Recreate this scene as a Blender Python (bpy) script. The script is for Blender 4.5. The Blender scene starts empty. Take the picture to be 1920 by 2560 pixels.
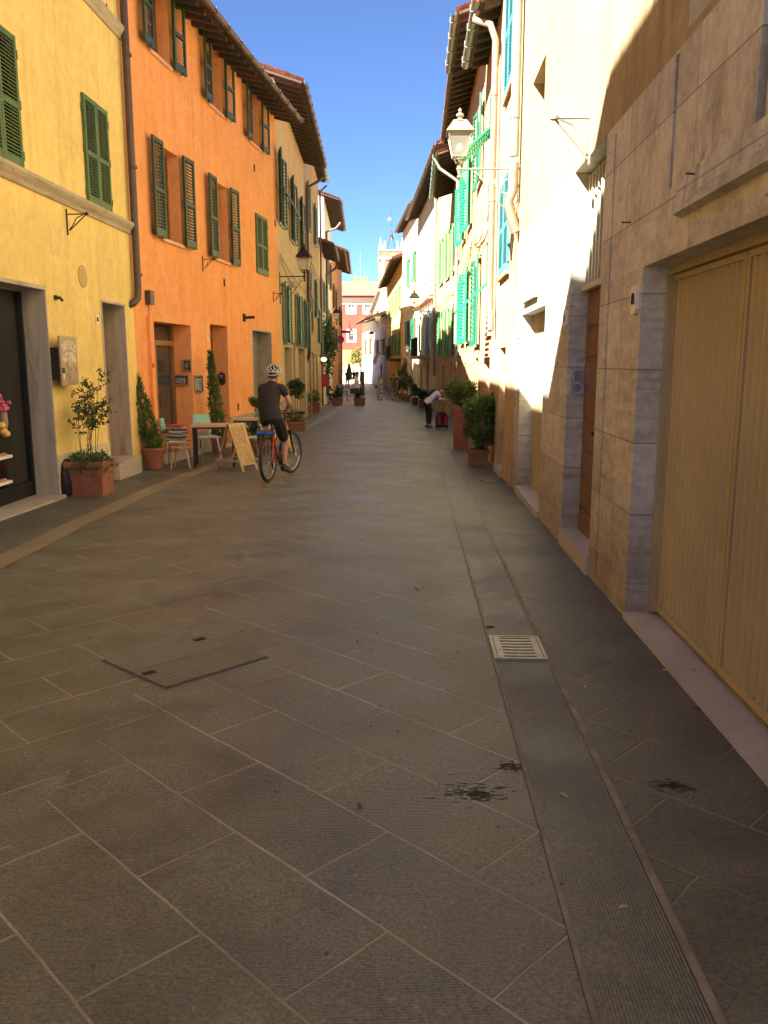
import bpy, bmesh, math, random
from mathutils import Vector, Matrix
import numpy as np
random.seed(7)
R = math.radians
C = bpy.context.scene.collection
sc = bpy.context.scene

# ------------------------------------------------------------------ camera
FPX = 2071.0                       # focal length in pixels of the 1920x2560 photograph
PITCH = math.atan(374 / FPX)
cam_d = bpy.data.cameras.new("camera"); cam = bpy.data.objects.new("camera", cam_d); C.objects.link(cam)
cam.location = (0, 0, 1.6); cam.rotation_euler = (math.pi / 2 - PITCH, 0, 0)
cam_d.sensor_fit = 'VERTICAL'; cam_d.sensor_height = 36; cam_d.sensor_width = 27
cam_d.lens = FPX / 2560 * 36; cam_d.clip_end = 2000; cam_d.clip_start = .05
sc.camera = cam
# ------------------------------------------------------------------ sky, sun, exposure
SUN = Vector((1, .89, -1.30)).normalized()      # the way the light travels
w = bpy.data.worlds.new("World"); sc.world = w; w.use_nodes = True
nt = w.node_tree; bg = nt.nodes['Background']
sky = nt.nodes.new('ShaderNodeTexSky'); sky.sky_type = 'NISHITA'; sky.sun_disc = False
sky.sun_elevation = math.asin(-SUN.z); sky.sun_rotation = math.atan2(-SUN.x, -SUN.y) % (2 * math.pi)
sky.air_density = 1.1; sky.dust_density = 0; sky.ozone_density = 5.0; sky.altitude = 9000
nt.links.new(sky.outputs[0], bg.inputs[0]); bg.inputs[1].default_value = .050
sl = bpy.data.lights.new("sun", 'SUN'); sl.energy = 4.3; sl.angle = R(.45); sl.color = (1, .95, .82)
so = bpy.data.objects.new("sun", sl); C.objects.link(so); so.location = (-20, -15, 30)
so.rotation_euler = SUN.to_track_quat('-Z', 'Y').to_euler()
sc.view_settings.view_transform = 'Standard'; sc.view_settings.look = 'None'
sc.view_settings.gamma = 1; sc.view_settings.exposure = 3.05
sc.render.engine = 'CYCLES'
sc.cycles.max_bounces = 10; sc.cycles.diffuse_bounces = 6; sc.cycles.glossy_bounces = 3
sc.cycles.transmission_bounces = 4; sc.cycles.transparent_max_bounces = 6
sc.cycles.use_denoising = True; sc.cycles.sample_clamp_indirect = 8

# ------------------------------------------------------------------ measuring helpers
ct, st = math.cos(PITCH), math.sin(PITCH)
def ray(px, py):
    x = (px - 960) / FPX; y = (1280 - py) / FPX
    return Vector((x, ct + y * st, y * ct - st))
def gz(Y): return -.016 * max(min(Y, 55), -12)
def G(px, py):                      # a point of the paving seen at a pixel of the photograph
    d = ray(px, py)
    t = 1.6 / (-d.z - .016 * d.y)
    if t * d.y > 55 or t < 0: t = (1.6 + .88) / -d.z
    return Vector((d.x * t, d.y * t, 1.6 + d.z * t))
def atY(px, py, Y):
    d = ray(px, py); t = Y / d.y
    return Vector((d.x * t, Y, 1.6 + d.z * t))
ZR = dict(A=(0, 0, 3.455), B=(0, 640, 3.16), C=(280, 0, 3.456), D=(300, 560, 3.352), E=(640, 140, 4.1475), F=(620, 600, 3.77),
          G=(940, 380, 4.1475), H=(940, 780, 4.1475), I=(1040, 0, 3.457), J=(1240, 640, 2.6975), K=(1400, 0, 2.765), L=(1400, 700, 1.702),
          M=(640, 860, 7.54), N=(780, 840, 7.54), O=(960, 700, 6.145), P=(780, 560, 7.372), Q=(620, 880, 6.506), S=(1080, 260, 6.636),
          T=(680, 600, 7.375), U=(370, 780, 7.54), V=(130, 820, 12.76), W=(380, 1030, 5.925), X=(940, 480, 5.27), Y=(0, 940, 6.9), Z=(1480, 700, 10.37), _=(0, 0, 1))
def z2(k, x, y):
    o = ZR[k]; return (o[0] + x / o[2], o[1] + y / o[2])

class Fr:                           # an upright plane: u along it, d out of it, z up
    def __init__(s, p0, p1, side):
        s.o = Vector((p0[0], p0[1], 0)); e = Vector((p1[0] - p0[0], p1[1] - p0[1], 0)); s.L = e.length
        s.u = e.normalized(); s.n = Vector((s.u.y, -s.u.x, 0)) * side
    def pt(s, u, d, z): return s.o + s.u * u + s.n * d + Vector((0, 0, z))
    def hit(s, k, x, y, d=0):
        px, py = z2(k, x, y); r = ray(px, py); c = Vector((0, 0, 1.6))
        t = (d - s.n.dot(c - s.o)) / s.n.dot(r); p = c + r * t - s.o
        return (s.u.dot(p), p.z)
    def g(s, u, d=0): return gz((s.o + s.u * u + s.n * d).y)
    def sub(s, u, d, ang):          # a frame turned by ang about the vertical through (u,d); positive swings the leaf outwards
        f = Fr((0, 0), (1, 0), 1); f.o = s.o + s.u * u + s.n * d
        f.u = s.u * math.cos(ang) + s.n * math.sin(ang); f.n = -s.u * math.sin(ang) + s.n * math.cos(ang); f.L = 1
        return f
def LF(x, y, a=0):                  # local frame at a point
    f = Fr((0, 0), (1, 0), 1); f.o = Vector((x, y, 0)); f.u = Vector((math.cos(a), math.sin(a), 0)); f.n = Vector((-math.sin(a), math.cos(a), 0)); return f

# ------------------------------------------------------------------ mesh builder
WL = {}
class MB:
    def __init__(s): s.v = []; s.f = []; s.m = []; s.cur = 0
    def add(s, vs, fs):
        b = len(s.v); s.v += [tuple(v) for v in vs]
        for f in fs: s.f.append(tuple(b + i for i in f)); s.m.append(s.cur)
    def quad(s, a, b, c, d): s.add([a, b, c, d], [(0, 1, 2, 3)])
    def hexa(s, p): s.add(p, [(0, 3, 2, 1), (4, 5, 6, 7), (0, 1, 5, 4), (1, 2, 6, 5), (2, 3, 7, 6), (3, 0, 4, 7)])
    def box(s, f, u0, u1, d0, d1, z0, z1):
        s.hexa([f.pt(u0, d0, z0), f.pt(u1, d0, z0), f.pt(u1, d1, z0), f.pt(u0, d1, z0),
                f.pt(u0, d0, z1), f.pt(u1, d0, z1), f.pt(u1, d1, z1), f.pt(u0, d1, z1)])
    def tube(s, pts, r, n=8, closed=False):
        pts = [Vector(p) for p in pts]; rs = r if isinstance(r, (list, tuple)) else [r] * len(pts)
        rings = []; prev = None
        for i, p in enumerate(pts):
            if closed: t = pts[(i + 1) % len(pts)] - pts[i - 1]
            else: t = pts[min(i + 1, len(pts) - 1)] - pts[max(i - 1, 0)]
            t = t.normalized() if t.length > 1e-9 else Vector((0, 0, 1))
            a = prev - t * prev.dot(t) if prev is not None else (Vector((0, 0, 1)).cross(t) if abs(t.z) < .95 else Vector((1, 0, 0)).cross(t))
            if a.length < 1e-6: a = t.orthogonal()
            a.normalize(); prev = a; b = t.cross(a)
            rings.append([p + (a * math.cos(2 * math.pi * k / n) + b * math.sin(2 * math.pi * k / n)) * rs[i] for k in range(n)])
        vs = [v for r_ in rings for v in r_]; fs = []; m = len(rings)
        for i in range(m if closed else m - 1):
            for k in range(n):
                j = (i + 1) % m; fs.append((i * n + k, i * n + (k + 1) % n, j * n + (k + 1) % n, j * n + k))
        if not closed: fs += [tuple(range(n))[::-1], tuple((m - 1) * n + k for k in range(n))]
        s.add(vs, fs)
    def lathe(s, prof, c=(0, 0, 0), n=20, axis=None, sx=1, sy=1):     # prof: (radius, height) pairs
        c = Vector(c); ax = Vector(axis).normalized() if axis else Vector((0, 0, 1))
        a = ax.orthogonal().normalized() if axis else Vector((1, 0, 0)); b = ax.cross(a)
        vs = [c + (a * sx * math.cos(2 * math.pi * k / n) + b * sy * math.sin(2 * math.pi * k / n)) * r + ax * h for r, h in prof for k in range(n)]
        fs = [(i * n + k, i * n + (k + 1) % n, (i + 1) * n + (k + 1) % n, (i + 1) * n + k) for i in range(len(prof) - 1) for k in range(n)]
        fs += [tuple(range(n))[::-1], tuple((len(prof) - 1) * n + k for k in range(n))]
        s.add(vs, fs)
    def ball(s, c, r, n=10, sz=1):
        s.lathe([(max(r * math.sin(math.pi * i / 7), .0004), -r * sz * math.cos(math.pi * i / 7)) for i in range(8)], c, n)
    def prism(s, poly, f, d0, d1):  # poly of (u,z) extruded along d
        n = len(poly); vs = [f.pt(u, d0, z) for u, z in poly] + [f.pt(u, d1, z) for u, z in poly]
        s.add(vs, [tuple(range(n)), tuple(range(2 * n - 1, n - 1, -1))] + [(i, n + i, n + (i + 1) % n, (i + 1) % n) for i in range(n)])
    def mesh(s, me, M=None):
        vs = [(M @ v.co if M else v.co.copy()) for v in me.vertices]; s.add(vs, [tuple(p.vertices) for p in me.polygons])
    def build(s, name, mat, parent=None, smooth=False, local=False):
        me = bpy.data.meshes.new(name); o = bpy.data.objects.new(name, me); C.objects.link(o)
        off = (0, 0, 0)
        if parent is not None:
            o.parent = parent
            if not local: off = WL.get(parent.name, (0, 0, 0))
            WL[o.name] = WL.get(parent.name, (0, 0, 0))
        vs = [(a - off[0], b - off[1], c - off[2]) for a, b, c in s.v]
        me.from_pydata(vs, [], s.f)
        for m_ in (mat if isinstance(mat, (list, tuple)) else [mat]): me.materials.append(m_)
        me.polygons.foreach_set('material_index', s.m)
        bm = bmesh.new(); bm.from_mesh(me); bmesh.ops.recalc_face_normals(bm, faces=bm.faces); bm.to_mesh(me); bm.free()
        if smooth:
            me.polygons.foreach_set('use_smooth', [True] * len(me.polygons))
            try: me.set_sharp_from_angle(angle=R(40))
            except Exception: pass
        return o
def tag(o, label, cat, group=None, kind=None):
    o['label'] = label; o['category'] = cat
    if group: o['group'] = group
    if kind: o['kind'] = kind
    return o
def thing(name, label, cat, loc, group=None, rot=0):
    o = bpy.data.objects.new(name, None); C.objects.link(o); o.location = loc; o.rotation_euler = (0, 0, rot); o.empty_display_size = .2
    WL[o.name] = tuple(loc); tag(o, label, cat, group); return o
def copy_tree(o, parent=None):
    c = o.copy(); C.objects.link(c)
    if parent is not None: c.parent = parent
    for ch in [x for x in o.children]: copy_tree(ch, c)
    return c
def dup(o, loc, rot, label, group=None, scale=None):
    c = copy_tree(o); c.location = loc; c.rotation_euler = (0, 0, rot); c['label'] = label
    if group: c['group'] = group
    if scale: c.scale = (scale,) * 3
    return c
def text_mesh(s, size, extrude=.002, align='CENTER', bold=0):
    cu = bpy.data.curves.new('lettering', 'FONT'); cu.body = s; cu.size = size; cu.extrude = extrude; cu.align_x = align; cu.offset = bold
    cu.resolution_u = 2
    o = bpy.data.objects.new('lettering', cu); C.objects.link(o)
    me = bpy.data.meshes.new_from_object(o.evaluated_get(bpy.context.evaluated_depsgraph_get()))
    bpy.data.objects.remove(o); return me
def put_text(mb, s, size, f, u, d, z, ang=0, sx=1, sy=1, flip=1, align='CENTER', bold=0):   # lettering on a frame, read from outside
    me = text_mesh(s, size, .003, align, bold); ux = f.u * flip
    M = Matrix(((ux.x, 0, f.n.x, 0), (ux.y, 0, f.n.y, 0), (0, 1, 0, 0), (0, 0, 0, 1))); M.translation = f.pt(u, d, z)
    mb.mesh(me, M @ Matrix.Rotation(ang, 4, 'Z') @ Matrix.Diagonal((sx, sy, 1, 1)))
def skin(verts, edges, radii, levels=1, root=0):
    me = bpy.data.meshes.new('skin'); me.from_pydata(verts, edges, []); o = bpy.data.objects.new('skin', me); C.objects.link(o)
    m = o.modifiers.new('s', 'SKIN'); m.use_smooth_shade = True
    for i, d in enumerate(me.skin_vertices[0].data):
        r = radii[i]; d.radius = (r, r) if not isinstance(r, tuple) else r; d.use_root = (i == root)
    q = o.modifiers.new('d', 'SUBSURF'); q.levels = levels; q.render_levels = levels
    out = bpy.data.meshes.new_from_object(o.evaluated_get(bpy.context.evaluated_depsgraph_get()))
    bpy.data.objects.remove(o); return out

# ------------------------------------------------------------------ materials
MATS = {}
class NT:
    def __init__(s, name):
        s.m = bpy.data.materials.new(name); s.m.use_nodes = True; s.t = s.m.node_tree; s.b = s.t.nodes['Principled BSDF']
    def n(s, typ, **kw):
        x = s.t.nodes.new('ShaderNode' + typ)
        for k, v in kw.items():
            if k in x.inputs.keys() if isinstance(k, str) else False: x.inputs[k].default_value = v
            else: setattr(x, k, v)
        return x
    def l(s, a, b): s.t.links.new(a, b)
    def co(s, scale=(1, 1, 1), rot=(0, 0, 0), loc=(0, 0, 0)):
        c = s.n('TexCoord'); m = s.n('Mapping'); m.inputs['Scale'].default_value = scale; m.inputs['Rotation'].default_value = rot; m.inputs['Location'].default_value = loc
        s.l(c.outputs['Object'], m.inputs[0]); return m.outputs[0]
    def noise(s, vec, scale, detail=4, rough=.6, dist=0):
        x = s.n('TexNoise'); x.inputs['Scale'].default_value = scale; x.inputs['Detail'].default_value = detail
        x.inputs['Roughness'].default_value = rough; x.inputs['Distortion'].default_value = dist; s.l(vec, x.inputs['Vector']); return x.outputs['Fac']
    def ramp(s, fac, stops):
        x = s.n('ValToRGB'); e = x.color_ramp.elements
        while len(e) < len(stops): e.new(.5)
        for i, (p, c) in enumerate(stops): e[i].position = p; e[i].color = tuple(c) + (1,) if len(c) == 3 else c
        s.l(fac, x.inputs[0]); return x.outputs[0]
    def mix(s, fac, a, b, mode='MIX'):
        x = s.n('MixRGB'); x.blend_type = mode
        for i, v in ((0, fac), (1, a), (2, b)):
            if hasattr(v, 'links'): s.l(v, x.inputs[i])
            elif i == 0: x.inputs[0].default_value = v
            else: x.inputs[i].default_value = tuple(v) + (1,)
        return x.outputs[0]
    def math(s, op, a, b=0):
        x = s.n('Math'); x.operation = op
        for i, v in ((0, a), (1, b)):
            if hasattr(v, 'links'): s.l(v, x.inputs[i])
            else: x.inputs[i].default_value = v
        return x.outputs[0]
    def bump(s, h, strength=.3, dist=.02, nrm=None):
        x = s.n('Bump'); x.inputs['Strength'].default_value = strength; x.inputs['Distance'].default_value = dist; s.l(h, x.inputs['Height'])
        if nrm: s.l(nrm, x.inputs['Normal'])
        s.l(x.outputs[0], s.b.inputs['Normal']); return x.outputs[0]
    def done(s, col=None, rough=.8, metal=0, spec=None):
        if col is not None:
            if hasattr(col, 'links'): s.l(col, s.b.inputs['Base Color'])
            else: s.b.inputs['Base Color'].default_value = tuple(col) + (1,)
        s.b.inputs['Roughness'].default_value = rough; s.b.inputs['Metallic'].default_value = metal
        if spec is not None: s.b.inputs['Specular IOR Level'].default_value = spec
        return s.m
def mul(c, k): return tuple(min(x * k, 1) for x in c)
def plain(name, col, rough=.6, metal=0, var=.12, scale=6, bump=0):
    if name in MATS: return MATS[name]
    t = NT(name); v = t.co(); n = t.noise(v, scale, 5)
    c = t.ramp(n, [(.3, mul(col, 1 - var)), (.7, mul(col, 1 + var))])
    if bump: t.bump(t.noise(v, scale * 8, 3), bump, .01)
    MATS[name] = t.done(c, rough, metal); return MATS[name]
def stucco(name, col, dirt=(.25, .18, .1), var=.14, dirtamt=.35, patch=None, pamt=.5, seed=0):
    if name in MATS: return MATS[name]
    t = NT(name); v = t.co(loc=(seed, seed * 2, 0)); big = t.noise(v, .7, 6, .6, .4)
    c = t.ramp(big, [(.25, mul(col, 1 - var)), (.5, col), (.75, mul(col, 1 + var * .8))])
    vs = t.co(scale=(2.2, 2.2, .22), loc=(seed, 0, 0)); stk = t.noise(vs, 2.0, 6, .65)
    c = t.mix(t.math('MULTIPLY', t.ramp(stk, [(.50, (0, 0, 0)), (.70, (1, 1, 1))]), dirtamt), c, mul(dirt, 1), 'MIX')
    pale = t.noise(t.co(scale=(3, 3, .3), loc=(seed + 4, 1, 0)), 1.4, 5, .6); c = t.mix(t.math('MULTIPLY', t.ramp(pale, [(.55, (0, 0, 0)), (.72, (1, 1, 1))]), .35), c, mul(col, 1.3))
    ck = t.noise(t.co(scale=(1, 1, .6), loc=(seed, 7, 3)), 2.6, 10, .85, .5); c = t.mix(t.math('MULTIPLY', t.ramp(ck, [(.492, (0, 0, 0)), (.5, (1, 1, 1)), (.508, (0, 0, 0))]), .18), c, mul(col, .5))
    if patch:
        pn = t.noise(v, 1.3, 8, .7, .6)
        c = t.mix(t.math('MULTIPLY', t.ramp(pn, [(.52, (0, 0, 0)), (.58, (1, 1, 1))]), pamt), c, patch)
    sm = t.noise(v, 9, 4); c = t.mix(.38, c, t.ramp(sm, [(.3, (.35, .35, .35)), (.7, (.68, .68, .68))]), 'OVERLAY')
    h = t.mix(.5, t.noise(v, 55, 3), t.noise(v, 4, 4)); t.bump(h, .35, .012)
    MATS[name] = t.done(c, .92, spec=.2); return MATS[name]
def travertine(name, col, dark, seed=0, vertical=True):
    if name in MATS: return MATS[name]
    t = NT(name); v = t.co(scale=(7, 7, .8) if vertical else (1, 1, 9), loc=(seed, 0, 0)); n = t.noise(v, 1.1, 8, .65, .5)
    c = t.ramp(n, [(.2, mul(dark, .9)), (.45, mul(col, .85)), (.6, col), (.85, mul(col, 1.15))])
    v2 = t.co(loc=(seed, 3, 1)); blot = t.noise(v2, 1.1, 7, .7, .8); c = t.mix(t.math('MULTIPLY', t.ramp(blot, [(.55, (0, 0, 0)), (.72, (1, 1, 1))]), .5), c, dark)
    v3 = t.co(scale=(30, 30, 9) if vertical else (9, 9, 34)); pit = t.noise(v3, 1, 3, .6)
    pm = t.ramp(pit, [(.27, (1, 1, 1)), (.34, (0, 0, 0))]); c = t.mix(t.math('MULTIPLY', pm, .75), c, mul(dark, .35))
    t.bump(t.ramp(pit, [(.25, (0, 0, 0)), (.4, (1, 1, 1))]), .4, .01)
    MATS[name] = t.done(c, .6, spec=.35); return MATS[name]
def metalp(name, col, rough=.45, metal=.0): return plain(name, col, rough, metal, .18, 9)
def glass_dark(name, col=(.03, .032, .03), rough=.08):
    if name in MATS: return MATS[name]
    t = NT(name); MATS[name] = t.done(col, rough, 0, .8); return MATS[name]
def leafmat(name, c1, c2):
    if name in MATS: return MATS[name]
    t = NT(name); g = t.n('NewGeometry'); x = t.noise(g.outputs['Position'], 7, 2)
    oi = t.n('ObjectInfo'); c = t.ramp(x, [(.3, c1), (.7, c2)])
    t.b.inputs['Subsurface Weight'].default_value = 0
    m = t.done(c, .5, spec=.4)
    tr = t.n('BsdfTranslucent'); mx = t.n('MixShader'); mx.inputs[0].default_value = .3; t.l(c, tr.inputs[0])
    t.l(t.b.outputs[0], mx.inputs[1]); t.l(tr.outputs[0], mx.inputs[2]); t.l(mx.outputs[0], t.t.nodes['Material Output'].inputs[0])
    MATS[name] = m; return m
def pavers(name, rot, base, mortar, bw=.76, rh=.384, stri=True, off=.5, loc=(0, 0, 0), mort=.0065):
    if name in MATS: return MATS[name]
    t = NT(name); v0 = t.co(loc=loc)
    # slight wobble of the joints
    m = t.n('Mapping'); m.inputs['Rotation'].default_value = (0, 0, rot); t.l(v0, m.inputs[0])
    wob = t.n('TexNoise'); wob.inputs['Scale'].default_value = 3; t.l(m.outputs[0], wob.inputs['Vector'])
    add = t.n('MixRGB'); add.blend_type = 'LINEAR_LIGHT'; add.inputs[0].default_value = .012; t.l(m.outputs[0], add.inputs[1]); t.l(wob.outputs['Color'], add.inputs[2])
    br = t.n('TexBrick'); br.offset = off; br.inputs['Scale'].default_value = 1; br.inputs['Brick Width'].default_value = bw; br.inputs['Row Height'].default_value = rh
    br.inputs['Mortar Size'].default_value = mort; br.inputs['Mortar Smooth'].default_value = .35; br.inputs['Bias'].default_value = 0
    br.inputs['Color1'].default_value = tuple(mul(base, .95)) + (1,); br.inputs['Color2'].default_value = tuple(mul(base, 1.06)) + (1,); br.inputs['Mortar'].default_value = tuple(base) + (1,)
    t.l(add.outputs[0], br.inputs['Vector'])
    n1 = t.noise(v0, 2.2, 7, .7, .3); c = t.mix(.8, br.outputs['Color'], t.ramp(n1, [(.28, (.26, .26, .27)), (.72, (.70, .69, .66))]), 'OVERLAY')
    n2 = t.noise(v0, 90, 3, .7); c = t.mix(.75, c, t.ramp(n2, [(.34, (.22, .22, .22)), (.66, (.78, .78, .78))]), 'OVERLAY')
    n3 = t.noise(v0, 26, 6, .75, .2); sp = t.ramp(n3, [(.60, (0, 0, 0)), (.66, (1, 1, 1))]); c = t.mix(t.math('MULTIPLY', sp, .4), c, mul(mortar, .9))
    jn = t.noise(v0, 11, 5, .7); jv = t.math('MULTIPLY', br.outputs['Fac'], t.ramp(jn, [(.25, (.4, .4, .4)), (.6, (1, 1, 1))]))
    jc = t.ramp(t.noise(v0, 1.6, 4), [(.35, mul(mortar, .55)), (.65, mortar)])
    c = t.mix(jv, c, jc)
    # dark oily stains and scuffs
    n4 = t.noise(t.co(loc=(4.3, 1.9, 0)), .55, 6, .65, .4); c = t.mix(t.math('MULTIPLY', t.ramp(n4, [(.6, (0, 0, 0)), (.75, (1, 1, 1))]), .35), c, mul(base, .45))
    hs = t.math('MULTIPLY', br.outputs['Fac'], -1.0)
    if stri:
        if stri is True: stri = 1
        w_ = t.n('TexWave'); w_.wave_type = 'BANDS'; w_.bands_direction = 'X'; w_.inputs['Scale'].default_value = 30; w_.inputs['Distortion'].default_value = 1.2; w_.inputs['Detail'].default_value = 2
        m2 = t.n('Mapping'); m2.inputs['Rotation'].default_value = (0, 0, R(88 if stri == 1 else 2.1)); t.l(v0, m2.inputs[0]); t.l(m2.outputs[0], w_.inputs['Vector'])
        amt = t.ramp(t.noise(v0, 1.3, 3), [(.35, (0, 0, 0)), (.65, (1, 1, 1))])
        sv = t.math('MULTIPLY', w_.outputs['Fac'], amt); hs = t.math('ADD', hs, t.math('MULTIPLY', sv, .28))
        c = t.mix(t.math('MULTIPLY', sv, .34 if stri == 2 else .22), c, mul(base, .45))
    hs = t.math('ADD', hs, t.math('MULTIPLY', n2, .25)); t.bump(hs, .9, .008)
    rr = t.ramp(n1, [(.3, (.36, .36, .36)), (.7, (.62, .62, .62))]); t.l(rr, t.b.inputs['Roughness'])
    m_ = t.done(c, .6, spec=.42); MATS[name] = m_; return m_
def tiles_mat(name, c1=(.42, .17, .09), c2=(.62, .34, .2)):
    if name in MATS: return MATS[name]
    t = NT(name); v = t.co(); n = t.noise(v, 5.5, 5, .75); c = t.ramp(n, [(.25, mul(c1, .6)), (.45, c1), (.65, c2), (.85, (.6, .5, .36))])
    t.bump(t.noise(v, 20, 3), .4, .02); MATS[name] = t.done(c, .9); return MATS[name]
def wood(name, col, scale=(1, 1, .08)):
    if name in MATS: return MATS[name]
    t = NT(name); v = t.co(scale=(scale[0] * 14, scale[1] * 14, scale[2] * 14)); n = t.noise(v, 1.5, 6, .6, .6)
    c = t.ramp(n, [(.3, mul(col, .6)), (.6, col), (.8, mul(col, 1.2))]); t.bump(n, .2, .005)
    MATS[name] = t.done(c, .55); return MATS[name]
# ================================================================== materials in use
M_dark = plain('dark_void', (.015, .013, .011), .9, 0, .1)
M_glass = glass_dark('window_glass', (.045, .05, .052), .06)
M_gshop = glass_dark('shop_glass', (.012, .011, .008), .12)
M_iron = plain('rusted_iron', (.05, .032, .022), .7, .3, .3, 20)
M_black = plain('black_steel', (.02, .02, .02), .45, .4)
M_grn = plain('green_paint', (.028, .065, .022), .5, 0, .22, 5)
M_grn_y = plain('green_paint_olive', (.08, .14, .03), .55, 0, .22, 5)
M_grn_b = plain('green_paint_bright', (.015, .36, .13), .5, 0, .15, 5)
M_grn_l = plain('green_paint_light', (.10, .42, .12), .5, 0, .15, 5)
M_grn_d = plain('green_paint_deep', (.02, .14, .09), .5, 0, .2, 5)
M_blue = plain('blue_shutter_paint', (.08, .30, .33), .5, 0, .15, 5)
M_pblue = plain('pale_blue_paint', (.30, .52, .58), .5, 0, .15, 5)
M_brnsh = plain('brown_shutter_paint', (.12, .08, .06), .6, 0, .2, 5)
M_gutter = plain('brown_gutter_metal', (.10, .065, .05), .45, .3, .2, 6)
M_gutg = plain('grey_zinc', (.26, .26, .22), .45, .3, .2, 6)
M_copper = plain('copper_pipe', (.30, .19, .14), .5, .3, .2, 6)
M_tile = tiles_mat('roof_tiles')
M_raft = plain('old_rafter_wood', (.075, .045, .032), .85, 0, .3, 7)
M_wood = wood('door_wood', (.17, .075, .03))
M_woodo = wood('orange_wood', (.33, .14, .045))
M_trav = travertine('travertine_reveal', (.50, .42, .32), (.17, .12, .08))
M_sill = travertine('travertine_sill', (.50, .42, .33), (.28, .21, .15), 5, False)
M_corn = travertine('cornice_stone', (.50, .40, .27), (.20, .14, .09), 9, False)
M_stone = stucco('grey_stone_trim', (.36, .30, .22), var=.2)
M_white = plain('white_paint', (.78, .76, .70), .5, 0, .06)
M_plate = plain('enamel_plate', (.75, .70, .60), .35, 0, .05)
M_ink = plain('black_ink', (.02, .02, .02), .5, 0, 0)

# ================================================================== ground
def ribbon(name, xl, xr, Ys, off, mat, label=None):
    mb = MB(); n = 0
    for y in Ys:
        for x in (xl(y), xr(y)): mb.v.append((x, y, gz(y) + off))
    for i in range(len(Ys) - 1): mb.f.append((2 * i, 2 * i + 1, 2 * i + 3, 2 * i + 2)); mb.m.append(0)
    o = mb.build(name, mat); o['kind'] = 'structure'
    if label: o['label'] = label
    return o
def pw(pts):
    def f(y):
        if y <= pts[0][0]: return pts[0][1]
        for (a, b), (c, d) in zip(pts, pts[1:]):
            if y <= c: return b + (d - b) * (y - a) / (c - a)
        return pts[-1][1]
    return f
YS = [-12, -6, 0, 3, 6, 9, 12, 15, 18, 21, 24, 28, 33, 38, 43, 49, 55, 62, 70, 80, 92, 105]
SB = (.126, .121, .096); MO = (.35, .33, .26)
P_r = pavers('pavers_right_half', R(45), SB, MO)
P_l = pavers('pavers_left_half', R(-45), SB, MO, loc=(.2, .1, 0))
P_sw = pavers('pavers_pavement', R(45), mul(SB, .92), mul(MO, .7), bw=.62, rh=.42, loc=(.4, .3, 0))
P_st = pavers('kerb_strip_stone', R(90), (.22, .18, .12), mul(MO, .85), bw=1.1, rh=4.0, stri=False, loc=(0, .3, 0))
P_ch = pavers('channel_stone', R(90), mul(SB, .95), mul(MO, .45), bw=1.02, rh=4.0, stri=2, off=0, loc=(0, .25, 0))
lstrip = pw([(-12, -3.3), (3, -3.4), (8.2, -3.52), (12.6, -3.42), (17, -3.05), (23.2, -2.62), (33, -2.42), (45, -2.45), (60, -2.8), (92, -3.6)])
rw = pw([(-12, .976), (34, 2.68), (51, 2.03), (62, 1.35), (86, .3), (98, -1.3), (112, -2.9)])
ch0 = lambda y: rw(y) - .955 if y < 34 else rw(y) - .955 + (y - 34) * .004
gb = MB(); gb.add([(-300, -60, -1.2), (300, -60, -1.2), (300, 700, -1.2), (-300, 700, -1.2)], [(0, 1, 2, 3)])
o = gb.build('ground', plain('ground_earth', (.30, .26, .2), .9, 0, .15, .3)); o['kind'] = 'structure'
mid = lambda y: (lstrip(y) + rw(y)) / 2 - .35
ribbon('road_paving_left_half', lambda y: lstrip(y) + .1, mid, YS, 0, P_l, 'dark stone slabs of the left half of the street laid on the diagonal')
ribbon('road_paving_right_half', mid, lambda y: ch0(y) + .1, YS, 0, P_r, 'dark stone slabs of the right half of the street laid on the diagonal')
ribbon('pavement_left', lambda y: -7, lambda y: lstrip(y) + .12, YS, -.004, P_sw)
ribbon('pavement_right', lambda y: ch0(y) + .2, lambda y: 7, YS, -.004, P_sw)
ribbon('kerb_strip_left', lstrip, lambda y: lstrip(y) + .27, YS, .004, P_st, 'pale stone kerb strip along the left pavement')
ribbon('drain_channel', ch0, lambda y: ch0(y) + .30, YS, .004, P_ch, 'grooved stone drain channel along the right pavement')
# thin pale edging either side of the drain channel
P_ed = plain('pale_mortar_edge', (.19, .165, .125), .85, 0, .35, 9)
ribbon('channel_edge_left', lambda y: ch0(y) - .012, lambda y: ch0(y) + .004, YS, .0075, P_ed)
ribbon('channel_edge_right', lambda y: ch0(y) + .296, lambda y: ch0(y) + .325, YS, .0075, P_ed)
pz = MB(); pz.add([(-60, 98, -.876), (60, 98, -.876), (60, 170, -.876), (-60, 170, -.876)], [(0, 1, 2, 3)])
o = pz.build('piazza_paving', plain('piazza_stone', (.42, .36, .28), .8, 0, .12, 1)); o['kind'] = 'structure'

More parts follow.
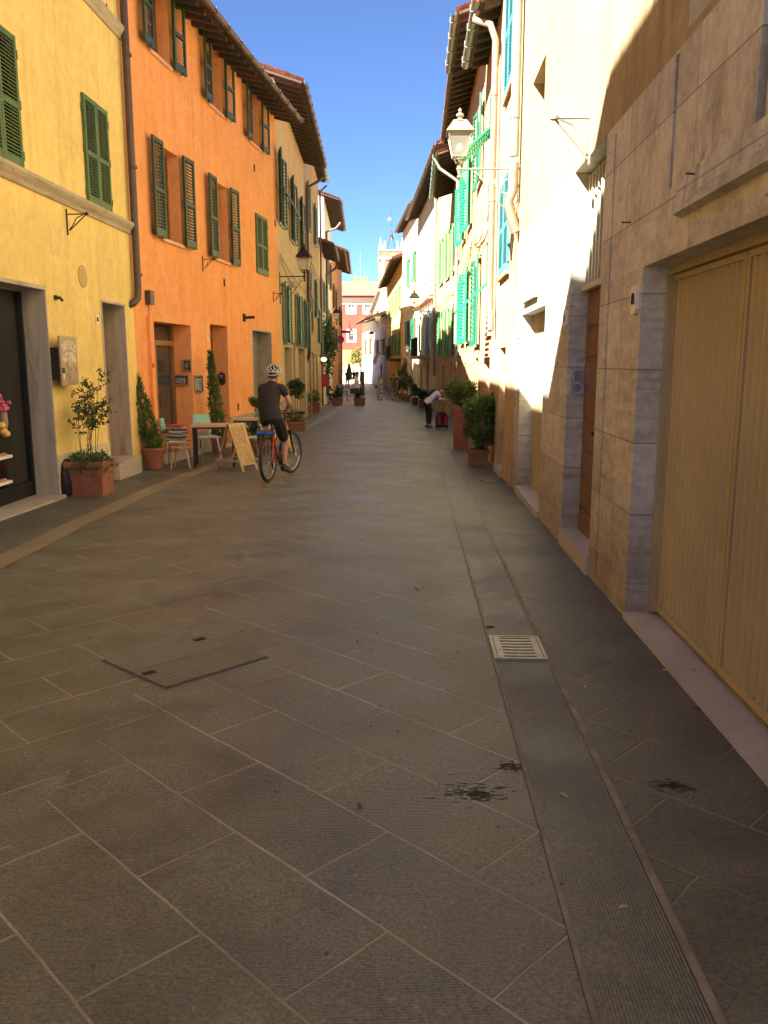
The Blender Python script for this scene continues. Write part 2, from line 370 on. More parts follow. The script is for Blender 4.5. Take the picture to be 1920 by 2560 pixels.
# ================================================================== building kit
def facade(mb, f, ops, z0, z1, L=None):
    L = L or f.L
    us = sorted(set([0, L] + [min(max(v, 0), L) for o in ops for v in o[:2]])); zs = sorted(set([z0, z1] + [v for o in ops for v in (max(o[2], z0), o[3])]))
    for a, b in zip(us, us[1:]):
        for c, d in zip(zs, zs[1:]):
            if b - a < 1e-5 or d - c < 1e-5: continue
            m, n = (a + b) / 2, (c + d) / 2
            if any(o[0] < m < o[1] and o[2] < n < o[3] for o in ops): continue
            mb.quad(f.pt(a, 0, c), f.pt(b, 0, c), f.pt(b, 0, d), f.pt(a, 0, d))
def reveal(mb, f, o, dep):
    a, b, c, d = o[:4]
    for p in (((a, c), (a, d)), ((b, c), (b, d)), ((a, d), (b, d)), ((a, c), (b, c))):
        (u, z), (u2, z2_) = p
        mb.quad(f.pt(u, 0, z), f.pt(u2, 0, z2_), f.pt(u2, -dep, z2_), f.pt(u, -dep, z))
def house(name, label, f, H, mat, ops=(), proj=.6, pitch=.33, depth=7.5, roof=True, gut=M_gutter, ridge=4, revmat=None, rafters=True, group=None, base=None, loc=None, tilemat=None, wavy=True):
    root = thing(name, label, 'building' if 'building' in name or 'tower' in name else 'house', tuple(f.pt(0, 0, f.g(0))), group)
    zb = min(f.g(0), f.g(f.L)) - .4; H = H + proj * pitch - .1 if roof else H
    mb = MB(); facade(mb, f, [o for o in ops], zb, H)
    mb.quad(f.pt(0, 0, zb), f.pt(0, 0, H), f.pt(0, -depth, H), f.pt(0, -depth, zb)); mb.quad(f.pt(f.L, 0, zb), f.pt(f.L, 0, H), f.pt(f.L, -depth, H), f.pt(f.L, -depth, zb))
    mb.quad(f.pt(0, -depth, zb), f.pt(f.L, -depth, zb), f.pt(f.L, -depth, H), f.pt(0, -depth, H))
    if roof:
        for u in (0, f.L): mb.add([f.pt(u, 0, H), f.pt(u, -ridge, H + ridge * pitch), f.pt(u, -depth, H)], [(0, 1, 2)])
    else: mb.quad(f.pt(0, 0, H), f.pt(f.L, 0, H), f.pt(f.L, -depth, H), f.pt(0, -depth, H))
    rv = MB() if revmat else mb
    for o in ops:
        dep = o[4] if len(o) > 4 else .25
        if len(o) > 5 and o[5]: t = MB(); reveal(t, f, o, dep); root['_x'] = 1; t.build('reveal', o[5], root)
        else: reveal(rv, f, o, dep)
    wall = mb.build('wall', mat, root)
    if revmat and rv.f: rv.build('reveal', revmat, root)
    if '_x' in root: del root['_x']
    if roof:
        r = MB(); e = .06; zt = H + .10; L0, L1 = -.12, f.L + .12
        def zr(d): return zt - d * pitch
        # deck
        r.hexa([f.pt(L0, proj, zr(proj) - .05), f.pt(L1, proj, zr(proj) - .05), f.pt(L1, -ridge, zr(-ridge) - .05), f.pt(L0, -ridge, zr(-ridge) - .05),
                f.pt(L0, proj, zr(proj)), f.pt(L1, proj, zr(proj)), f.pt(L1, -ridge, zr(-ridge)), f.pt(L0, -ridge, zr(-ridge))])
        if rafters:
            n = max(2, int(f.L / .42))
            for i in range(n + 1):
                u = .05 + (f.L - .1) * i / n
                r.hexa([f.pt(u - .04, proj - .06, zr(proj - .06) - .14), f.pt(u + .04, proj - .06, zr(proj - .06) - .14), f.pt(u + .04, .0, zr(0) - .16), f.pt(u - .04, .0, zr(0) - .16),
                        f.pt(u - .04, proj - .06, zr(proj - .06) - .05), f.pt(u + .04, proj - .06, zr(proj - .06) - .05), f.pt(u + .04, .0, zr(0) - .05), f.pt(u - .04, .0, zr(0) - .05)])
        r.cur = 1
        # rows of curved tiles
        per = .25; k = 6 if wavy else 2; n = int((L1 - L0) / per); us = [L0 + (L1 - L0) * i / (n * k) for i in range(n * k + 1)]
        dd = [proj + e, proj - .35, proj - .35, 0, 0, -ridge, -depth - .2]; lift = [.0, .012, .035, .02, .04, .0, 0]
        vs = []
        for j, d in enumerate(dd):
            for i, u in enumerate(us):
                h = .10 * abs(math.cos(math.pi * (i % (k)) / k)) if wavy else .05
                z = zr(d) if d >= -ridge else zr(-ridge) - (abs(d) - ridge) * pitch * 1.1
                vs.append(f.pt(u, d, z + h + lift[j]))
        W_ = len(us); r.add(vs, [(j * W_ + i, j * W_ + i + 1, (j + 1) * W_ + i + 1, (j + 1) * W_ + i) for j in range(len(dd) - 1) for i in range(W_ - 1)])
        r.build('roof', [M_raft, tilemat or M_tile], root)
        if gut:
            g_ = MB(); zz = zr(proj) - .03; n = 8
            prof = [(proj + .08 + .075 * math.cos(math.pi + math.pi * i / n), zz + .03 + .085 * math.sin(math.pi + math.pi * i / n)) for i in range(n + 1)]
            prof += [(p[0] * 1 - (.008 if i < n / 2 else -.008) * -1, p[1] + .004) for i, p in reversed(list(enumerate(prof)))]
            vs = [f.pt(u, d, z) for u in (L0, L1) for d, z in prof]; m = len(prof)
            g_.add(vs, [(i, (i + 1) % m, m + (i + 1) % m, m + i) for i in range(m)])
            for i in range(int(f.L / .8) + 1):
                u = min(.2 + i * .8, f.L); g_.box(f, u - .012, u + .012, proj, proj + .17, zz - .065, zz - .05)
                g_.box(f, u - .012, u + .012, proj + .155, proj + .17, zz - .06, zz + .05)
            g_.build('gutter', gut, root, True)
    root['H'] = H; del root['H']
    return root, wall
def leafframe(f, u, d, dirn, ang):
    g = Fr((0, 0), (1, 0), 1); g.o = f.o + f.u * u + f.n * d
    g.u = f.u * dirn * math.cos(ang) + f.n * math.sin(ang); g.n = f.n * math.cos(ang) - f.u * dirn * math.sin(ang); g.L = 1; return g
def leaf(mb, g, w, z0, z1, ns, th=.04, mid=True):
    s = .055 if w > .35 else .035; h = z1 - z0
    mb.box(g, 0, s, 0, th, z0, z1); mb.box(g, w - s, w, 0, th, z0, z1)
    rb = .13 if h > 1 else .07
    mb.box(g, s, w - s, .003, th - .003, z0, z0 + rb); mb.box(g, s, w - s, .003, th - .003, z1 - .07, z1)
    segs = [(z0 + rb, z1 - .07)]
    if mid and h > 1.1:
        zm = z0 + h * .46; mb.box(g, s, w - s, .003, th - .003, zm, zm + .06); segs = [(z0 + rb, zm), (zm + .06, z1 - .07)]
    tot = sum(b - a for a, b in segs)
    for a, b in segs:
        n = max(2, int(round(ns * (b - a) / tot)))
        for i in range(n):
            z = a + (b - a) * (i + .5) / n; q = (b - a) / n * .42
            mb.hexa([g.pt(s, th * .92, z - q), g.pt(w - s, th * .92, z - q), g.pt(w - s, th * .08, z + q * .7), g.pt(s, th * .08, z + q * .7),
                     g.pt(s, th * .92, z - q + .01), g.pt(w - s, th * .92, z - q + .01), g.pt(w - s, th * .08, z + q * .7 + .01), g.pt(s, th * .08, z + q * .7 + .01)])
def window(root, f, o, mat, mode='open', aL=.25, aR=.2, ns=22, fm=None, sill=True, dep=.2, glass=None, leafw=None, bars=2, shutoff=.035, sillmat=None):
    u0, u1, z0, z1 = o[:4]; w_ = u1 - u0; h = z1 - z0; t = .05; dep = o[4] if len(o) > 4 else dep; d0 = -dep + .001
    m = MB()
    m.box(f, u0, u0 + t, d0, d0 + .05, z0, z1); m.box(f, u1 - t, u1, d0, d0 + .05, z0, z1); m.box(f, u0 + t, u1 - t, d0, d0 + .05, z1 - t, z1); m.box(f, u0 + t, u1 - t, d0, d0 + .05, z0, z0 + t)
    if bars: m.box(f, (u0 + u1) / 2 - .035, (u0 + u1) / 2 + .035, d0, d0 + .055, z0 + t, z1 - t)
    for i in range(1, bars):
        z = z0 + h * i / bars; m.box(f, u0 + t, u1 - t, d0 + .004, d0 + .04, z - .015, z + .015)
    win = m.build('window', fm or M_woodo, root)
    p = MB(); p.box(f, u0 + .01, u1 - .01, d0 - .02, d0 + .012, z0 + .01, z1 - .01); p.build('pane', glass or M_glass, win)
    if sill: s = MB(); s.box(f, u0 - .04, u1 + .04, -dep, .055, z0 - .055, z0 + .003); s.build('sill', sillmat or M_sill, win)
    if mode == 'open':
        lw = leafw or w_ / 2
        for u, dr, a in ((u0, -1, aL), (u1, 1, aR)):
            if a is None: continue
            q = MB(); g = leafframe(f, u, shutoff, dr, a); leaf(q, g, lw, z0 - .02, z1 + .02, ns)
            q.box(g, lw * .55, lw * .55 + .02, -.02, .07, z0 - .05, z0 - .035); q.box(g, lw * .55, lw * .55 + .02, .055, .07, z0 - .05, z0 + .0)
            q.build('shutter', mat, win)
    elif mode == 'closed':
        for a, b in ((u0 - .01, (u0 + u1) / 2 - .003), ((u0 + u1) / 2 + .003, u1 + .01)):
            q = MB(); g = leafframe(f, a, .005, 1, 0); leaf(q, g, b - a, z0, z1, ns)
            for zz in (z0 + h * .12, z0 + h * .5, z0 + h * .87): q.box(g, -.02 if a < u0 else b - a - .005, .005 if a < u0 else b - a + .02, .0, .045, zz - .05, zz + .05)
            q.build('shutter', mat, win)
    return win
def boxes(name, f, mat, root, *bs):
    for b in bs: m = MB(); m.box(f, *b); m.build(name, mat, root)
def rc(f, k, xa, ya, xb, yb, d=0, pad=0):
    a, b = f.hit(k, xa, ya, d), f.hit(k, xb, yb, d)
    return [min(a[0], b[0]), max(a[0], b[0]), min(a[1], b[1]), max(a[1], b[1])]
def pipe(root, f, pts, r, mat, brackets=True, name='downpipe'):
    m = MB(); m.tube([f.pt(*p) for p in pts], r, 10)
    if brackets:
        zs = [p[2] for p in pts]; z = min(zs) + .5
        u, d = pts[-1][0], pts[-1][1]
        mids = [p for p in pts if abs(p[1] - pts[len(pts) // 2][1]) < .05]; u, d = mids[0][0], mids[0][1]
        while z < max(zs) - .4:
            m.lathe([(r + .008, -.02), (r + .008, .02)], f.pt(u, d, z), 10); z += 1.7
    return m.build(name, mat, root, True)
def hook(root, f, u, z, s=1):
    m = MB(); m.box(f, u - .01, u + .14, 0, .02, z, z + .018); m.box(f, u + .125, u + .14, 0, .02, z - .06, z); m.box(f, u, u + .02, 0, .06, z, z + .018); m.box(f, u + .0, u + .02, .045, .06, z, z + .05)
    return m.build('shutter_hook', M_iron, root)
def tri_bracket(root, f, u, z, mat=None, s=1.0, arm=.28, h=.34):
    m = MB(); m.box(f, u - .012 * s, u + .012 * s, 0, .015, z - h * .8, z + .07)
    m.tube([f.pt(u, 0, z), f.pt(u, arm, z)], .009 * s, 6); m.tube([f.pt(u, arm, z), f.pt(u, .04, z - h * .62)], .008 * s, 6)
    m.tube([f.pt(u, arm - .05, z - .01), f.pt(u, arm * .5, z - .05), f.pt(u, .08, z - .15), f.pt(u, .03, z - h * .62)], .007 * s, 6)
    m.lathe([(.0, -.02), (.028 * s, -.01), (.03 * s, .015), (.0, .03)], f.pt(u, arm, z), 8)
    return m.build('wall_bracket', mat or M_iron, root)
def plate(f, u, z, w_, h, txt, label, octo=False, tsz=.07, flip=1, d=0, cat='number plate', base=None):
    m = MB(); c = min(w_, h) * .22
    if octo: poly = [(u - w_ / 2 + c, z - h / 2), (u + w_ / 2 - c, z - h / 2), (u + w_ / 2, z - h / 2 + c), (u + w_ / 2, z + h / 2 - c), (u + w_ / 2 - c, z + h / 2), (u - w_ / 2 + c, z + h / 2), (u - w_ / 2, z + h / 2 - c), (u - w_ / 2, z - h / 2 + c)]
    else: poly = [(u - w_ / 2, z - h / 2), (u + w_ / 2, z - h / 2), (u + w_ / 2, z + h / 2), (u - w_ / 2, z + h / 2)]
    root = thing('house_number', label, cat, tuple(f.pt(u, d, z)))
    m.prism(poly, f, d + .001, d + .022); m.build('plate', base or M_plate, root)
    t = MB(); put_text(t, txt, tsz, f, u, d + .024, z - tsz * .36, sx=.62, sy=1.35, flip=flip); t.build('lettering', M_ink, root)
    return root
def panel_door(root, f, o, mat, name='door', dep=.25, rows=3, cols=2, glass=None):
    u0, u1, z0, z1 = o[:4]; d = -dep + .002; m = MB(); m.box(f, u0, u1, d, d + .04, z0, z1)
    W_ = u1 - u0; H_ = z1 - z0
    for i in range(cols):
        for j in range(rows):
            a = u0 + W_ * (i + .14) / cols; b = u0 + W_ * (i + .86) / cols; c = z0 + H_ * (j + .12) / rows; e = z0 + H_ * (j + .9) / rows
            m.box(f, a, b, d + .04, d + .052, c, e); m.box(f, a + .04, b - .04, d + .052, d + .065, c + .04, e - .04)
    dd = m.build(name, mat, root)
    h = MB(); h.tube([f.pt(u0 + W_ * .46, d + .04, z0 + 1), f.pt(u0 + W_ * .46, d + .09, z0 + 1), f.pt(u0 + W_ * .40, d + .09, z0 + 1)], .012, 6); h.build('handle', M_black, dd)
    return dd
def lantern_proto(name, loc, label, mat, glassm, s=1.0, arm=.8, group=None, rot=0):
    # local: wall at x=0, arm runs along +x, lantern at x=arm
    t = thing(name, label, 'street lamp', loc, group, rot); f = LF(0, 0, 0)
    m = MB(); m.box(f, 0, .02, -.02, .02, -.75, .12); m.tube([(0, 0, 0), (arm, 0, 0)], .016, 8)
    def arc(cx, cz, r, a0, a1, n=14, sp=0): return [(cx + (r + sp * i) * math.cos(a0 + (a1 - a0) * i / n), 0, cz + (r + sp * i) * math.sin(a0 + (a1 - a0) * i / n)) for i in range(n + 1)]
    m.tube([(.02, 0, -.45), (.10, 0, -.55), (.24, 0, -.57), (.36, 0, -.48), (.5, 0, -.28), (.68, 0, -.05), (.72, 0, 0)], .009, 6)
    m.tube(arc(.16, -.28, .12, R(200), R(540), 18, .001), .008, 6); m.tube(arc(.36, -.20, .03, R(-90), R(300), 14, .003), .008, 6)
    m.tube(arc(.24, -.22, .14, R(250), R(380), 10), .008, 6); m.tube(arc(.30, -.1, .06, R(60), R(330), 12, -.002), .007, 6)
    m.tube(arc(.60, -.12, .05, R(90), R(400), 12, -.002), .007, 6)
    m.build('bracket_arm', mat, t, local=True, smooth=True)
    b = MB(); x = arm
    b.lathe([(.02, -.14), (.035, -.12), (.015, -.09), (.03, -.03), (.045, 0), (.03, .03), (.018, .08), (.03, .12), (.02, .16)], (x, 0, 0), 10)
    for k in range(4): a = R(45 + 90 * k); b.tube([(x, 0, .10), (x + .07 * math.cos(a), .07 * math.sin(a), .09), (x + .12 * math.cos(a), .12 * math.sin(a), .165)], .008, 6)
    z0, z1 = .17, .52; r0, r1 = .145, .25
    cn = lambda r, k: (x + r * math.cos(R(45 + 90 * k)), r * math.sin(R(45 + 90 * k)))
    for k in range(4):
        p, q = cn(r0, k), cn(r1, k); b.tube([(p[0], p[1], z0), (q[0], q[1], z1)], .009, 6)
        p2, q2 = cn(r0, k + 1), cn(r1, k + 1); b.tube([(p[0], p[1], z0), (p2[0], p2[1], z0)], .009, 6); b.tube([(q[0], q[1], z1), (q2[0], q2[1], z1)], .014, 6)
        q, q2, e = cn(r1 + .03, k), cn(.13, k), .17
        b.tube([(q[0], q[1], z1 + .005), (q2[0], q2[1], z1 + e)], .009, 6); q3 = cn(r1 + .03, k + 1); q4 = cn(.13, k + 1)
        b.tube([(q2[0], q2[1], z1 + e), (q4[0], q4[1], z1 + e)], .009, 6); b.tube([(q[0], q[1], z1 + .005), (q3[0], q3[1], z1 + .005)], .012, 6)
        if k % 2: b.quad((q[0], q[1], z1 + .01), (q3[0], q3[1], z1 + .01), (q4[0], q4[1], z1 + e), (q2[0], q2[1], z1 + e))
        else: b.quad((q[0], q[1], z1 + .01), (q3[0], q3[1], z1 + .01), (q4[0], q4[1], z1 + e), (q2[0], q2[1], z1 + e))
    b.lathe([(.12, z1 + .16), (.05, z1 + .20), (.03, z1 + .22), (.06, z1 + .25), (.055, z1 + .28), (.015, z1 + .30), (.028, z1 + .325), (.02, z1 + .345), (.002, z1 + .37)], (x, 0, 0), 10)
    b.build('lamp_head', mat, t, local=True)
    g = MB()
    for k in range(4):
        p, q, p2, q2 = cn(r0 - .004, k), cn(r1 - .004, k), cn(r0 - .004, k + 1), cn(r1 - .004, k + 1)
        g.quad((p[0], p[1], z0), (p2[0], p2[1], z0), (q2[0], q2[1], z1), (q[0], q[1], z1))
    g.build('lamp_glass', glassm, t, local=True)
    l = MB(); l.ball((x, 0, .32), .05, 10, 1.3); l.build('bulb', M_white, t, local=True, smooth=True)
    if s != 1: t.scale = (s,) * 3
    return t
def frosted(name):
    t = NT(name); t.b.inputs['Transmission Weight'].default_value = .85; t.b.inputs['IOR'].default_value = 1.05
    return t.done((.85, .83, .75), .35)
M_frost = frosted('lantern_glass')

# ================================================================== LEFT SIDE
W_y = stucco('yellow_plaster', (.84, .61, .21), (.60, .41, .14), .10, .4, (.70, .50, .18), .35)
W_o = stucco('orange_plaster', (.88, .36, .13), (.74, .22, .06), .12, .5, (.92, .43, .18), .4, 3)
W_c = stucco('cream_plaster_left', (.62, .46, .24), (.40, .28, .13), .12, .4, (.56, .40, .20), .3, 5)
W_t = stucco('old_tan_plaster', (.48, .34, .17), (.24, .15, .07), .25, .7, (.34, .20, .10), .8, 7)
W_5 = stucco('pale_ochre_plaster', (.62, .50, .28), (.34, .25, .14), .18, .5, (.45, .34, .18), .6, 9)
W_6 = stucco('pale_grey_plaster', (.62, .60, .54), (.45, .40, .33), .08, .3, None, 0, 11)
W_7 = stucco('terracotta_plaster', (.52, .29, .15), (.36, .20, .11), .18, .5, (.60, .36, .18), .5, 13)
A0 = (-4.665, 1.4); A1 = (-4.22, 14.35)
fY = Fr(A0, A1, 1); A2 = (-2.97, 24.1); fO = Fr(A1, A2, 1)
A3 = (-3.08, 33.6); fC = Fr(A2, A3, 1); A4 = (-3.27, 43.2); f4 = Fr(A3, A4, 1); A5 = (-3.43, 49.5); f5 = Fr(A4, A5, 1)
A6 = (-3.70, 60.4); f6 = Fr(A5, A6, 1); A7 = (-4.0, 73.); f7 = Fr(A6, A7, 1); A8 = (-4.47, 91.); f8 = Fr(A7, A8, 1)

# taller house just outside the left edge, its roof shades the near right wall
f0 = Fr((-4.9, -11), A0, 1)
house('tall_house', 'tall plastered house before the yellow bakery, outside the left edge', f0, 11.1, W_c, (), .5, depth=6.0, ridge=3.0)

# ---- yellow bakery house
uj = fY.hit('B', 462, 1915)[0]; zl = fY.hit('B', 355, 270)[1]
shop = [uj - 3.2, uj, -.3, zl, .35, M_trav]
dr = rc(fY, 'B', 800, 370, 1040, 1690); dr[0] = fY.hit('B', 800, 370)[0]; dr[1] = fY.hit('B', 975, 390)[0]
door = [dr[0], dr[1], -.3, fY.hit('B', 890, 380)[1], .40, M_trav]
s1 = rc(fY, 'A', -260, 1380, 180, 1484); s1[1] = fY.hit('A', 175, 1400)[0]; s1[0] = s1[1] - 1.02
s2 = rc(fY, 'A', 740, 1790, 905, 960)
zs0 = fY.hit('A', 860, 1815)[1]; zs1 = fY.hit('A', 795, 880)[1]
w2 = [fY.hit('A', 735, 1500)[0], fY.hit('A', 930, 1500)[0], zs0, zs1, .12]
w1 = [w2[0] - (w2[1] - s1[1]) , s1[1], zs0, zs1, .12]; w1[0] = w1[1] - (w2[1] - w2[0])
hY, _ = house('yellow_house', 'yellow plastered bakery house with green shutters and a stone string course', fY, 8.65, W_y, [shop, door, w1, w2], .5)
for ww in (w1, w2): window(hY, fY, ww, M_grn_y, 'closed', ns=30, sill=False)
for zc, th, pr in ((fY.hit('A', 600, 1720)[1], .15, .11), (fY.hit('A', 1000, 250)[1], .15, .11)):
    c = MB(); c.prism([(0, 0)], fY, 0, 0) if False else None
    prof = [(0, -th * .75), (.03, -th * .75), (.05, -th * .4), (.085, -.02), (pr, .02), (pr, .06), (0, .08)]
    n = int(fY.L / .62)
    for i in range(n):
        a, b = fY.L * i / n + .002, fY.L * (i + 1) / n - .002; m = len(prof)
        c.add([fY.pt(a, d, zc + z) for d, z in prof] + [fY.pt(b, d, zc + z) for d, z in prof], [tuple(range(m)), tuple(range(2 * m - 1, m - 1, -1))] + [(i_, m + i_, m + (i_ + 1) % m, (i_ + 1) % m) for i_ in range(m)])
    c.build('cornice', M_corn, hY)
t = MB(); t.box(fY, shop[0], shop[1] + .04, .0, .012, shop[3], shop[3] + .05); t.box(fY, shop[1], shop[1] + .035, 0, .012, -.3, shop[3]); t.build('door_trim', M_sill, hY)
t = MB(); t.box(fY, door[0] - .035, door[1] + .04, 0, .012, door[3], door[3] + .035); t.box(fY, door[0] - .035, door[0], 0, .012, -.3, door[3]); t.box(fY, door[1], door[1] + .035, 0, .012, -.3, door[3])
t.build('door_trim', M_sill, hY)
boxes('plinth', fY, stucco('cream_plinth', (.60, .50, .32), (.3, .22, .12), .2, .5), hY, (uj + .036, door[0] - .036, 0, .02, -.5, fY.hit('B', 560, 1545)[1]), (door[1] + .036, fY.L, 0, .018, -.5, fY.hit('B', 1080, 1580)[1]))
gY = fY.g((uj + door[0]) / 2)
t = MB(); t.box(fY, shop[0], uj + .03, -.42, .10, gY - .2, gY + .055); t.build('threshold', M_sill, hY)
t = MB(); t.box(fY, door[0] - .04, door[1] + .04, -.4, .15, gz(12.9) - .2, fY.hit('B', 900, 1650, .15)[1]); t.build('doorstep', M_sill, hY)
panel_door(hY, fY, [door[0], door[1], -.1, door[3] - .45], M_woodo, dep=.40)
t = MB(); t.box(fY, door[0], door[1], -.41, -.385, door[3] - .45, door[3]); t.build('transom', M_glass, hY)
for i in range(2):
    t = MB(); a = shop[0] + 1.6 * i; t.box(fY, a, a + 1.55, -.36, -.33, gY + .25, shop[3] - .02); wp = t.build('shop_window', M_gshop, hY)
    t = MB(); t.box(fY, a, a + .05, -.33, -.29, gY + .06, shop[3] - .02); t.box(fY, a + 1.54, a + 1.59, -.33, -.29, gY + .06, shop[3] - .02); t.box(fY, a + .05, a + 1.54, -.33, -.30, gY + .06, gY + .25); t.build('frame', M_black, wp)
u, z = fY.hit('B', 650, 160); t = MB(); t.lathe([(.0, -.01), (.155, -.01), (.155, .012), (.0, .014)], fY.pt(u, 0, z), 24, fY.n); t.build('vent_cover', plain('vent_ochre', (.52, .36, .13), .8), hY)
for k, x, y in (('A', 245, 1530), ('A', 700, 1755), ('A', 990, 1893), ('A', 890, 60)): u, z = fY.hit(k, x, y); hook(hY, fY, u, z)
u, z = fY.hit('A', 570, 1850); tri_bracket(hY, fY, u, z)
u0, z0 = fY.hit('A', 440, 2180); u1, z1 = fY.hit('A', 548, 1985); t = MB(); t.prism([(u0, z0 + .03), (u0 + .05, z0), (u1, z0 - .02), (u1 + .01, z1), (u0 - .01, z1 + .02)], fY, .0, .004); t.build('plaster_patch', plain('fresh_plaster', (.80, .56, .22), .9), hY)
u, z = fY.hit('B', 432, 335); t = MB(); t.tube([fY.pt(u, 0, z), fY.pt(u, .07, z + .01), fY.pt(u + .03, .09, z - .03)], .02, 8); t.box(fY, u - .03, u + .03, 0, .03, z - .02, z + .04); t.build('cable_anchor', M_iron, hY)
u, z = fY.hit('B', 760, 505); plate(fY, u, z, .10, .13, '83A', 'small white number plate beside the yellow house doorway')
# bakery sign standing off the wall
u0, z0 = fY.hit('B', 487, 1025, .14); u1, z1 = fY.hit('B', 596, 640, .14)
sg = thing('bakery_sign', 'bronze bakery sign with arched lettering on the yellow wall', 'sign', tuple(fY.pt((u0 + u1) / 2, .14, (z0 + z1) / 2)))
t = MB(); t.box(fY, u0, u1, .13, .15, z0, z1); t.build('sign_panel', plain('bronze_sign', (.40, .29, .18), .45, .2, .1, 14), sg)
t = MB(); t.box(fY, u0 + .03, u1 - .03, .0, .13, z0 + .08, z1 - .15); t.build('sign_box', plain('dark_sign_box', (.03, .022, .012), .7), sg)
uc = (u0 + u1) / 2; wS = u1 - u0
t = MB()
for word, rz, hh, rad in (('PANIFICIO', z1 - .03, .13, wS * .55), ('PASTICCERIA', z1 - .19, .11, wS * .55)):
    n = len(word)
    for i, ch in enumerate(word):
        a = (i - (n - 1) / 2) / n * 1.35
        cu, cz = uc + math.sin(a) * rad * .95, rz - hh - (1 - math.cos(a)) * rad * .9
        put_text(t, ch, hh, fY, cu, .152, cz, -a * .8, sx=.42, sy=1.25, bold=.004)
t.build('lettering', plain('cream_letters', (.85, .76, .58), .5, 0, .03), sg)
t = MB(); zc = z0 + (z1 - z0) * .36
for dx in (-.07, 0, .07): t.lathe([(.0, -.1), (.018, -.04), (.02, .04), (.0, .12)], fY.pt(uc + dx * .6, .154, zc + .05), 8)
t.tube([fY.pt(uc - .13, .155, zc - .08), fY.pt(uc - .08, .155, zc - .06), fY.pt(uc - .03, .155, zc - .12), fY.pt(uc, .155, zc - .2)], .006, 6); t.tube([fY.pt(uc + .13, .155, zc - .08), fY.pt(uc + .08, .155, zc - .06), fY.pt(uc + .03, .155, zc - .12), fY.pt(uc, .155, zc - .2)], .006, 6)
t.build('wheat_emblem', plain('emblem_gold', (.58, .47, .30), .5), sg)
t = MB(); t.box(fY, u0 + .03, u0 + .10, .151, .156, z0 + .16, z0 + .23); t.build('black_square', M_ink, sg)
t = MB(); t.prism([(u0 + .03, z0 + .155), (u0 + .10, z0 + .155), (u0 + .065, z0 + .07)], fY, .151, .156); t.build('white_triangle', M_white, sg)
t = MB(); t.lathe([(0, 0), (.035, 0), (.035, .004), (0, .005)], fY.pt(u1 - .05, .151, z0 + .2), 12, fY.n); t.build('red_spot', plain('faded_red', (.62, .2, .14), .6), sg)
# brown downpipe between the yellow and the orange house
zb = fO.hit('B', 1100, 400)[1]
pipe(hY, fY, [(fY.L + .02, .45, 8.1), (fY.L - .02, .12, 7.85), (fY.L - .02, .10, 7.6)] + [(fY.L - .02, .10, z) for z in (7, 5, 3.6)] + [(fY.L - .02, .10, zb + .28), (fY.L - .04, .09, zb + .12), (fY.L - .16, .05, zb + .03), (fY.L - .18, -.02, zb)], .06, M_gutter)

# ---- orange house
def ow(kx1, ybot, kx2, ytop, k='C'): pass
zA = fO.hit('C', 500, 603)[1]; zAt = fO.hit('C', 480, 18)[1]
ups = []
for xr, yb, yt in ((505, 603, 60), (958, 993, 530), (1277, 1307, 930)):
    ur = fO.hit('C', xr, yb)[0]; zb_ = fO.hit('C', xr, yb)[1]; ups.append([ur - 1.0, ur - .05, zb_, zb_ + 1.28, .26])
lows = []
for k, xr, yb in (('C', 605, 2122), ('D', 915, 330)):
    ur, zb_ = fO.hit(k, xr, yb); lows.append([ur - 1.03, ur - .03, zb_, zb_ + 1.62, .26])
cl = [fO.hit('C', 1243, 2150)[0], fO.hit('C', 1335, 2150)[0], fO.hit('D', 1190, 425)[1], fO.hit('C', 1285, 1870)[1], .1]
zup = sum(o[2] for o in ups) / 3; zlo = (lows[0][2] + lows[1][2]) / 2
for o in ups: o[2], o[3] = zup, zup + 1.28
for o in lows: o[2], o[3] = zlo, zlo + 1.62
d1 = [fO.hit('D', 285, 900)[0], fO.hit('D', 592, 900)[0], -.4, fO.hit('D', 430, 832)[1], .42]
d2 = [fO.hit('D', 757, 900)[0], fO.hit('D', 897, 900)[0], -.4, fO.hit('D', 825, 848)[1], .42]
d3 = [fO.hit('D', 1110, 960)[0], fO.hit('D', 1265, 960)[0], -.4, fO.hit('D', 1185, 902)[1], .40]
hO, _ = house('orange_house', 'bright orange plastered house with open dark green shutters', fO, 8.09, W_o, ups + lows + [cl, d1, d2, d3[:5] + [M_stone]], .62, pitch=.3)
for i, o in enumerate(ups): window(hO, fO, o, M_grn, 'open', .06, .10, 20, shutoff=.08, sillmat=plain('peach_sill', (.75, .42, .25), .8))
for i, o in enumerate(lows): window(hO, fO, o, M_grn, 'open', .02, .05, 24, shutoff=.08, sillmat=MATS['peach_sill'])
window(hO, fO, cl, M_grn_y, 'closed', ns=26, sill=False)
for o, gm in ((d1, 0), (d2, 1)):
    u0, u1, z0, z1, dp = o; g_ = fO.g(u0)
    t = MB(); d = -dp
    t.box(fO, u0, u0 + .08, d, d + .06, g_, z1); t.box(fO, u1 - .08, u1, d, d + .06, g_, z1); t.box(fO, u0 + .08, u1 - .08, d, d + .07, 1.5 + .42, 1.5 + .52); t.box(fO, u0 + .08, u1 - .08, d, d + .05, g_, g_ + .45)
    t.box(fO, (u0 + u1) / 2 - .04, (u0 + u1) / 2 + .04, d, d + .05, g_ + .45, 1.92)
    dd = t.build('door', M_wood if gm else M_woodo, hO)
    t = MB(); t.box(fO, u0 + .08, u1 - .08, d - .02, d + .01, g_ + .45, z1); t.build('door_glass', M_glass, dd)
    t = MB(); t.tube([fO.pt((u0 + u1) / 2, d + .05, .95), fO.pt((u0 + u1) / 2, d + .1, .95), fO.pt((u0 + u1) / 2, d + .1, .75)], .01, 6); t.build('handle', M_black, dd)
u0, u1, z0, z1, dp = d2
t = MB()
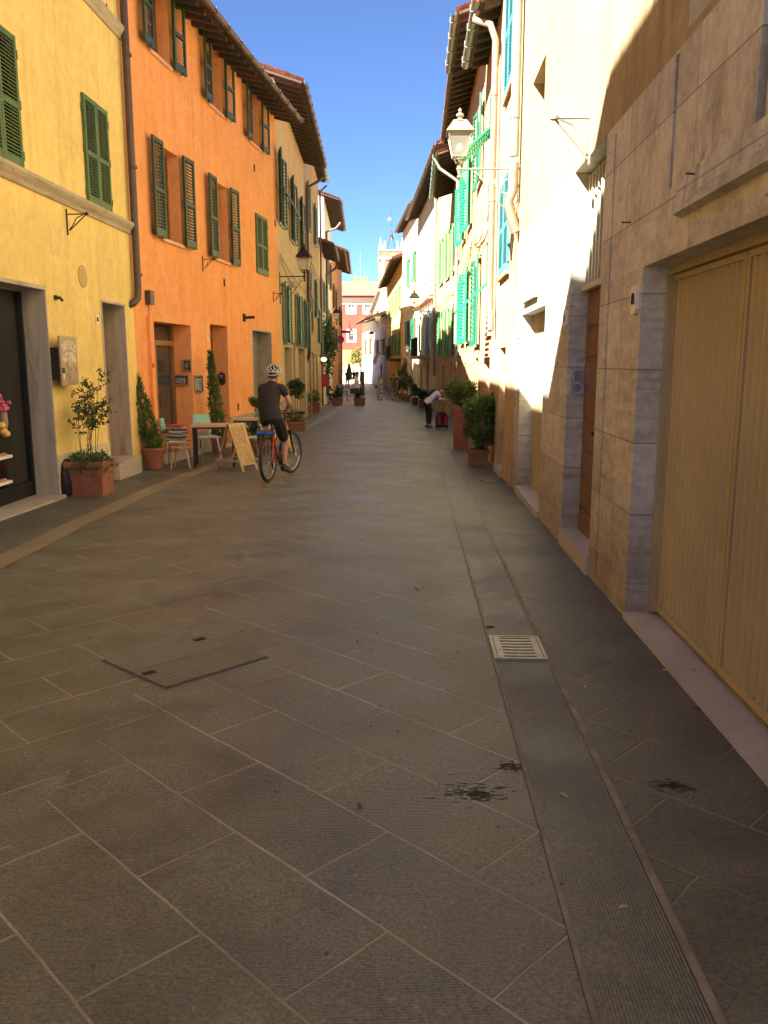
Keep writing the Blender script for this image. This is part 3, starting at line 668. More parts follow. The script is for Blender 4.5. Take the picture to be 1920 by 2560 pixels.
for i in range(5):
    for s_ in (1, -1): t.tube([fO.pt(u0 + .05, -dp + .08, 2.0 + i * .12), fO.pt(u1 - .05, -dp + .08, 2.0 + (i + 3.2 * s_) * .12)], .008, 5)
t.build('fanlight_grille', M_iron, hO)
t = MB(); u0, u1, z0, z1, dp = d3; t.box(fO, u0, u1, -dp - .01, -dp + .04, -.5, z1); t.box(fO, (u0 + u1) / 2 - .02, (u0 + u1) / 2 + .02, -dp + .04, -dp + .06, -.5, z1)
t.build('garage_door', plain('grey_metal_door', (.22, .21, .18), .6), hO)
t = MB(); t.box(fO, u0 - .04, u1 + .04, 0, .012, z1, z1 + .045); t.box(fO, u0 - .04, u0, 0, .012, -.5, z1); t.box(fO, u1, u1 + .04, 0, .012, -.5, z1); t.build('door_trim', M_sill, hO)
boxes('plinth', fO, stucco('grey_plinth', (.36, .33, .25), (.2, .16, .1), .15, .5), hO, (d1[1] + .001, d2[0] - .001, 0, .014, -.6, .18), (d2[1], d3[0] - .04, 0, .014, -.6, fO.hit('D', 1020, 1600)[1]), (d3[1] + .04, fO.L, 0, .014, -.6, .2), (0, d1[0], 0, .014, -.6, 0))
boxes('threshold', fO, M_sill, hO, (d1[0], d1[1] + .06, -.4, .08, -.6, fO.g(d1[0]) + .05), (d2[0], d2[1] + .06, -.4, .08, -.6, fO.g(d2[0]) + .05))
for k, x, y in (('D', 690, 305), ('D', 1283, 590)): u, z = fO.hit(k, x, y); tri_bracket(hO, fO, u, z + .02, s=.9, arm=.24, h=.3)
for k, x, y in (('C', 1227, 1452), ('C', 1408, 1930), ('D', 872, 492), ('D', 988, 1533), ('W', 712, 480)):
    u, z = fO.hit(k, x, y); t = MB(); t.box(fO, u - .035, u + .035, -.001, .016, z - .08, z + .08); t.build('vent_slot', M_dark, hO)
u, z = fO.hit('D', 1035, 785); t = MB(); t.box(fO, u - .06, u + .06, 0, .05, z - .09, z + .09); t.tube([fO.pt(u, .05, z), fO.pt(u, .28, z + .01)], .035, 10); t.build('wall_spotlight', M_black, hO)
u, z = fO.hit('D', 226, 618); t = MB(); t.box(fO, u - .09, u + .09, 0, .1, z - .12, z + .12); t.build('junction_box', M_gutter, hO)
t = MB(); t.tube([fO.pt(u - .02, .03, z - .12), fO.pt(u - .02, .03, z - .55)], .006, 5); t.build('cable', M_black, hO)
t = MB(); t.box(fO, u - .07, u + .02, 0, .06, -.4, fO.hit('D', 220, 770)[1]); t.build('painted_conduit', W_o, hO)
t = MB(); t.lathe([(0, 0), (.05, .0), (.03, .02), (0, .02)], fO.pt(u - .02, .061, fO.hit('D', 250, 1183)[1]), 10, fO.n); t.build('red_sticker', plain('red_sticker', (.7, .06, .03), .5), hO)
u, z = fO.hit('D', 730, 942); plate(fO, u, z, .11, .15, '2', 'small white number plate on the orange wall between the first two doorways', tsz=.09)
u, z = fO.hit('D', 1091, 985); plate(fO, u, z, .10, .13, '4', 'small white number plate left of the garage doorway of the orange house', tsz=.08)
# chalk boards and plaque
def board(k, xa, ya, xb, yb, name, label, d=0, rev=None, n=9, seed=1):
    f = rev or fO; u0, z0 = f.hit(k, xa, yb, d); u1, z1 = f.hit(k, xb, ya, d); u0, u1 = min(u0, u1), max(u0, u1)
    r = thing(name, label, 'chalkboard', tuple(f.pt((u0 + u1) / 2, d, (z0 + z1) / 2)))
    t = MB(); e = .028
    for b in ((u0, u1, z0, z0 + e), (u0, u1, z1 - e, z1), (u0, u0 + e, z0 + e, z1 - e), (u1 - e, u1, z0 + e, z1 - e)): t.box(f, b[0], b[1], d + .003, d + .03, b[2], b[3])
    t.build('board_frame', wood('pine_wood', (.45, .25, .10)), r)
    t = MB(); t.box(f, u0 + e, u1 - e, d + .003, d + .018, z0 + e, z1 - e); t.build('blackboard', plain('slate', (.03, .027, .025), .7), r)
    rnd = random.Random(seed); t = MB()
    for i in range(n):
        z = z1 - e - .03 - (z1 - z0 - 2 * e - .05) * i / n; a = u0 + e + .03
        while a < u1 - e - .05:
            l = rnd.uniform(.015, .05); pts = [f.pt(a + l * q / 4, d + .02, z - rnd.uniform(0, .028)) for q in range(5)]
            t.tube(pts, .0035, 4); a += l + rnd.uniform(.006, .02)
    t.build('chalk_writing', plain('chalk', (.72, .70, .64), .9), r)
    return r
fRev = Fr(tuple(fO.pt(d1[1] - .012, -.4, 0))[:2], tuple(fO.pt(d1[1] - .012, 0, 0))[:2], 1)     # the far reveal of the first doorway, facing the viewer
board('D', 532, 1135, 600, 1238, 'chalkboard', 'small upright chalkboard in the doorway reveal above the wide chalkboard', 0.0, fRev, 6, 3)
board('D', 447, 1262, 578, 1352, 'chalkboard', 'wide chalkboard with chalk drawings hung across the doorway corner', .03, fRev, 6, 4)
board('D', 620, 1265, 684, 1418, 'chalkboard', 'narrow chalkboard menu on the orange wall right of the cafe door', 0, None, 12, 5)
fRv2 = Fr(tuple(fO.pt(d2[1] - .012, -.4, 0))[:2], tuple(fO.pt(d2[1] - .012, 0, 0))[:2], 1)
u0, z0 = fRv2.hit('U', 1337, 1380); u1, z1 = fRv2.hit('U', 1457, 1132); uc, zc, hw, hh = (u0 + u1) / 2, (z0 + z1) / 2, abs(u1 - u0) / 2, (z1 - z0) / 2
r = thing('wall_plaque', 'dark scalloped plaque in the second doorway of the orange house', 'plaque', tuple(fRv2.pt(uc, .01, zc)))
t = MB(); t.prism([(uc - hw, zc - hh * .7), (uc - hw * .5, zc - hh * .75), (uc - hw * .3, zc - hh), (uc + hw * .3, zc - hh), (uc + hw * .5, zc - hh * .75), (uc + hw, zc - hh * .7), (uc + hw, zc + hh * .7), (uc + hw * .5, zc + hh * .75), (uc + hw * .3, zc + hh), (uc - hw * .3, zc + hh), (uc - hw * .5, zc + hh * .75), (uc - hw, zc + hh * .7)], fRv2, .002, .02); t.build('plaque_board', plain('plaque_dark', (.035, .025, .02), .5), r)
t = MB(); t.box(fRv2, uc - hw * .6, uc + hw * .3, .02, .023, zc + hh * .45, zc + hh * .52); t.box(fRv2, uc - hw * .6, uc + hw * .3, .02, .023, zc + hh * .2, zc + hh * .27); t.build('lettering', M_plate, r)

# ---- cream house (third on the left)
zc0 = 4.95
opc = [[.25, 1.2, 5.5, 7.35, .15], [3.7, 4.65, 5.5, 7.35, .15], [7.0, 7.95, 5.5, 7.35, .15], [1.2, 2.1, 2.2, 3.9, .15], [5.2, 6.1, 2.2, 3.9, .15], [8.2, 9.0, 2.2, 3.9, .15]]
def cm(xa, xb, ytop, k='T'): return [fC.hit(k, xa, 2100)[0], fC.hit(k, xb, 2100)[0], -.9, fC.hit(k, (xa + xb) / 2, ytop)[1], .35]
dc = [cm(228, 358, 1980), cm(384, 430, 1890), cm(484, 600, 2000)]
hC, _ = house('cream_house', 'cream plastered house with dark open shutters beyond the orange house', fC, 9.04, W_c, opc + dc, .75, pitch=.3)
for i, o in enumerate(opc): window(hC, fC, o, M_grn if i < 3 else M_grn_d, 'open', .25 if i < 3 else .12, .12, 16)
for i, o in enumerate(dc):
    t = MB(); t.box(fC, o[0], o[1], -.36, -.32, -.9, o[3]); t.build('door', plain('taupe_door', (.20, .16, .10), .7), hC)
for o in (dc[0], dc[2]):
    t = MB(); t.box(fC, o[0] - .05, o[1] + .05, 0, .012, o[3], o[3] + .06); t.box(fC, o[0] - .05, o[0], 0, .012, -.9, o[3]); t.box(fC, o[1], o[1] + .05, 0, .012, -.9, o[3]); t.build('door_trim', M_sill, hC)
boxes('plinth', fC, MATS['grey_plinth'], hC, (0, dc[0][0] - .05, 0, .015, -.9, .5), (dc[2][1] + .05, fC.L, 0, .015, -.9, .5))
pipe(hC, fC, [(fC.L - .1, .72, 8.6), (fC.L - .1, .6, 8.45), (fC.L - .1, .12, 8.2)] + [(fC.L - .1, .12, z) for z in (7, 5, 3)] + [(fC.L - .1, .12, 1.9), (fC.L - .02, .06, 1.75)], .055, M_gutter)
# horizontal timber bar across the upper shutters
t = MB(); t.box(fC, .2, 5.8, .14, .17, 6.42, 6.5); t.build('clothes_pole', M_black, hC)

# ---- tan weathered house
o4 = [[1.0, 1.8, 6.9, 8.6, .15], [5.6, 6.4, 6.9, 8.6, .15], [1.0, 1.8, 3.7, 5.3, .15], [5.6, 6.4, 3.7, 5.3, .15], [3.2, 4.0, 2.9, 4.4, .15], [7.9, 8.6, 2.6, 4.1, .15]]
e4 = [[1.5, 2.4, -1.1, 1.8, .3], [3.6, 4.6, -1.1, 1.9, .3], [6.2, 7.4, -1.1, 1.9, .3]]
h4, _ = house('tan_house', 'weathered tan house with patched brown plaster and narrow shutters', f4, 10.45, W_t, o4 + e4, .4, gut=M_gutg)
for i, o in enumerate(o4): window(h4, f4, o, M_grn_d if i % 2 else M_grn, 'open' if i != 4 else 'closed', .15, .1, 14)
for o in e4: t = MB(); t.box(f4, o[0], o[1], -.3, -.26, -1.1, o[3]); t.build('door', M_wood, h4)
pipe(h4, f4, [(f4.L - .1, .45, 10.2), (f4.L - .1, .1, 9.9)] + [(f4.L - .1, .10, z) for z in (8, 5, 2)] + [(f4.L - .1, .10, -.6)], .05, plain('rust_red_pipe', (.20, .06, .04), .5))
t = MB(); t.box(f4, 3.0, 8.9, 0, .05, 1.95, 2.05); t.build('string_course', W_t, h4)
# ---- low ochre house with red roof
o5 = [[.8, 1.6, 4.4, 5.9, .15], [3.8, 4.6, 4.4, 5.9, .15], [.8, 1.6, 1.6, 3.1, .15], [3.8, 4.6, 1.6, 3.1, .15]]
h5, _ = house('ochre_house', 'low pale ochre house with a red tiled overhanging roof', f5, 7.4, W_5, o5 + [[2.2, 3.2, -1.2, 1.3, .3]], .72)
for o in o5: window(h5, f5, o, M_grn_d, 'open', .15, .12, 12)
t = MB(); t.box(f5, 2.2, 3.2, -.3, -.26, -1.2, 1.3); t.build('door', M_wood, h5)
pipe(h5, f5, [(f5.L - .1, .75, 7.1), (f5.L - .1, .6, 6.9), (f5.L - .1, .12, 6.6)] + [(f5.L - .1, .12, z) for z in (5, 3)] + [(f5.L - .1, .12, .6)], .07, M_gutter)
# ---- grey white house, taller
o6 = [[3.0, 3.9, 6.4, 8.0, .15], [7.0, 7.9, 6.4, 8.0, .15], [3.0, 3.9, 3.2, 4.8, .15], [7.0, 7.9, 3.2, 4.8, .15]]
h6, _ = house('grey_white_house', 'pale grey and white house taller than the red roofed one before it', f6, 10.7, W_6, o6 + [[4, 5.2, -1.2, 1.4, .3]], .9)
for o in o6: window(h6, f6, o, M_brnsh, 'open', .15, .12, 12)
t = MB(); t.box(f6, 4, 5.2, -.3, -.26, -1.2, 1.4); t.build('door', M_wood, h6)
pipe(h6, f6, [(.3, .95, 9.5), (.3, .7, 9.2), (.3, .12, 9)] + [(.3, .12, z) for z in (7, 5, 3)] + [(.3, .12, .3)], .07, M_gutter)
# ---- terracotta houses to the end
o7 = [[2, 3, 5.6, 7.2, .15], [7, 8, 5.6, 7.2, .15], [2, 3, 2.6, 4.2, .15], [7, 8, 2.6, 4.2, .15]]
h7, _ = house('terracotta_house', 'terracotta plastered house with a deep dark eave', f7, 9.3, W_7, o7, .85)
for o in o7: window(h7, f7, o, M_brnsh, 'open', .15, .12, 12)
h8, _ = house('brown_corner_house', 'brown corner house at the far left end of the street', f8, 10.9, stucco('brown_plaster', (.40, .24, .13), (.28, .17, .1), .15, .5, None, 0, 17), [[5, 6, 5, 6.6, .15], [11, 12, 5, 6.6, .15], [3, 4.4, -1.2, 1.6, .3], [9, 10.4, -1.2, 1.6, .3]], .9)
for o in ([5, 6, 5, 6.6, .15], [11, 12, 5, 6.6, .15]): window(h8, f8, o, M_brnsh, 'open', .15, .12, 12)
# balcony with plants on the brown corner house
t = MB(); t.box(f8, 12, 16, 0, .9, 4.6, 4.75)
for i in range(15): t.tube([f8.pt(12.1 + i * .27, .86, 4.75), f8.pt(12.1 + i * .27, .86, 5.6)], .015, 4)
t.tube([f8.pt(12.05, .86, 5.6), f8.pt(15.95, .86, 5.6)], .02, 5); t.build('balcony', M_iron, h8)
# ================================================================== RIGHT SIDE
Rp = lambda y: (1.42 + .037 * y, y)
B0, B1, B2, B3, B4, B5, B5b = Rp(-9), Rp(11.95), Rp(15.0), Rp(17.9), Rp(21.0), Rp(27.4), Rp(34)
B6 = (2.47, 39.6); B7 = (2.03, 51); B8 = (1.35, 62); B9 = (.3, 86); B10 = (-1.3, 98); B11 = (-2.9, 112)
# travertine slab cladding: slabs laid out in the plane of the wall
def slabs(name, seed, bw, rh, col, dark, off=.0):
    t = NT(name); v = t.co(scale=(1, 1, 1), loc=(0, 0, .0)); sp = t.n('SeparateXYZ'); t.l(v, sp.inputs[0]); cb = t.n('CombineXYZ'); t.l(sp.outputs[1], cb.inputs[0]); t.l(sp.outputs[2], cb.inputs[1])
    br = t.n('TexBrick'); br.offset = off; br.inputs['Scale'].default_value = 1; br.inputs['Brick Width'].default_value = bw; br.inputs['Row Height'].default_value = rh
    br.inputs['Mortar Size'].default_value = .005; br.inputs['Mortar Smooth'].default_value = .1; br.inputs['Bias'].default_value = 0
    for q, k in (('Color1', .84), ('Color2', 1.12), ('Mortar', 1)): br.inputs[q].default_value = tuple(mul(col, k)) + (1,)
    t.l(cb.outputs[0], br.inputs['Vector'])
    # per slab grain: streaks run along the slab
    vs = t.co(scale=(1, 1.6, 6), loc=(seed, 0, 0)); g1 = t.noise(vs, 1.4, 8, .7, .7)
    vv = t.co(scale=(1, 4, 1.3), loc=(seed, 5, 0)); g2 = t.noise(vv, 1.4, 8, .7, .7)
    sel = t.math('GREATER_THAN', t.noise(t.co(scale=(1, .9, .9), loc=(seed, 2, .3)), .9, 0), .5)
    g = t.mix(t.math('GREATER_THAN', sp.outputs[2], 2.3), g1, g2)
    c = t.mix(.75, br.outputs['Color'], t.ramp(g, [(.28, (.22, .2, .18)), (.5, (.5, .5, .5)), (.72, (.72, .70, .66))]), 'OVERLAY')
    bl = t.noise(t.co(loc=(seed, 1, 2)), 1.9, 9, .78, .6); c = t.mix(t.math('MULTIPLY', t.ramp(bl, [(.50, (0, 0, 0)), (.66, (1, 1, 1))]), .42), c, dark)
    fl = t.noise(t.co(loc=(seed, 4, 2)), 13, 6, .8, .3); c = t.mix(.45, c, t.ramp(fl, [(.35, (.28, .27, .26)), (.65, (.72, .72, .71))]), 'OVERLAY')
    pit = t.noise(t.co(scale=(5, 12, 30)), 1.2, 4, .6); c = t.mix(t.math('MULTIPLY', t.ramp(pit, [(.28, (1, 1, 1)), (.34, (0, 0, 0))]), .6), c, mul(dark, .35))
    c = t.mix(t.math('MULTIPLY', br.outputs['Fac'], .6), c, mul(dark, .4))
    # damp grime near the pavement
    zz = t.n('MapRange'); zz.inputs['From Min'].default_value = .75; zz.inputs['From Max'].default_value = -.1; t.l(sp.outputs[2], zz.inputs[0])
    gm = t.math('MULTIPLY', zz.outputs[0], t.noise(t.co(loc=(seed, 9, 0)), 3, 6, .7)); c = t.mix(t.math('MULTIPLY', gm, .9), c, (.22, .13, .05))
    h = t.math('ADD', t.math('MULTIPLY', br.outputs['Fac'], -1), t.math('MULTIPLY', t.ramp(pit, [(.25, (0, 0, 0)), (.4, (1, 1, 1))]), .35)); t.bump(h, .6, .008)
    m = t.done(c, .62, spec=.35); MATS[name] = m; return m
M_slab = slabs('travertine_slabs', 2, 1.35, .47, (.56, .53, .46), (.30, .26, .21))
M_upst = stucco('cream_stucco_upper', (.42, .32, .18), (.20, .14, .08), .16, .6, (.33, .25, .15), .5, 21)
M_yg = plain('beige_garage_paint', (.44, .36, .20), .5, 0, .10, 1.2)
_n = M_yg.node_tree; _r = [x for x in _n.nodes if x.type == 'VALTORGB'][0]; _r.color_ramp.elements[0].position = .42
M_yg2 = stucco('beige_garage_weathered', (.46, .31, .11), (.2, .12, .05), .1, .5)
fS = Fr(B0, B1, -1)
def US(k, x, y, d=0): return fS.hit(k, x, y, d)
yu = lambda Y: (Y + 9) * math.hypot(.037, 1)
zt1 = 3.27
ga1 = [yu(2.3), US('L', 372, 8)[0], -.4, US('_', 1614, 665)[1], .22]
ga1[1] = yu(5.36)
bd = [yu(6.56), yu(7.84), -.4, zt1, .2]
ga2 = [yu(9.3), yu(11.35), -.4, 2.22, .2]
slot = [yu(9.88), yu(10.9), zt1 + .12, 4.95, .16]
upw = [yu(3.1), yu(4.72), 3.32, 5.0, .15]
grooves = [[US('J', 716, 1300)[0], US('J', 716, 1300)[0] + .045, -.05, 3.2, .05], [US('K', 800, 700)[0] - .02, US('K', 800, 700)[0] + .035, 2.56, 3.25, .05], [US('K', 1375, 500)[0] - .10, US('K', 1375, 500)[0], 2.56, 3.27, .08], [yu(11.9), yu(11.945), .1, 3.2, .05]]
lowops = [ga1, bd, ga2]
hS, wl = house('stone_clad_house', 'travertine clad house with a beige garage door, nearest on the right', fS, 9.5, M_slab, lowops + [upw, slot] + grooves, roof=False, depth=6)
# split the wall face: slabs below, plaster above
bpy.data.objects.remove(wl)
mb = MB(); facade(mb, fS, [o for o in lowops + grooves], fS.g(0) - .6, zt1)
for o in lowops + grooves: reveal(mb, fS, o, o[4])
mb.build('stone_cladding', M_slab, hS)
mb = MB(); facade(mb, fS, [upw, slot], zt1, 9.5)
for o in (upw, slot): reveal(mb, fS, o, o[4])
mb.quad(fS.pt(0, -.0, zt1), fS.pt(fS.L, 0, zt1), fS.pt(fS.L, -.001, zt1), fS.pt(0, -.001, zt1))
for u in (0, fS.L): mb.quad(fS.pt(u, 0, -1), fS.pt(u, 0, 9.5), fS.pt(u, -6, 9.5), fS.pt(u, -6, -1))
mb.quad(fS.pt(0, 0, 9.5), fS.pt(fS.L, 0, 9.5), fS.pt(fS.L, -6, 9.5), fS.pt(0, -6, 9.5)); mb.quad(fS.pt(0, -6, -1), fS.pt(fS.L, -6, -1), fS.pt(fS.L, -6, 9.5), fS.pt(0, -6, 9.5))
mb.build('wall', M_upst, hS)
mb = MB(); mb.box(fS, upw[0], upw[1], -.17, -.14, upw[2], upw[3]); mb.build('window', plain('grey_blind', (.20, .19, .19), .6), hS)
mb = MB(); mb.box(fS, slot[0], slot[1], -.19, -.15, slot[2], slot[3]); mb.build('blind_niche', M_upst, hS)
mb = MB(); mb.box(fS, grooves[2][0], grooves[2][1], -.085, -.07, 2.5, 3.3)
for g_ in grooves: mb.box(fS, g_[0] + .001, g_[1] - .001, -g_[4] - .01, -g_[4] + .002, g_[2], g_[3])
mb.build('joint_backing', plain('dark_joint', (.12, .085, .06), .9, 0, .3), hS)
# cladding edge strip, ledge below the upper window, its end block
sl0, sl1 = US('K', 745, 1500, .07)[0], US('K', 1388, 1150, .07)[0]
mb = MB(); mb.hexa([fS.pt(sl1, 0.001, 2.36), fS.pt(sl0, 0.001, 2.36), fS.pt(sl0, .045, 2.38), fS.pt(sl1, .045, 2.38), fS.pt(sl1, .001, 2.58), fS.pt(sl0, .001, 2.58), fS.pt(sl0, .02, 2.575), fS.pt(sl1, .02, 2.575)]); mb.build('window_ledge', M_slab, hS)
# doors
def corr(mb, f, u0, u1, z0, z1, d, per=.085, amp=.026):
    n = int((u1 - u0) / per * 4); us = [u0 + (u1 - u0) * i / n for i in range(n + 1)]
    vs = [f.pt(u, d + (amp if (i % 4) in (1, 2) else 0), z) for z in (z0, z1) for i, u in enumerate(us)]; W_ = n + 1
    mb.add(vs, [(i, i + 1, W_ + i + 1, W_ + i) for i in range(n)])
g0 = gz(4)
mb = MB(); sp_ = US('L', 750, 900, -.21)[0]
mb.box(fS, ga1[1] - .05, ga1[1], -.22, -.15, g0 + .03, ga1[3]); mb.box(fS, ga1[0], ga1[1] - .05, -.22, -.15, ga1[3] - .05, ga1[3])
gd = mb.build('garage_door', M_yg, hS)
for a, b in ((sp_ + .006, ga1[1] - .056), (ga1[0] + .02, sp_ - .006)):
    mb = MB(); corr(mb, fS, a + .03, b - .03, g0 + .1, ga1[3] - .09, -.212); mb.box(fS, a, a + .03, -.215, -.18, g0 + .055, ga1[3] - .055); mb.box(fS, b - .03, b, -.215, -.18, g0 + .055, ga1[3] - .055)
    mb.box(fS, a + .03, b - .03, -.215, -.18, g0 + .055, g0 + .1); mb.box(fS, a + .03, b - .03, -.215, -.18, ga1[3] - .09, ga1[3] - .055); mb.build('corrugated_leaf', M_yg, gd)
mb = MB(); mb.box(fS, ga1[0], ga1[1], -.24, -.225, -.3, ga1[3]); mb.build('door_back', M_dark, hS)
mb = MB(); mb.box(fS, ga1[0], ga1[1] + .0, -.22, .015, -.4, gz(5.2) + .035); mb.build('garage_threshold', travertine('pale_marble', (.52, .48, .40), (.40, .35, .28), 7, False), hS)
mb = MB(); corr(mb, fS, ga2[0], ga2[1], -.3, ga2[3] - .2, -.19, .07, .008); corr(mb, fS, ga2[0], ga2[1], ga2[3] - .2, ga2[3], -.175, .05, .012); mb.build('narrow_garage_door', M_yg, hS)
mb = MB(); mb.box(fS, ga2[0], ga2[1], -.2, .03, -.5, gz(10.4) + .09); mb.build('garage_threshold', MATS['pale_marble'], hS)
zh = US('J', 250, 275)[1]; mb = MB(); mb.box(fS, yu(9.9), yu(11.1), .001, .05, zh - .03, zh + .02); mb.build('door_hood', M_slab, hS)
zd = US('J', 640, 245, -.2)[1]
mb = MB(); mb.box(fS, bd[0], bd[1], -.2, -.165, -.2, zd)
for j in range(8):
    z = .0 + (zd - .08) * j / 8
    for a, b in ((bd[0] + .06, (bd[0] + bd[1]) / 2 - .03), ((bd[0] + bd[1]) / 2 + .03, bd[1] - .06)): mb.box(fS, a, b, -.165, -.15, z + .04, z + (zd - .08) / 8 - .02)
dd = mb.build('brown_door', wood('brown_door_wood', (.20, .095, .045), (1, 1, .1)), hS)
mb = MB(); c0 = (bd[0] + bd[1]) / 2; mb.tube([fS.pt(c0 - .06, -.15, 1.0), fS.pt(c0 - .06, -.09, 1.0), fS.pt(c0 - .16, -.09, 1.0)], .012, 6); mb.lathe([(0, 0), (.022, 0), (.022, .012), (0, .014)], fS.pt(c0 - .06, -.15, 1.12), 10, fS.n); mb.build('handle', M_black, dd)
mb = MB()
for i in range(10): u = bd[0] + .07 + (bd[1] - bd[0] - .14) * i / 9; mb.box(fS, u - .018, u + .018, -.16, -.12, zd + .05, zt1 - .03)
mb.box(fS, bd[0], bd[1], -.19, -.10, zd, zd + .05); mb.box(fS, bd[0], bd[1], -.17, -.13, zt1 - .06, zt1 - .03); mb.build('fanlight_grille', plain('cream_bars', (.55, .50, .36), .5), hS)
mb = MB(); mb.box(fS, bd[0], bd[1], -.2, -.185, zd, zt1); mb.build('fanlight_glass', M_glass, hS)
mb = MB(); mb.box(fS, bd[0], bd[1], -.2, .02, -.6, .03); mb.build('doorstep', MATS['pale_marble'], hS)
u, z = US('K', 965, 1205); mb = MB(); mb.tube([fS.pt(u, 0, z), fS.pt(u, .07, z + .005)], .0045, 6); u, z = US('K', 490, 1537); mb.tube([fS.pt(u, 0, z), fS.pt(u, .06, z)], .0045, 6); mb.build('rusty_nails', M_iron, hS)
u, z = US('K', 218, 815); tri_bracket(hS, fS, u, z, M_gutg, 1.3, .3, .45)
u, z = US('Z', 1070, 520, .02); plate(fS, u, z, .15, .18, '68A', 'octagonal number plate 68A beside the near garage door', True, .075, -1)
u, z = US('J', 461, 425, .02); plate(fS, u, z, .12, .16, '68', 'octagonal number plate left of the brown door', True, .075, -1)
u, z = US('J', 143, 515, .02); plate(fS, u, z, .12, .14, '66', 'small number plate left of the narrow garage door', False, .06, -1)
# entry phone on the far reveal of the brown door
fI = Fr(tuple(fS.pt(bd[1] - .002, 0, 0))[:2], tuple(fS.pt(bd[1] - .002, -.2, 0))[:2], 1)
r = thing('entry_phone', 'silver entry phone in the jamb of the brown door', 'intercom', tuple(fI.pt(.1, .01, 1.42)))
mb = MB(); mb.box(fI, .035, .155, 0, .02, 1.30, 1.55); mb.build('panel', plain('brushed_silver', (.55, .56, .58), .25, .6, .04), r)
mb = MB(); mb.lathe([(0, 0), (.035, 0), (.03, .012), (0, .013)], fI.pt(.09, .02, 1.37), 14, fI.n); mb.box(fI, .06, .13, .02, .024, 1.43, 1.52); mb.build('speaker_grille', plain('mid_grey', (.2, .2, .2), .4), r)

# ---- the houses beyond
W_r2 = stucco('pale_cream_plaster', (.50, .375, .19), (.28, .19, .09), .12, .5, (.64, .48, .26), .3, 31)
W_r3 = stucco('peach_plaster', (.50, .33, .20), (.30, .18, .09), .12, .5, (.74, .48, .24), .5, 33)
W_r4 = stucco('cream_ochre_plaster', (.50, .34, .165), (.28, .17, .08), .15, .5, (.74, .42, .18), .4, 35)
W_r5 = stucco('worn_peach_plaster', (.48, .33, .175), (.24, .15, .085), .14, .55, (.46, .34, .22), .45, 37)
W_r6 = stucco('white_cream_plaster', (.52, .43, .275), (.34, .25, .15), .10, .35, (.60, .52, .42), .3, 39)
W_r7 = stucco('pale_apricot_plaster', (.72, .56, .38), (.5, .36, .2), .08, .3, None, 0, 41)
W_r8 = stucco('warm_yellow_plaster', (.72, .50, .17), (.5, .32, .12), .1, .3, None, 0, 43)
W_r9 = stucco('lilac_grey_plaster', (.40, .34, .31), (.3, .22, .18), .12, .4, None, 0, 45)
f2 = Fr(B1, B2, -1)
def mid_rect(f, k, xl, xr, yt, yb): return rc(f, k, xl, yb, xr, yt)
o = rc(f2, 'G', 1290, 1290, 1395, 300); b1 = [f2.hit('G', 1392, 800)[0], f2.hit('G', 1300, 800)[0], f2.hit('G', 1340, 1265)[1], f2.hit('G', 1340, 290)[1], .1]
b2 = [f2.hit('I', 858, 300)[0], f2.hit('I', 792, 300)[0], f2.hit('I', 815, 780)[1], f2.hit('I', 815, 780)[1] + 1.9, .1]
b1 = [min(b1[0], b1[1]), max(b1[0], b1[1]), b1[2], b1[3], .1]; b2 = [min(b2[0], b2[1]), max(b2[0], b2[1]), b2[2], b2[3], .1]
dA, dB = f2.hit('H', 1333, 900)[0], f2.hit('H', 1272, 900)[0]
dd2 = [min(dA, dB), max(dA, dB), -.6, f2.hit('H', 1300, 370)[1], .3]
hR2, _ = house('cream_narrow_house', 'narrow cream house with closed turquoise shutters beside the stone house', f2, 9.6, W_r2, [b1, b2, dd2], .3, depth=6)
for i, o in enumerate((b1, b2)): window(hR2, f2, o, M_blue, 'closed', ns=34, sill=True, sillmat=M_tile)
panel_door(hR2, f2, dd2, M_wood, dep=.3); mb = MB(); mb.box(f2, dd2[0] - .03, dd2[1] + .03, -.3, .06, -.8, f2.g(dd2[0]) + .1); mb.build('doorstep', MATS['pale_marble'], hR2)
mb = MB(); z_ = f2.hit('J', 50, 1300)[1]; mb.box(f2, 0, dd2[0] - .03, .0, .02, -.8, z_); mb.build('plinth', stucco('tan_plinth', (.46, .33, .18), (.28, .19, .1), .15, .5), hR2)
ug = .06
pipe(hS, fS, [(fS.L - ug, .1, z) for z in (9.4, 7, 5.5, 4.6)] + [(fS.L - ug, .1, f2.hit('I', 865, 1440)[1])], .062, M_gutg)
za = f2.hit('I', 860, 1500)[1]; pipe(hS, fS, [(fS.L - ug, .1, za), (fS.L - ug, .1, za - .35), (fS.L - ug, .16, za - .5), (fS.L - ug, .1, za - .75), (fS.L - ug, .04, za - .9)], .07, M_copper, name='terracotta_pipe')
mb = MB(); mb.tube([f2.pt(.12, .02, 7.5), f2.pt(.12, .02, za - 1), f2.pt(.2, .02, za - 1.4), f2.pt(.14, .02, za - 1.6)], .008, 5); mb.tube([f2.pt(.2, .02, za - .9), f2.pt(.25, .04, za - 1.3), f2.pt(.16, .03, za - 1.9), f2.pt(.22, .03, za - 2.2)], .006, 5); mb.build('loose_cables', M_gutg, hR2)

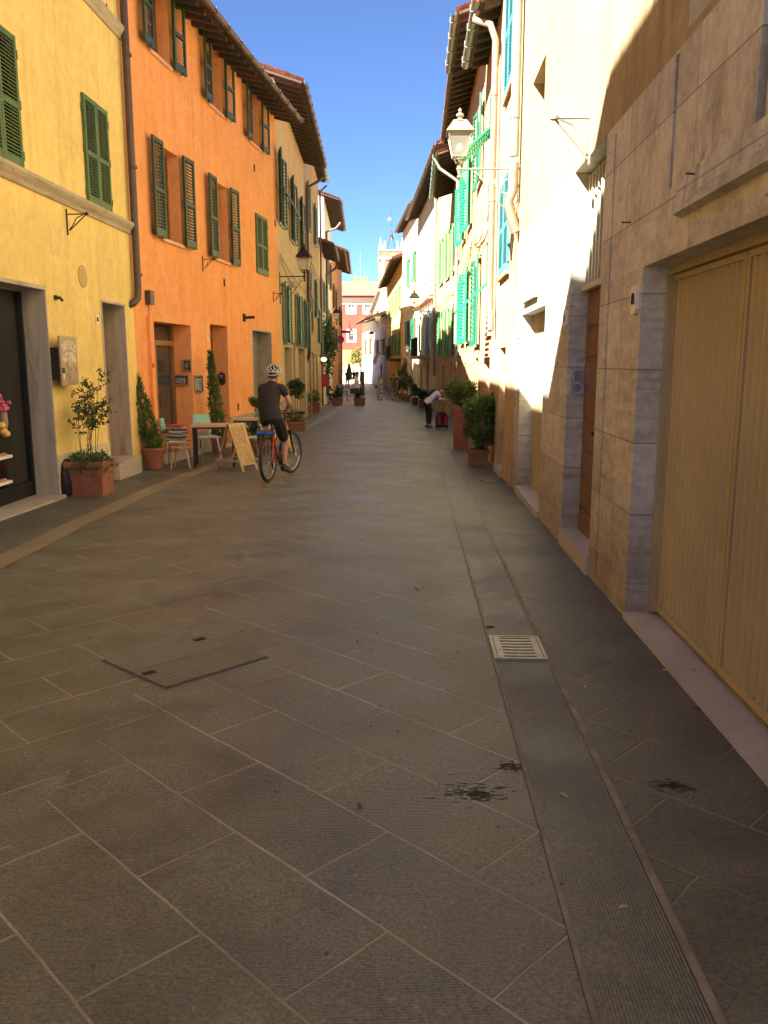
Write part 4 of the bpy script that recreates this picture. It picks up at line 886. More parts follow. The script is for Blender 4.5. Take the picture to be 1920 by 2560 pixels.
f3 = Fr(B2, B3, -1)
def srt(a, b): return min(a, b), max(a, b)
def flap(root, f, u0, u1, zt, h, ang, mat, ns=12):      # a shutter panel hinged at its top and propped outwards
    m = MB(); s = .05; th = .035
    ca, sa = math.cos(ang), math.sin(ang)
    P = lambda u, a, b: f.pt(u, .03 + a * sa + b * ca, zt - a * ca + b * sa)
    def bx(ua, ub, a0, a1, b0=0, b1=th): m.hexa([P(ua, a0, b0), P(ub, a0, b0), P(ub, a1, b0), P(ua, a1, b0), P(ua, a0, b1), P(ub, a0, b1), P(ub, a1, b1), P(ua, a1, b1)])
    bx(u0, u0 + s, 0, h); bx(u1 - s, u1, 0, h); bx(u0 + s, u1 - s, 0, s); bx(u0 + s, u1 - s, h - s * 1.6, h)
    for i in range(ns): a = s + (h - 2.6 * s) * (i + .3) / ns; bx(u0 + s, u1 - s, a, a + (h - 2.6 * s) / ns * .55, .008, .02)
    return m.build('shutter_flap', mat, root)
w3u = [.75, 1.7, 4.9, 6.5, .12]; w3l = [.75, 1.7, 2.15, 3.85, .12]
hR3, _ = house('peach_awning_house', 'peach plastered house with green shutters propped outwards, beyond the narrow cream house', f3, 7.5, W_r3, [w3u, w3l, [1.0, 2.0, -.6, 1.7, .3]], .37, depth=6, gut=M_gutg)
for o in (w3u, w3l):
    window(hR3, f3, o, M_grn_b, None, fm=M_pblue); h_ = o[3] - o[2]
    for a, b in ((o[0] - .02, (o[0] + o[1]) / 2 - .01), ((o[0] + o[1]) / 2 + .01, o[1] + .02)):
        m = MB(); leaf(m, leafframe(f3, a, .01, 1, 0), b - a, o[2] + h_ * .55, o[3], 10, mid=False); m.build('shutter', M_grn_b, hR3); flap(hR3, f3, a, b, o[2] + h_ * .55, h_ * .52, R(48), M_grn_b)
panel_door(hR3, f3, [1.0, 2.0, -.6, 1.7], M_wood, dep=.3)
up = f3.hit('G', 1210, 700, .12)[0]
pz_ = f3.hit('G', 1235, 1830, .1)[1]
pipe(hR3, f3, [(.25, .42, 7.42), (.25, .45, 7.3), (.05, .2, 7.15), (.02, .11, 6.9)] + [(.02, .11, z) for z in (6, 5, 4, 3)] + [(.02, .11, pz_ + .55), (-.10, .10, pz_ + .2), (-.14, .10, pz_)], .058, M_copper)
f4r = Fr(B3, B4, -1)
w4u, w4l = [1.0, 1.9, 5.5, 7.1, .12], [1.0, 1.9, 2.0, 3.9, .12]
hR4, _ = house('orange_cream_house', 'cream and orange plastered house with a high dark eave and zinc gutter', f4r, 8.4, W_r4, [w4u, w4l, [1.0, 2.1, -.7, 1.7, .3]], .6, depth=6, gut=M_gutg)
window(hR4, f4r, w4u, M_grn_d, 'open', .1, .12, 16); window(hR4, f4r, w4l, M_grn_d, 'open', .1, .12, 16); panel_door(hR4, f4r, [1.0, 2.1, -.7, 1.7], M_wood, dep=.3)
f5r = Fr(B4, B5, -1)
ul = sorted([f5r.hit('G', 868, 1300)[0], f5r.hit('G', 985, 1300)[0]]); uu = sorted([f5r.hit('G', 862, 300)[0], f5r.hit('G', 960, 300)[0]])
print('R5 spans', ul, uu, f5r.hit('G', 960, 1530), f5r.hit('G', 970, 1020), f5r.hit('G', 930, 480), f5r.hit('G', 930, 50))
w5 = [[1.2, 2.2, 2.15, 3.95, .12], [3.9, 4.9, 2.15, 3.95, .12], [1.2, 2.2, 5.1, 6.7, .12], [3.9, 4.9, 5.1, 6.7, .12]]
hR5, _ = house('green_shutter_house', 'cream house with bright green louvred shutters beyond the peach house', f5r, 8.37, W_r4, w5 + [[2.6, 3.6, -.8, 1.6, .3], [5.0, 6.1, -.8, 1.8, .3]], .62, depth=6, gut=None)
for i, o in enumerate(w5): window(hR5, f5r, o, M_grn_b, 'open', .2, .35 if i != 1 else .12, 18)
panel_door(hR5, f5r, [2.6, 3.6, -.8, 1.6], M_wood, dep=.3); panel_door(hR5, f5r, [5.0, 6.1, -.8, 1.8], plain('green_door', (.03, .06, .03), .5), dep=.3)
f6r = Fr(B5, B5b, -1)
w6 = [[.8, 1.7, 4.9, 6.5, .12], [.8, 1.7, 1.9, 3.6, .12], [4.2, 5.1, 4.9, 6.5, .12], [4.2, 5.1, 1.9, 3.6, .12]]
hR6, _ = house('low_roofed_house', 'worn peach house with a small tiled roof and green patinated gutter', f6r, 8.0, W_r5, w6 + [[2.4, 3.4, -.9, 1.5, .3], [5.2, 6.2, -.9, 1.6, .3]], .75, depth=6, gut=plain('copper_green', (.18, .28, .22), .5, .2))
for i, o in enumerate(w6): window(hR6, f6r, o, M_brnsh if i < 2 else M_grn_l, 'open', .12, .12, 16)
panel_door(hR6, f6r, [2.4, 3.4, -.9, 1.5], M_wood, dep=.3); panel_door(hR6, f6r, [5.2, 6.2, -.9, 1.6], M_wood, dep=.3)
pipe(hR6, f6r, [(.1, .85, 7.9), (.1, .7, 7.6), (.05, .12, 7.2)] + [(.05, .12, z) for z in (6, 4, 3)] + [(.05, .12, 2.2)], .055, M_gutg)
f7r = Fr(B5b, B6, -1)
w7 = [[.9, 1.7, 5.0, 6.9, .12], [3.4, 4.2, 5.0, 6.9, .12], [.9, 1.7, 1.9, 3.8, .12], [3.4, 4.2, 1.9, 3.8, .12]]
hR7, _ = house('pale_peach_house', 'pale peach house with light green shutters under a high shared eave', f7r, 9.9, W_r5, w7 + [[2.1, 3, -.9, 1.5, .3]], .62, depth=6)
for i, o in enumerate(w7): window(hR7, f7r, o, M_grn_l, 'open', .12, .15, 14)
panel_door(hR7, f7r, [2.1, 3, -.9, 1.5], M_wood, dep=.3)
pipe(hR7, f7r, [(f7r.L - .1, .12, z) for z in (9.6, 7, 4, 1)], .06, M_copper)
f8r = Fr(B6, B7, -1)
w8 = [[1.2 + i * 2.05, 1.95 + i * 2.05, 5.7, 7.8, .12] for i in range(5)]; w8b = [[1.4, 2.3, 2.3, 4.2, .12], [9.0, 9.9, 2.3, 4.2, .12]]
hR8, _ = house('white_cream_house', 'long white cream house with a row of blue grey shuttered windows and a balcony', f8r, 9.9, W_r6, w8 + w8b + [[4.2, 5.3, 2.0, 4.3, .12], [4.0, 5.2, -1, 1.5, .3], [8, 9.2, -1, 1.5, .3]], .62, depth=6)
M_bg = plain('blue_grey_paint', (.16, .24, .25), .5)
for o in w8: window(hR8, f8r, o, M_bg, 'closed', ns=18, sill=False)
for o in w8b: window(hR8, f8r, o, M_pblue, 'open', .2, .12, 14)
window(hR8, f8r, [4.2, 5.3, 2.0, 4.3, .12], M_pblue, 'open', .12, .12, 16, sill=False)
mb = MB(); mb.box(f8r, 3.0, 7.6, 0, .7, 1.78, 1.95)
mb.build('balcony_slab', M_stone, hR8)
mb = MB()
for i in range(18): mb.tube([f8r.pt(3.05 + i * .265, .66, 1.95), f8r.pt(3.05 + i * .265, .66, 2.85)], .012, 4)
mb.tube([f8r.pt(3.0, .66, 2.86), f8r.pt(7.6, .66, 2.86)], .018, 5); mb.build('balcony_railing', M_iron, hR8)
# scalloped tile canopies over the first floor
mb = MB()
for i in range(9):
    u = .8 + i * 1.05; mb.lathe([(.30, -.02), (.34, 0), (.3, .05)], f8r.pt(u + .4, .0, 4.75), 14, None, 1, 1)
    for k in range(7): a = R(-90 + 30 * k); mb.tube([f8r.pt(u + .4 + .42 * math.sin(a), .05, 4.62), f8r.pt(u + .4 + .42 * math.sin(a), .36 * math.cos(a) + .06, 4.6)], .05, 6)
mb.build('tiled_canopy', M_tile, hR8)
pipe(hR8, f8r, [(.1, .12, z) for z in (9.6, 7, 4, 1)], .06, M_gutg)
f9r = Fr(B7, B8, -1)
w9 = [[1.5, 2.5, 6.6, 8.3, .12], [5.5, 6.5, 6.6, 8.3, .12], [1.5, 2.5, 2.4, 4.3, .12], [5.5, 6.5, 2.4, 4.3, .12]]
hR9, _ = house('apricot_house', 'pale apricot house with emerald shutters rising above its neighbours', f9r, 10.8, W_r7, w9 + [[3.2, 4.4, -1.2, 1.4, .3]], .45, depth=6)
for i, o in enumerate(w9): window(hR9, f9r, o, M_grn_b if i < 2 else M_grn_d, 'open', .2, .2, 12)
panel_door(hR9, f9r, [3.2, 4.4, -1.2, 1.4], M_wood, dep=.3)
f10 = Fr(B8, B9, -1)
w10 = [[2.5 + i * 5, 3.6 + i * 5, z, z + 1.7, .12] for i in range(4) for z in (2.2, 5.6)]
hR10, _ = house('warm_yellow_house', 'warm yellow house with green shutters, a balcony and a long curving eave', f10, 9.0, W_r8, w10 + [[5, 6.2, -1.2, 1.4, .3], [14, 15.2, -1.2, 1.4, .3]], .75, depth=7)
for i, o in enumerate(w10): window(hR10, f10, o, M_grn_l if i % 2 else M_grn_b, 'open', .15, .15, 10)
mb = MB(); mb.box(f10, 2, 9, 0, .8, 1.7, 1.9)
for i in range(20): mb.tube([f10.pt(2.05 + i * .36, .76, 1.9), f10.pt(2.05 + i * .36, .76, 2.9)], .016, 4)
mb.tube([f10.pt(2, .76, 2.9), f10.pt(9, .76, 2.9)], .02, 5); mb.build('balcony', M_iron, hR10)
f11 = Fr(B9, B10, -1)
w11 = [[2, 3, 2.4, 4.0, .12], [7, 8, 2.4, 4.0, .12]]
hR11, _ = house('lilac_grey_house', 'low lilac grey house with a tiled roof behind the awning', f11, 6.2, W_r9, w11 + [[4, 5.2, -1.2, 1.4, .3]], .9, depth=7)
for o in w11: window(hR11, f11, o, M_brnsh, 'open', .15, .15, 10)
f12 = Fr(B10, B11, -1)
hR12, _ = house('white_end_house', 'cream fronted low house at the far right end of the street', f12, 6.6, W_r6, [[2, 3.2, 2.6, 4.4, .12], [8, 9.2, 2.6, 4.4, .12], [3, 5.2, -1.2, 2.2, .3]], .9, depth=6)
for o in ([2, 3.2, 2.6, 4.4, .12], [8, 9.2, 2.6, 4.4, .12]): window(hR12, f12, o, M_brnsh, 'open', .15, .15, 10)
# scalloped awning of the shop in the yellow house
aw = thing('shop_awning', 'rounded striped shop awning over the right pavement', 'awning', tuple(f11.pt(.6, .2, 1.5)))
mb = MB(); n = 10; K = 12
for s_ in range(K):
    mb.cur = s_ % 2; u0, u1 = -1.2 + 3.0 * s_ / K, -1.2 + 3.0 * (s_ + 1) / K
    P = [(0, 2.75), (.35, 2.7), (.75, 2.5), (1.05, 2.15), (1.2, 1.75), (1.22, 1.45)]
    mb.add([f11.pt(u, d, z) for u in (u0, u1) for d, z in P], [(i, i + 1, 6 + i + 1, 6 + i) for i in range(5)])
mb.build('canvas', [plain('awning_light', (.50, .40, .36), .85), plain('awning_mid', (.34, .25, .22), .85)], aw)

# ================================================================== end of the street
fE = Fr((-14, 126), (13, 126), 1)
we = []
def ew(k, xl, xr, yt, yb):
    a, b = fE.hit(k, xl, yb), fE.hit(k, xr, yt); return [a[0], b[0], a[1], b[1], .15]
e1 = ew('P', 668, 775, 1470, 1622); e2 = ew('P', 975, 1085, 1470, 1622); e3 = ew('P', 680, 775, 1975, 2140)
e4_ = ew('N', 700, 800, 350, 520)
W_pk = stucco('salmon_plaster', (.36, .065, .045), (.34, .09, .06), .06, .15)
zroof = fE.hit('P', 900, 1330)[1]
hE, _ = house('salmon_house', 'salmon pink house closing the far end of the street', fE, zroof, W_pk, [e1, e2, e3, e4_], .8, pitch=.42, depth=9, ridge=5, gut=None, rafters=False, tilemat=tiles_mat('pink_tiles', (.30, .11, .07), (.42, .20, .13)))
for o in (e1, e2, e3, e4_):
    window(hE, fE, o, M_white, None, fm=M_white, dep=.15, sill=False)
    m = MB()
    for b in ((o[0] - .32, o[0], o[2] - .3, o[3] + .3), (o[1], o[1] + .32, o[2] - .3, o[3] + .3), (o[0], o[1], o[3], o[3] + .3), (o[0], o[1], o[2] - .3, o[2])): m.box(fE, b[0], b[1], 0, .05, b[2], b[3])
    m.build('window_surround', M_white, hE)
for o in (e1, e2):
    m = MB(); c = (o[0] + o[1]) / 2; m.prism([(c - .38, o[2] + .1), (c - .08, o[2] + 1.7), (c + .08, o[2] + 1.7), (c + .38, o[2] + .1)], fE, -.12, -.10); m.build('curtain', plain('curtain', (.35, .25, .2), .8), hE)
m = MB(); m.box(fE, 0, fE.L, 0, .10, zroof - 1.25, zroof - .2); m.build('eave_band', plain('cream_band', (.62, .50, .36), .8), hE)
zb2 = fE.hit('N', 800, 262)[1]; m = MB(); m.box(fE, 0, fE.L, 0, .06, -.9, zb2); m.build('base_storey', stucco('peach_base', (.50, .27, .10), (.4, .2, .1), .05, .1), hE)
# balustraded stair and terrace in front of it
M_bal = plain('pale_stone', (.74, .68, .55), .7, 0, .06)
bs = thing('stone_stair', 'pale balustraded stone stair rising in front of the salmon house', 'stair', (-5.5, 118, -.88))
fB = Fr((-9, 118), (0, 118), 1)
m = MB(); zA_, zB_ = fB.hit('N', 600, 600)[1], fB.hit('N', 940, 480)[1]; u0, u1 = fB.hit('N', 660, 600)[0], fB.hit('N', 960, 500)[0]
m.prism([(0, -.88), (u1, -.88), (u1, zB_ - 1.0), (u0, zA_ - .9), (0, zA_ - .9)], fB, -1.2, 0); m.build('stair_wall', M_bal, bs)
m = MB(); m.hexa([fB.pt(u0, -.25, zA_ - .02), fB.pt(u1, -.25, zB_ - .12), fB.pt(u1, .05, zB_ - .12), fB.pt(u0, .05, zA_ - .02), fB.pt(u0, -.25, zA_ + .12), fB.pt(u1, -.25, zB_ + .02), fB.pt(u1, .05, zB_ + .02), fB.pt(u0, .05, zA_ + .12)])
m.box(fB, 0, u0, -.25, .05, zA_ - .1, zA_ + .05); m.build('handrail', M_bal, bs)
m = MB(); nb = 22
for i in range(nb): q = (i + .5) / nb; u = u1 * q; zt_ = zA_ - .9 + max(0, (u - u0) / (u1 - u0)) * (zB_ - zA_ - .1); m.lathe([(.06, 0), (.09, .25), (.05, .5), (.07, .82)], fB.pt(u, -.1, zt_), 6)
m.build('balusters', M_bal, bs)
# crenellated clock turret behind the salmon house
fT = Fr((0, 150), (6, 150), 1)
a = fT.hit('P', 785, 1150); b = fT.hit('P', 1015, 1000)
tw = thing('clock_turret', 'small crenellated brick turret above the salmon house roof', 'tower', (0, 150, 0))
M_tb = stucco('ochre_brick', (.30, .17, .07), (.2, .1, .05), .15, .3)
m = MB(); u0, u1 = a[0] + .15, b[0] - .15; zt_ = b[1]; ua = [u0 + (u1 - u0) * .32, u1 - (u1 - u0) * .3]
m.box(fT, u0, ua[0], -3, 0, -1, zt_ - .9); m.box(fT, ua[1], u1, -3, 0, -1, zt_ - .9); m.box(fT, ua[0], ua[1], -3, 0, -1, fT.hit('P', 900, 1148)[1] + .2); m.box(fT, ua[0], ua[1], -3, 0, fT.hit('P', 900, 1095)[1], zt_ - .9)
m.box(fT, u0 - .25, u1 + .25, -3.2, .2, zt_ - .9, zt_ - .5)
for q in (0, 1):
    for s_ in (0, 1): uu_ = u0 - .2 + q * (u1 - u0 - .5 + .1) + .0; m.box(fT, uu_, uu_ + .75, -3 + 2.2 * s_, -2.3 + 2.4 * s_, zt_ - .5, zt_ + .3)
m.build('turret_wall', M_tb, tw)
m = MB(); m.ball(fT.pt((u0 + u1) / 2, -.8, fT.hit('P', 900, 1125)[1]), .5, 12); m.build('bell', plain('old_bronze', (.10, .09, .06), .4, .6), tw)
m = MB(); pm = atY(*z2('P', 893, 480), 148.5); m.tube([(pm.x, 148.5, zt_ - .6), (pm.x, 148.5, pm.z)], [.09, .03], 5)
for s_ in (-1, 1): m.tube([(pm.x, 148.5, fT.hit('P', 893, 850)[1]), (pm.x + s_ * 2.2, 148.5, zt_ - .4)], .03, 4)
m.build('lightning_rod', M_gutg, tw)
# bell tower
Yt = 116; tp = lambda k, x, y: atY(*z2(k, x, y), Yt)
L_, R_ = tp('X', 35, 800), tp('X', 365, 800); fW = Fr((L_.x, Yt), (R_.x, Yt), 1); W_ = fW.L
bt = thing('bell_tower', 'brick bell tower with white pinnacles and an iron bell frame', 'tower', (L_.x, Yt, -.88))
M_brk = stucco('tower_brick', (.34, .13, .08), (.42, .24, .16), .15, .4, (.36, .18, .12), .4)
z_top = tp('X', 200, 775).z; z_c = tp('X', 200, 885).z; z_a = tp('X', 200, 965).z
m = MB(); m.box(fW, 0, W_, -W_, 0, z_c + .25, z_top)
aw_ = W_ * .42; s0 = (W_ - aw_) / 2 + .25
for (a_, b_) in ((0, s0), (s0 + aw_, W_)): m.box(fW, a_, b_, -W_, -W_ * .8, -1, z_c); m.box(fW, a_, b_, -W_ * .2, 0, -1, z_c)
m.box(fW, s0, s0 + aw_, -W_ * .2, 0, z_a + .5, z_c)
for i in range(6):
    a0, a1 = math.pi * i / 6, math.pi * (i + 1) / 6; cx = s0 + aw_ / 2; r_ = aw_ / 2
    m.prism([(cx - r_ * math.cos(a0), z_a - r_ + r_ * math.sin(a0)), (cx - r_ * math.cos(a1), z_a - r_ + r_ * math.sin(a1)), (cx - r_ * math.cos(a1), z_a + .55), (cx - r_ * math.cos(a0), z_a + .55)], fW, -W_ * .2, -.001)
m.box(fW, s0, s0 + aw_, -W_ * .2, 0, -1, z_a - 3.2); m.build('tower_wall', M_brk, bt)
m = MB(); m.box(fW, -.15, W_ + .15, -W_ - .15, .15, z_c, z_c + .25); m.box(fW, -.08, W_ + .08, -W_ - .08, .08, z_top, z_top + .12)
m.box(fW, .35, .85, .001, .09, -1, z_c); m.box(fW, W_ - .6, W_ - .2, .001, .09, -1, z_c); m.build('stone_cornice', M_white, bt)
for i, (u, d) in enumerate(((.15, -.15), (W_ - .3, -.15), (.7, -W_ + .3), (W_ * .74, -W_ + .3))):
    m = MB(); m.lathe([(.24, 0), (.24, .3), (.3, .34), (.2, .5), (.05, 1.45), (.08, 1.5), (.0, 1.62)], fW.pt(u + .1, d, z_top + .1), 8); m.build('pinnacle', M_white, bt)
m = MB(); ap = fW.pt(W_ * .52, -W_ / 2, tp('X', 200, 440).z)
for u, d in ((.9, -.4), (W_ - .7, -.4), (1.1, -W_ + .4), (W_ - 1.1, -W_ + .4)): m.tube([fW.pt(u, d, z_top + .1), ap], .045, 5)
m.tube([ap, ap + Vector((0, 0, tp('X', 200, 215).z - ap.z))], .03, 5); m.build('iron_frame', plain('dark_blue_iron', (.03, .035, .07), .6), bt)
m = MB(); m.lathe([(.36, 0), (.28, .15), (.2, .5), (.08, .62), (.0, .64)], ap + Vector((0, 0, -1.6)), 12); m.build('bell', MATS['old_bronze'], bt)
m = MB(); q = tp('X', 183, 330); f_ = LF(q.x, ap.y, 0); m.prism([(-.3, -.2), (0, -.07), (.27, -.17), (.2, .17), (0, .25), (-.23, .2)], f_, -.02, .02)
for p in range(len(m.v)): m.v[p] = (m.v[p][0], m.v[p][1], m.v[p][2] + q.z)
m.build('weather_vane', plain('vane_red', (.55, .12, .12), .5), bt)
# white gable between tower and lane
fG = Fr((-2.5, 114.5), (5, 114.5), 1)
g = thing('white_gable_house', 'white gabled wall with a tiled verge below the bell tower', 'house', (-2.5, 114.5, -.88))
pa, pb = fG.hit('P', 1080, 1620), fG.hit('P', 1215, 1240)
m = MB(); m.prism([(pa[0], -.9), (7.5, -.9), (7.5, pb[1]), (pb[0], pb[1]), (pa[0], pa[1])], fG, -3, 0); m.build('wall', W_r6, g)
m = MB(); m.hexa([fG.pt(pa[0] - .2, .3, pa[1] - .3), fG.pt(pb[0], .3, pb[1]), fG.pt(pb[0], -3, pb[1]), fG.pt(pa[0] - .2, -3, pa[1] - .3), fG.pt(pa[0] - .2, .3, pa[1]), fG.pt(pb[0], .3, pb[1] + .3), fG.pt(pb[0], -3, pb[1] + .3), fG.pt(pa[0] - .2, -3, pa[1])]); m.build('verge', tiles_mat('pink_tiles'), g)
# lane closing houses at either side of the square so that no gap shows
fQ = Fr((-40, 140), (-14.2, 140), 1); house('square_house', 'ochre house across the square, left of the salmon house', fQ, 9, W_5, (), .5)

# ================================================================== street lamps
lampmat = plain('lamp_iron', (.05, .035, .025), .5, .4)
def wall_lamp(proto, f, k, x, y, L, label, scale=None):
    u, z = f.hit(k, x, y); p = f.pt(u, .0, z); rot = math.atan2(f.n.y, f.n.x)
    if proto is None: return lantern_proto('wall_lantern', tuple(p), label, lampmat, M_frost, 1, .72, 'wall lanterns along the street', rot)
    return dup(proto, p, rot, label, None, scale)
pt0 = wall_lamp(None, fO, 'T', 138, 676, 0, 'black wall lantern on the far corner of the orange house')
pR = lantern_proto('wall_lantern', tuple(fS.pt(*(lambda uz: (fS.L - .02, 0, uz[1] - .06))(f2.hit('S', 1450, 1040)))), 'large verdigris wall lantern on the corner of the stone house', plain('bronze_lamp', (.30, .25, .18), .5, .3), M_frost, .88, .95, 'wall lanterns along the street', math.atan2(fS.n.y, fS.n.x))
wall_lamp(pt0, f4, 'T', 950, 1522, 0, 'wall lantern beyond the tan house, above the cafe tables', 1.0)
wall_lamp(pt0, f8, 'F', 905, 905, 0, 'small wall lantern at the brown corner house, upper one of two', 1.2)
wall_lamp(pt0, f8, 'F', 925, 978, 0, 'small wall lantern at the brown corner house, lower one of two', 1.0)
wall_lamp(pR, f7r, 'G', 640, 1650, 0, 'wall lantern on the pale peach house right of the street', 1.15)
wall_lamp(pR, f10, 'X', 240, 1760, 0, 'distant wall lantern on the warm yellow house', 1.5)
wall_lamp(pt0, f11, 'X', 60, 1960, 0, 'distant wall lantern on the lilac grey house', 1.4)
wall_lamp(pt0, f9r, 'O', 475, 1140, 0, 'small lantern low on the apricot house', .7)

def cable(root, pts, name='cable'):
    m = MB()
    for a, b, sag in pts:
        a, b = Vector(a), Vector(b); m.tube([a.lerp(b, i / 10) + Vector((0, 0, -sag * 4 * (i / 10) * (1 - i / 10))) for i in range(11)], .012, 5)
    m.build(name, M_gutter, root)
for rt, f, z0, z1 in ((hR3, f3, 4.4, 4.0), (hR4, f4r, 4.2, 4.5), (hR5, f5r, 4.5, 4.2), (hR6, f6r, 4.1, 4.3), (hR7, f7r, 4.4, 4.1), (hR9, f9r, 5.2, 5.0), (h4, f4, 6.0, 5.6), (h5, f5, 3.7, 3.9), (hC, fC, 4.6, 4.3), (hR10, f10, 4.5, 4.4)):
    cable(rt, [(f.pt(0.05, .05, z0), f.pt(f.L - .05, .05, z1), .12), (f.pt(.05, .06, z0 - .12), f.pt(f.L * .6, .06, z1 - .1), .25)])
for rt, f in ((h4, f4), (h5, f5), (hR5, f5r), (hR6, f6r)):
    m = MB(); m.box(f, .3, .55, 0, .1, 1.6, 2.0); m.tube([f.pt(.42, .03, 2.0), f.pt(.42, .03, 4.2)], .015, 5); m.build('meter_box', M_gutg, rt)
# ================================================================== plants
L_dk = leafmat('leaf_dark', (.028, .062, .014), (.08, .14, .03))
L_md = leafmat('leaf_mid', (.05, .095, .02), (.13, .21, .05))
L_ol = leafmat('leaf_olive', (.06, .08, .02), (.13, .16, .045))
L_yl = leafmat('leaf_yellow', (.12, .13, .03), (.25, .22, .06))
M_terra = plain('terracotta', (.30, .105, .055), .8, 0, .18, 7, .15)
M_terr2 = plain('terracotta_old', (.22, .105, .06), .85, 0, .22, 7, .15)
M_soil = plain('soil', (.04, .028, .018), .95, 0, .3, 20)
M_twig = plain('twig_bark', (.10, .07, .04), .9, 0, .2, 20)
NR = np.random.RandomState(5)
def leaves(mb, pts, size, flat=.0, elong=2.2, var=.35, up=None):
    for p in pts:
        a = NR.normal(size=3)
        if up is not None: a = a * .55 + np.array(up)
        a = Vector(a).normalized(); b = Vector(NR.normal(size=3)); b = (b - a * b.dot(a)).normalized(); c = a.cross(b)
        l = size * (1 + NR.uniform(-var, var)); w_ = l / elong; p = Vector(p)
        t, m1, m2, e = p, p + a * l * .5 + b * w_ * .5 + c * w_ * .12, p + a * l * .5 - b * w_ * .5 + c * w_ * .12, p + a * l
        mb.add([t, m1, e, m2], [(0, 1, 2), (0, 2, 3)])
def blob(n, c, r, clump=9, hollow=.35):                 # leaf positions gathered in clumps round an uneven volume
    out = []; cs = []
    for _ in range(clump):
        v = NR.normal(size=3); v /= np.linalg.norm(v); cs.append((v * NR.uniform(hollow, .85), NR.uniform(.22, .42)))
    for _ in range(n):
        q, s = cs[NR.randint(len(cs))]; v = NR.normal(size=3); v = v / np.linalg.norm(v) * NR.uniform(.3, 1) ** .5 * s + q
        out.append((c[0] + v[0] * r[0], c[1] + v[1] * r[1], c[2] + v[2] * r[2]))
    return out
def square_pot(mb, w_, h, lip=.03, taper=.9):
    a = w_ / 2; b = a * taper; f = LF(0, 0)
    mb.hexa([(-b, -b, 0), (b, -b, 0), (b, b, 0), (-b, b, 0), (-a, -a, h - .06), (a, -a, h - .06), (a, a, h - .06), (-a, a, h - .06)])
    e = a + lip * .6; mb.box(f, -e, e, -e, -a + .02, h - .07, h); mb.box(f, -e, e, a - .02, e, h - .07, h); mb.box(f, -e, -a + .02, -a + .02, a - .02, h - .07, h); mb.box(f, a - .02, e, -a + .02, a - .02, h - .07, h)
def round_pot(mb, r, h, n=22):
    mb.lathe([(r * .72, 0), (r * .95, h * .82), (r, h * .83), (r * 1.05, h * .86), (r * 1.05, h * .97), (r, h), (r * .9, h), (r * .88, h * .92)], (0, 0, 0), n)
    mb.lathe([(r * .74, .0), (r * .76, .02), (r * .74, .03)], (0, 0, 0), n)
def pot(root, kind, mat, w_, h):
    m = MB(); (square_pot if kind == 's' else round_pot)(m, w_ if kind == 's' else w_ / 2, h); m.build('pot', mat, root, kind != 's', True)
    m = MB()
    if kind == 's': m.box(LF(0, 0), -w_ * .44, w_ * .44, -w_ * .44, w_ * .44, h - .09, h - .035)
    else: m.lathe([(0.001, h - .1), (w_ * .44, h - .1), (w_ * .43, h - .05), (.001, h - .045)], (0, 0, 0), 14)
    m.build('soil', M_soil, root, local=True)
def stems(root, segs, r=.006, mat=None):
    m = MB()
    for s in segs: m.tube(s, [r * (1 - .5 * i / (len(s) - 1)) for i in range(len(s))], 5)
    m.build('stems', mat or M_twig, root, local=True)
def place(px, py): p = G(px, py); return (p.x, p.y, gz(p.y) + .004)

# 1 rose-like shrub in a square terracotta box by the bakery
p = place(236, 1234); r = thing('potted_shrub', 'sparse leafy shrub in a square terracotta box between the bakery doorways', 'plant', (p[0] - .02, 11.25, gz(11.25)))
pot(r, 's', M_terra, .50, .47); seg = []; ends = []
for i in range(11):
    a = NR.uniform(0, 6.28); q = NR.uniform(.10, .34); hh = NR.uniform(.75, 1.22); b = (NR.uniform(-.1, .1), NR.uniform(-.1, .1), .42)
    mid_ = (b[0] + math.cos(a) * q * .35, b[1] + math.sin(a) * q * .35, .42 + hh * .5); e = (b[0] + math.cos(a) * q, b[1] + math.sin(a) * q, .42 + hh); seg.append([b, mid_, e])
    for k in range(5):
        t = NR.uniform(.35, 1); bp = [mid_[j] + (e[j] - mid_[j]) * (t - .3) / .7 for j in range(3)]; d = (NR.uniform(-.2, .2), NR.uniform(-.2, .2), NR.uniform(-.02, .16)); e2 = tuple(bp[j] + d[j] for j in range(3)); seg.append([tuple(bp), e2]); ends += [(tuple(bp), e2)]
stems(r, seg, .005); m = MB(); pts = []
for a_, b_ in ends:
    for k in range(15): t = NR.uniform(.1, 1.1); pts.append(tuple(a_[j] + (b_[j] - a_[j]) * t + NR.normal() * .018 for j in range(3)))
leaves(m, pts, .048, elong=1.6); m.build('foliage', L_ol, r, local=True)
m = MB(); pts = []
for k in range(900): a = NR.uniform(0, 6.28); q = NR.uniform(.12, .34); pts.append((math.cos(a) * q, math.sin(a) * q, .47 + NR.normal() * .03 - max(0, q - .24) * 1.1 + (.04 if q < .25 else 0)))
leaves(m, pts, .045, elong=1.7, up=(0, 0, .3)); m.build('trailing_plant', L_md, r, local=True)
# black refuse bag behind it
r = thing('black_sack', 'black sack tucked between the shrub box and the yellow wall', 'sack', (p[0] - .28, 11.1, gz(11)))
m = MB(); m.lathe([(.02, 0), (.13, .02), (.15, .15), (.13, .32), (.09, .44), (.03, .5), (.002, .5)], (0, 0, 0), 12, None, .7, 1.1); m.build('sack', M_black, r, True, True)

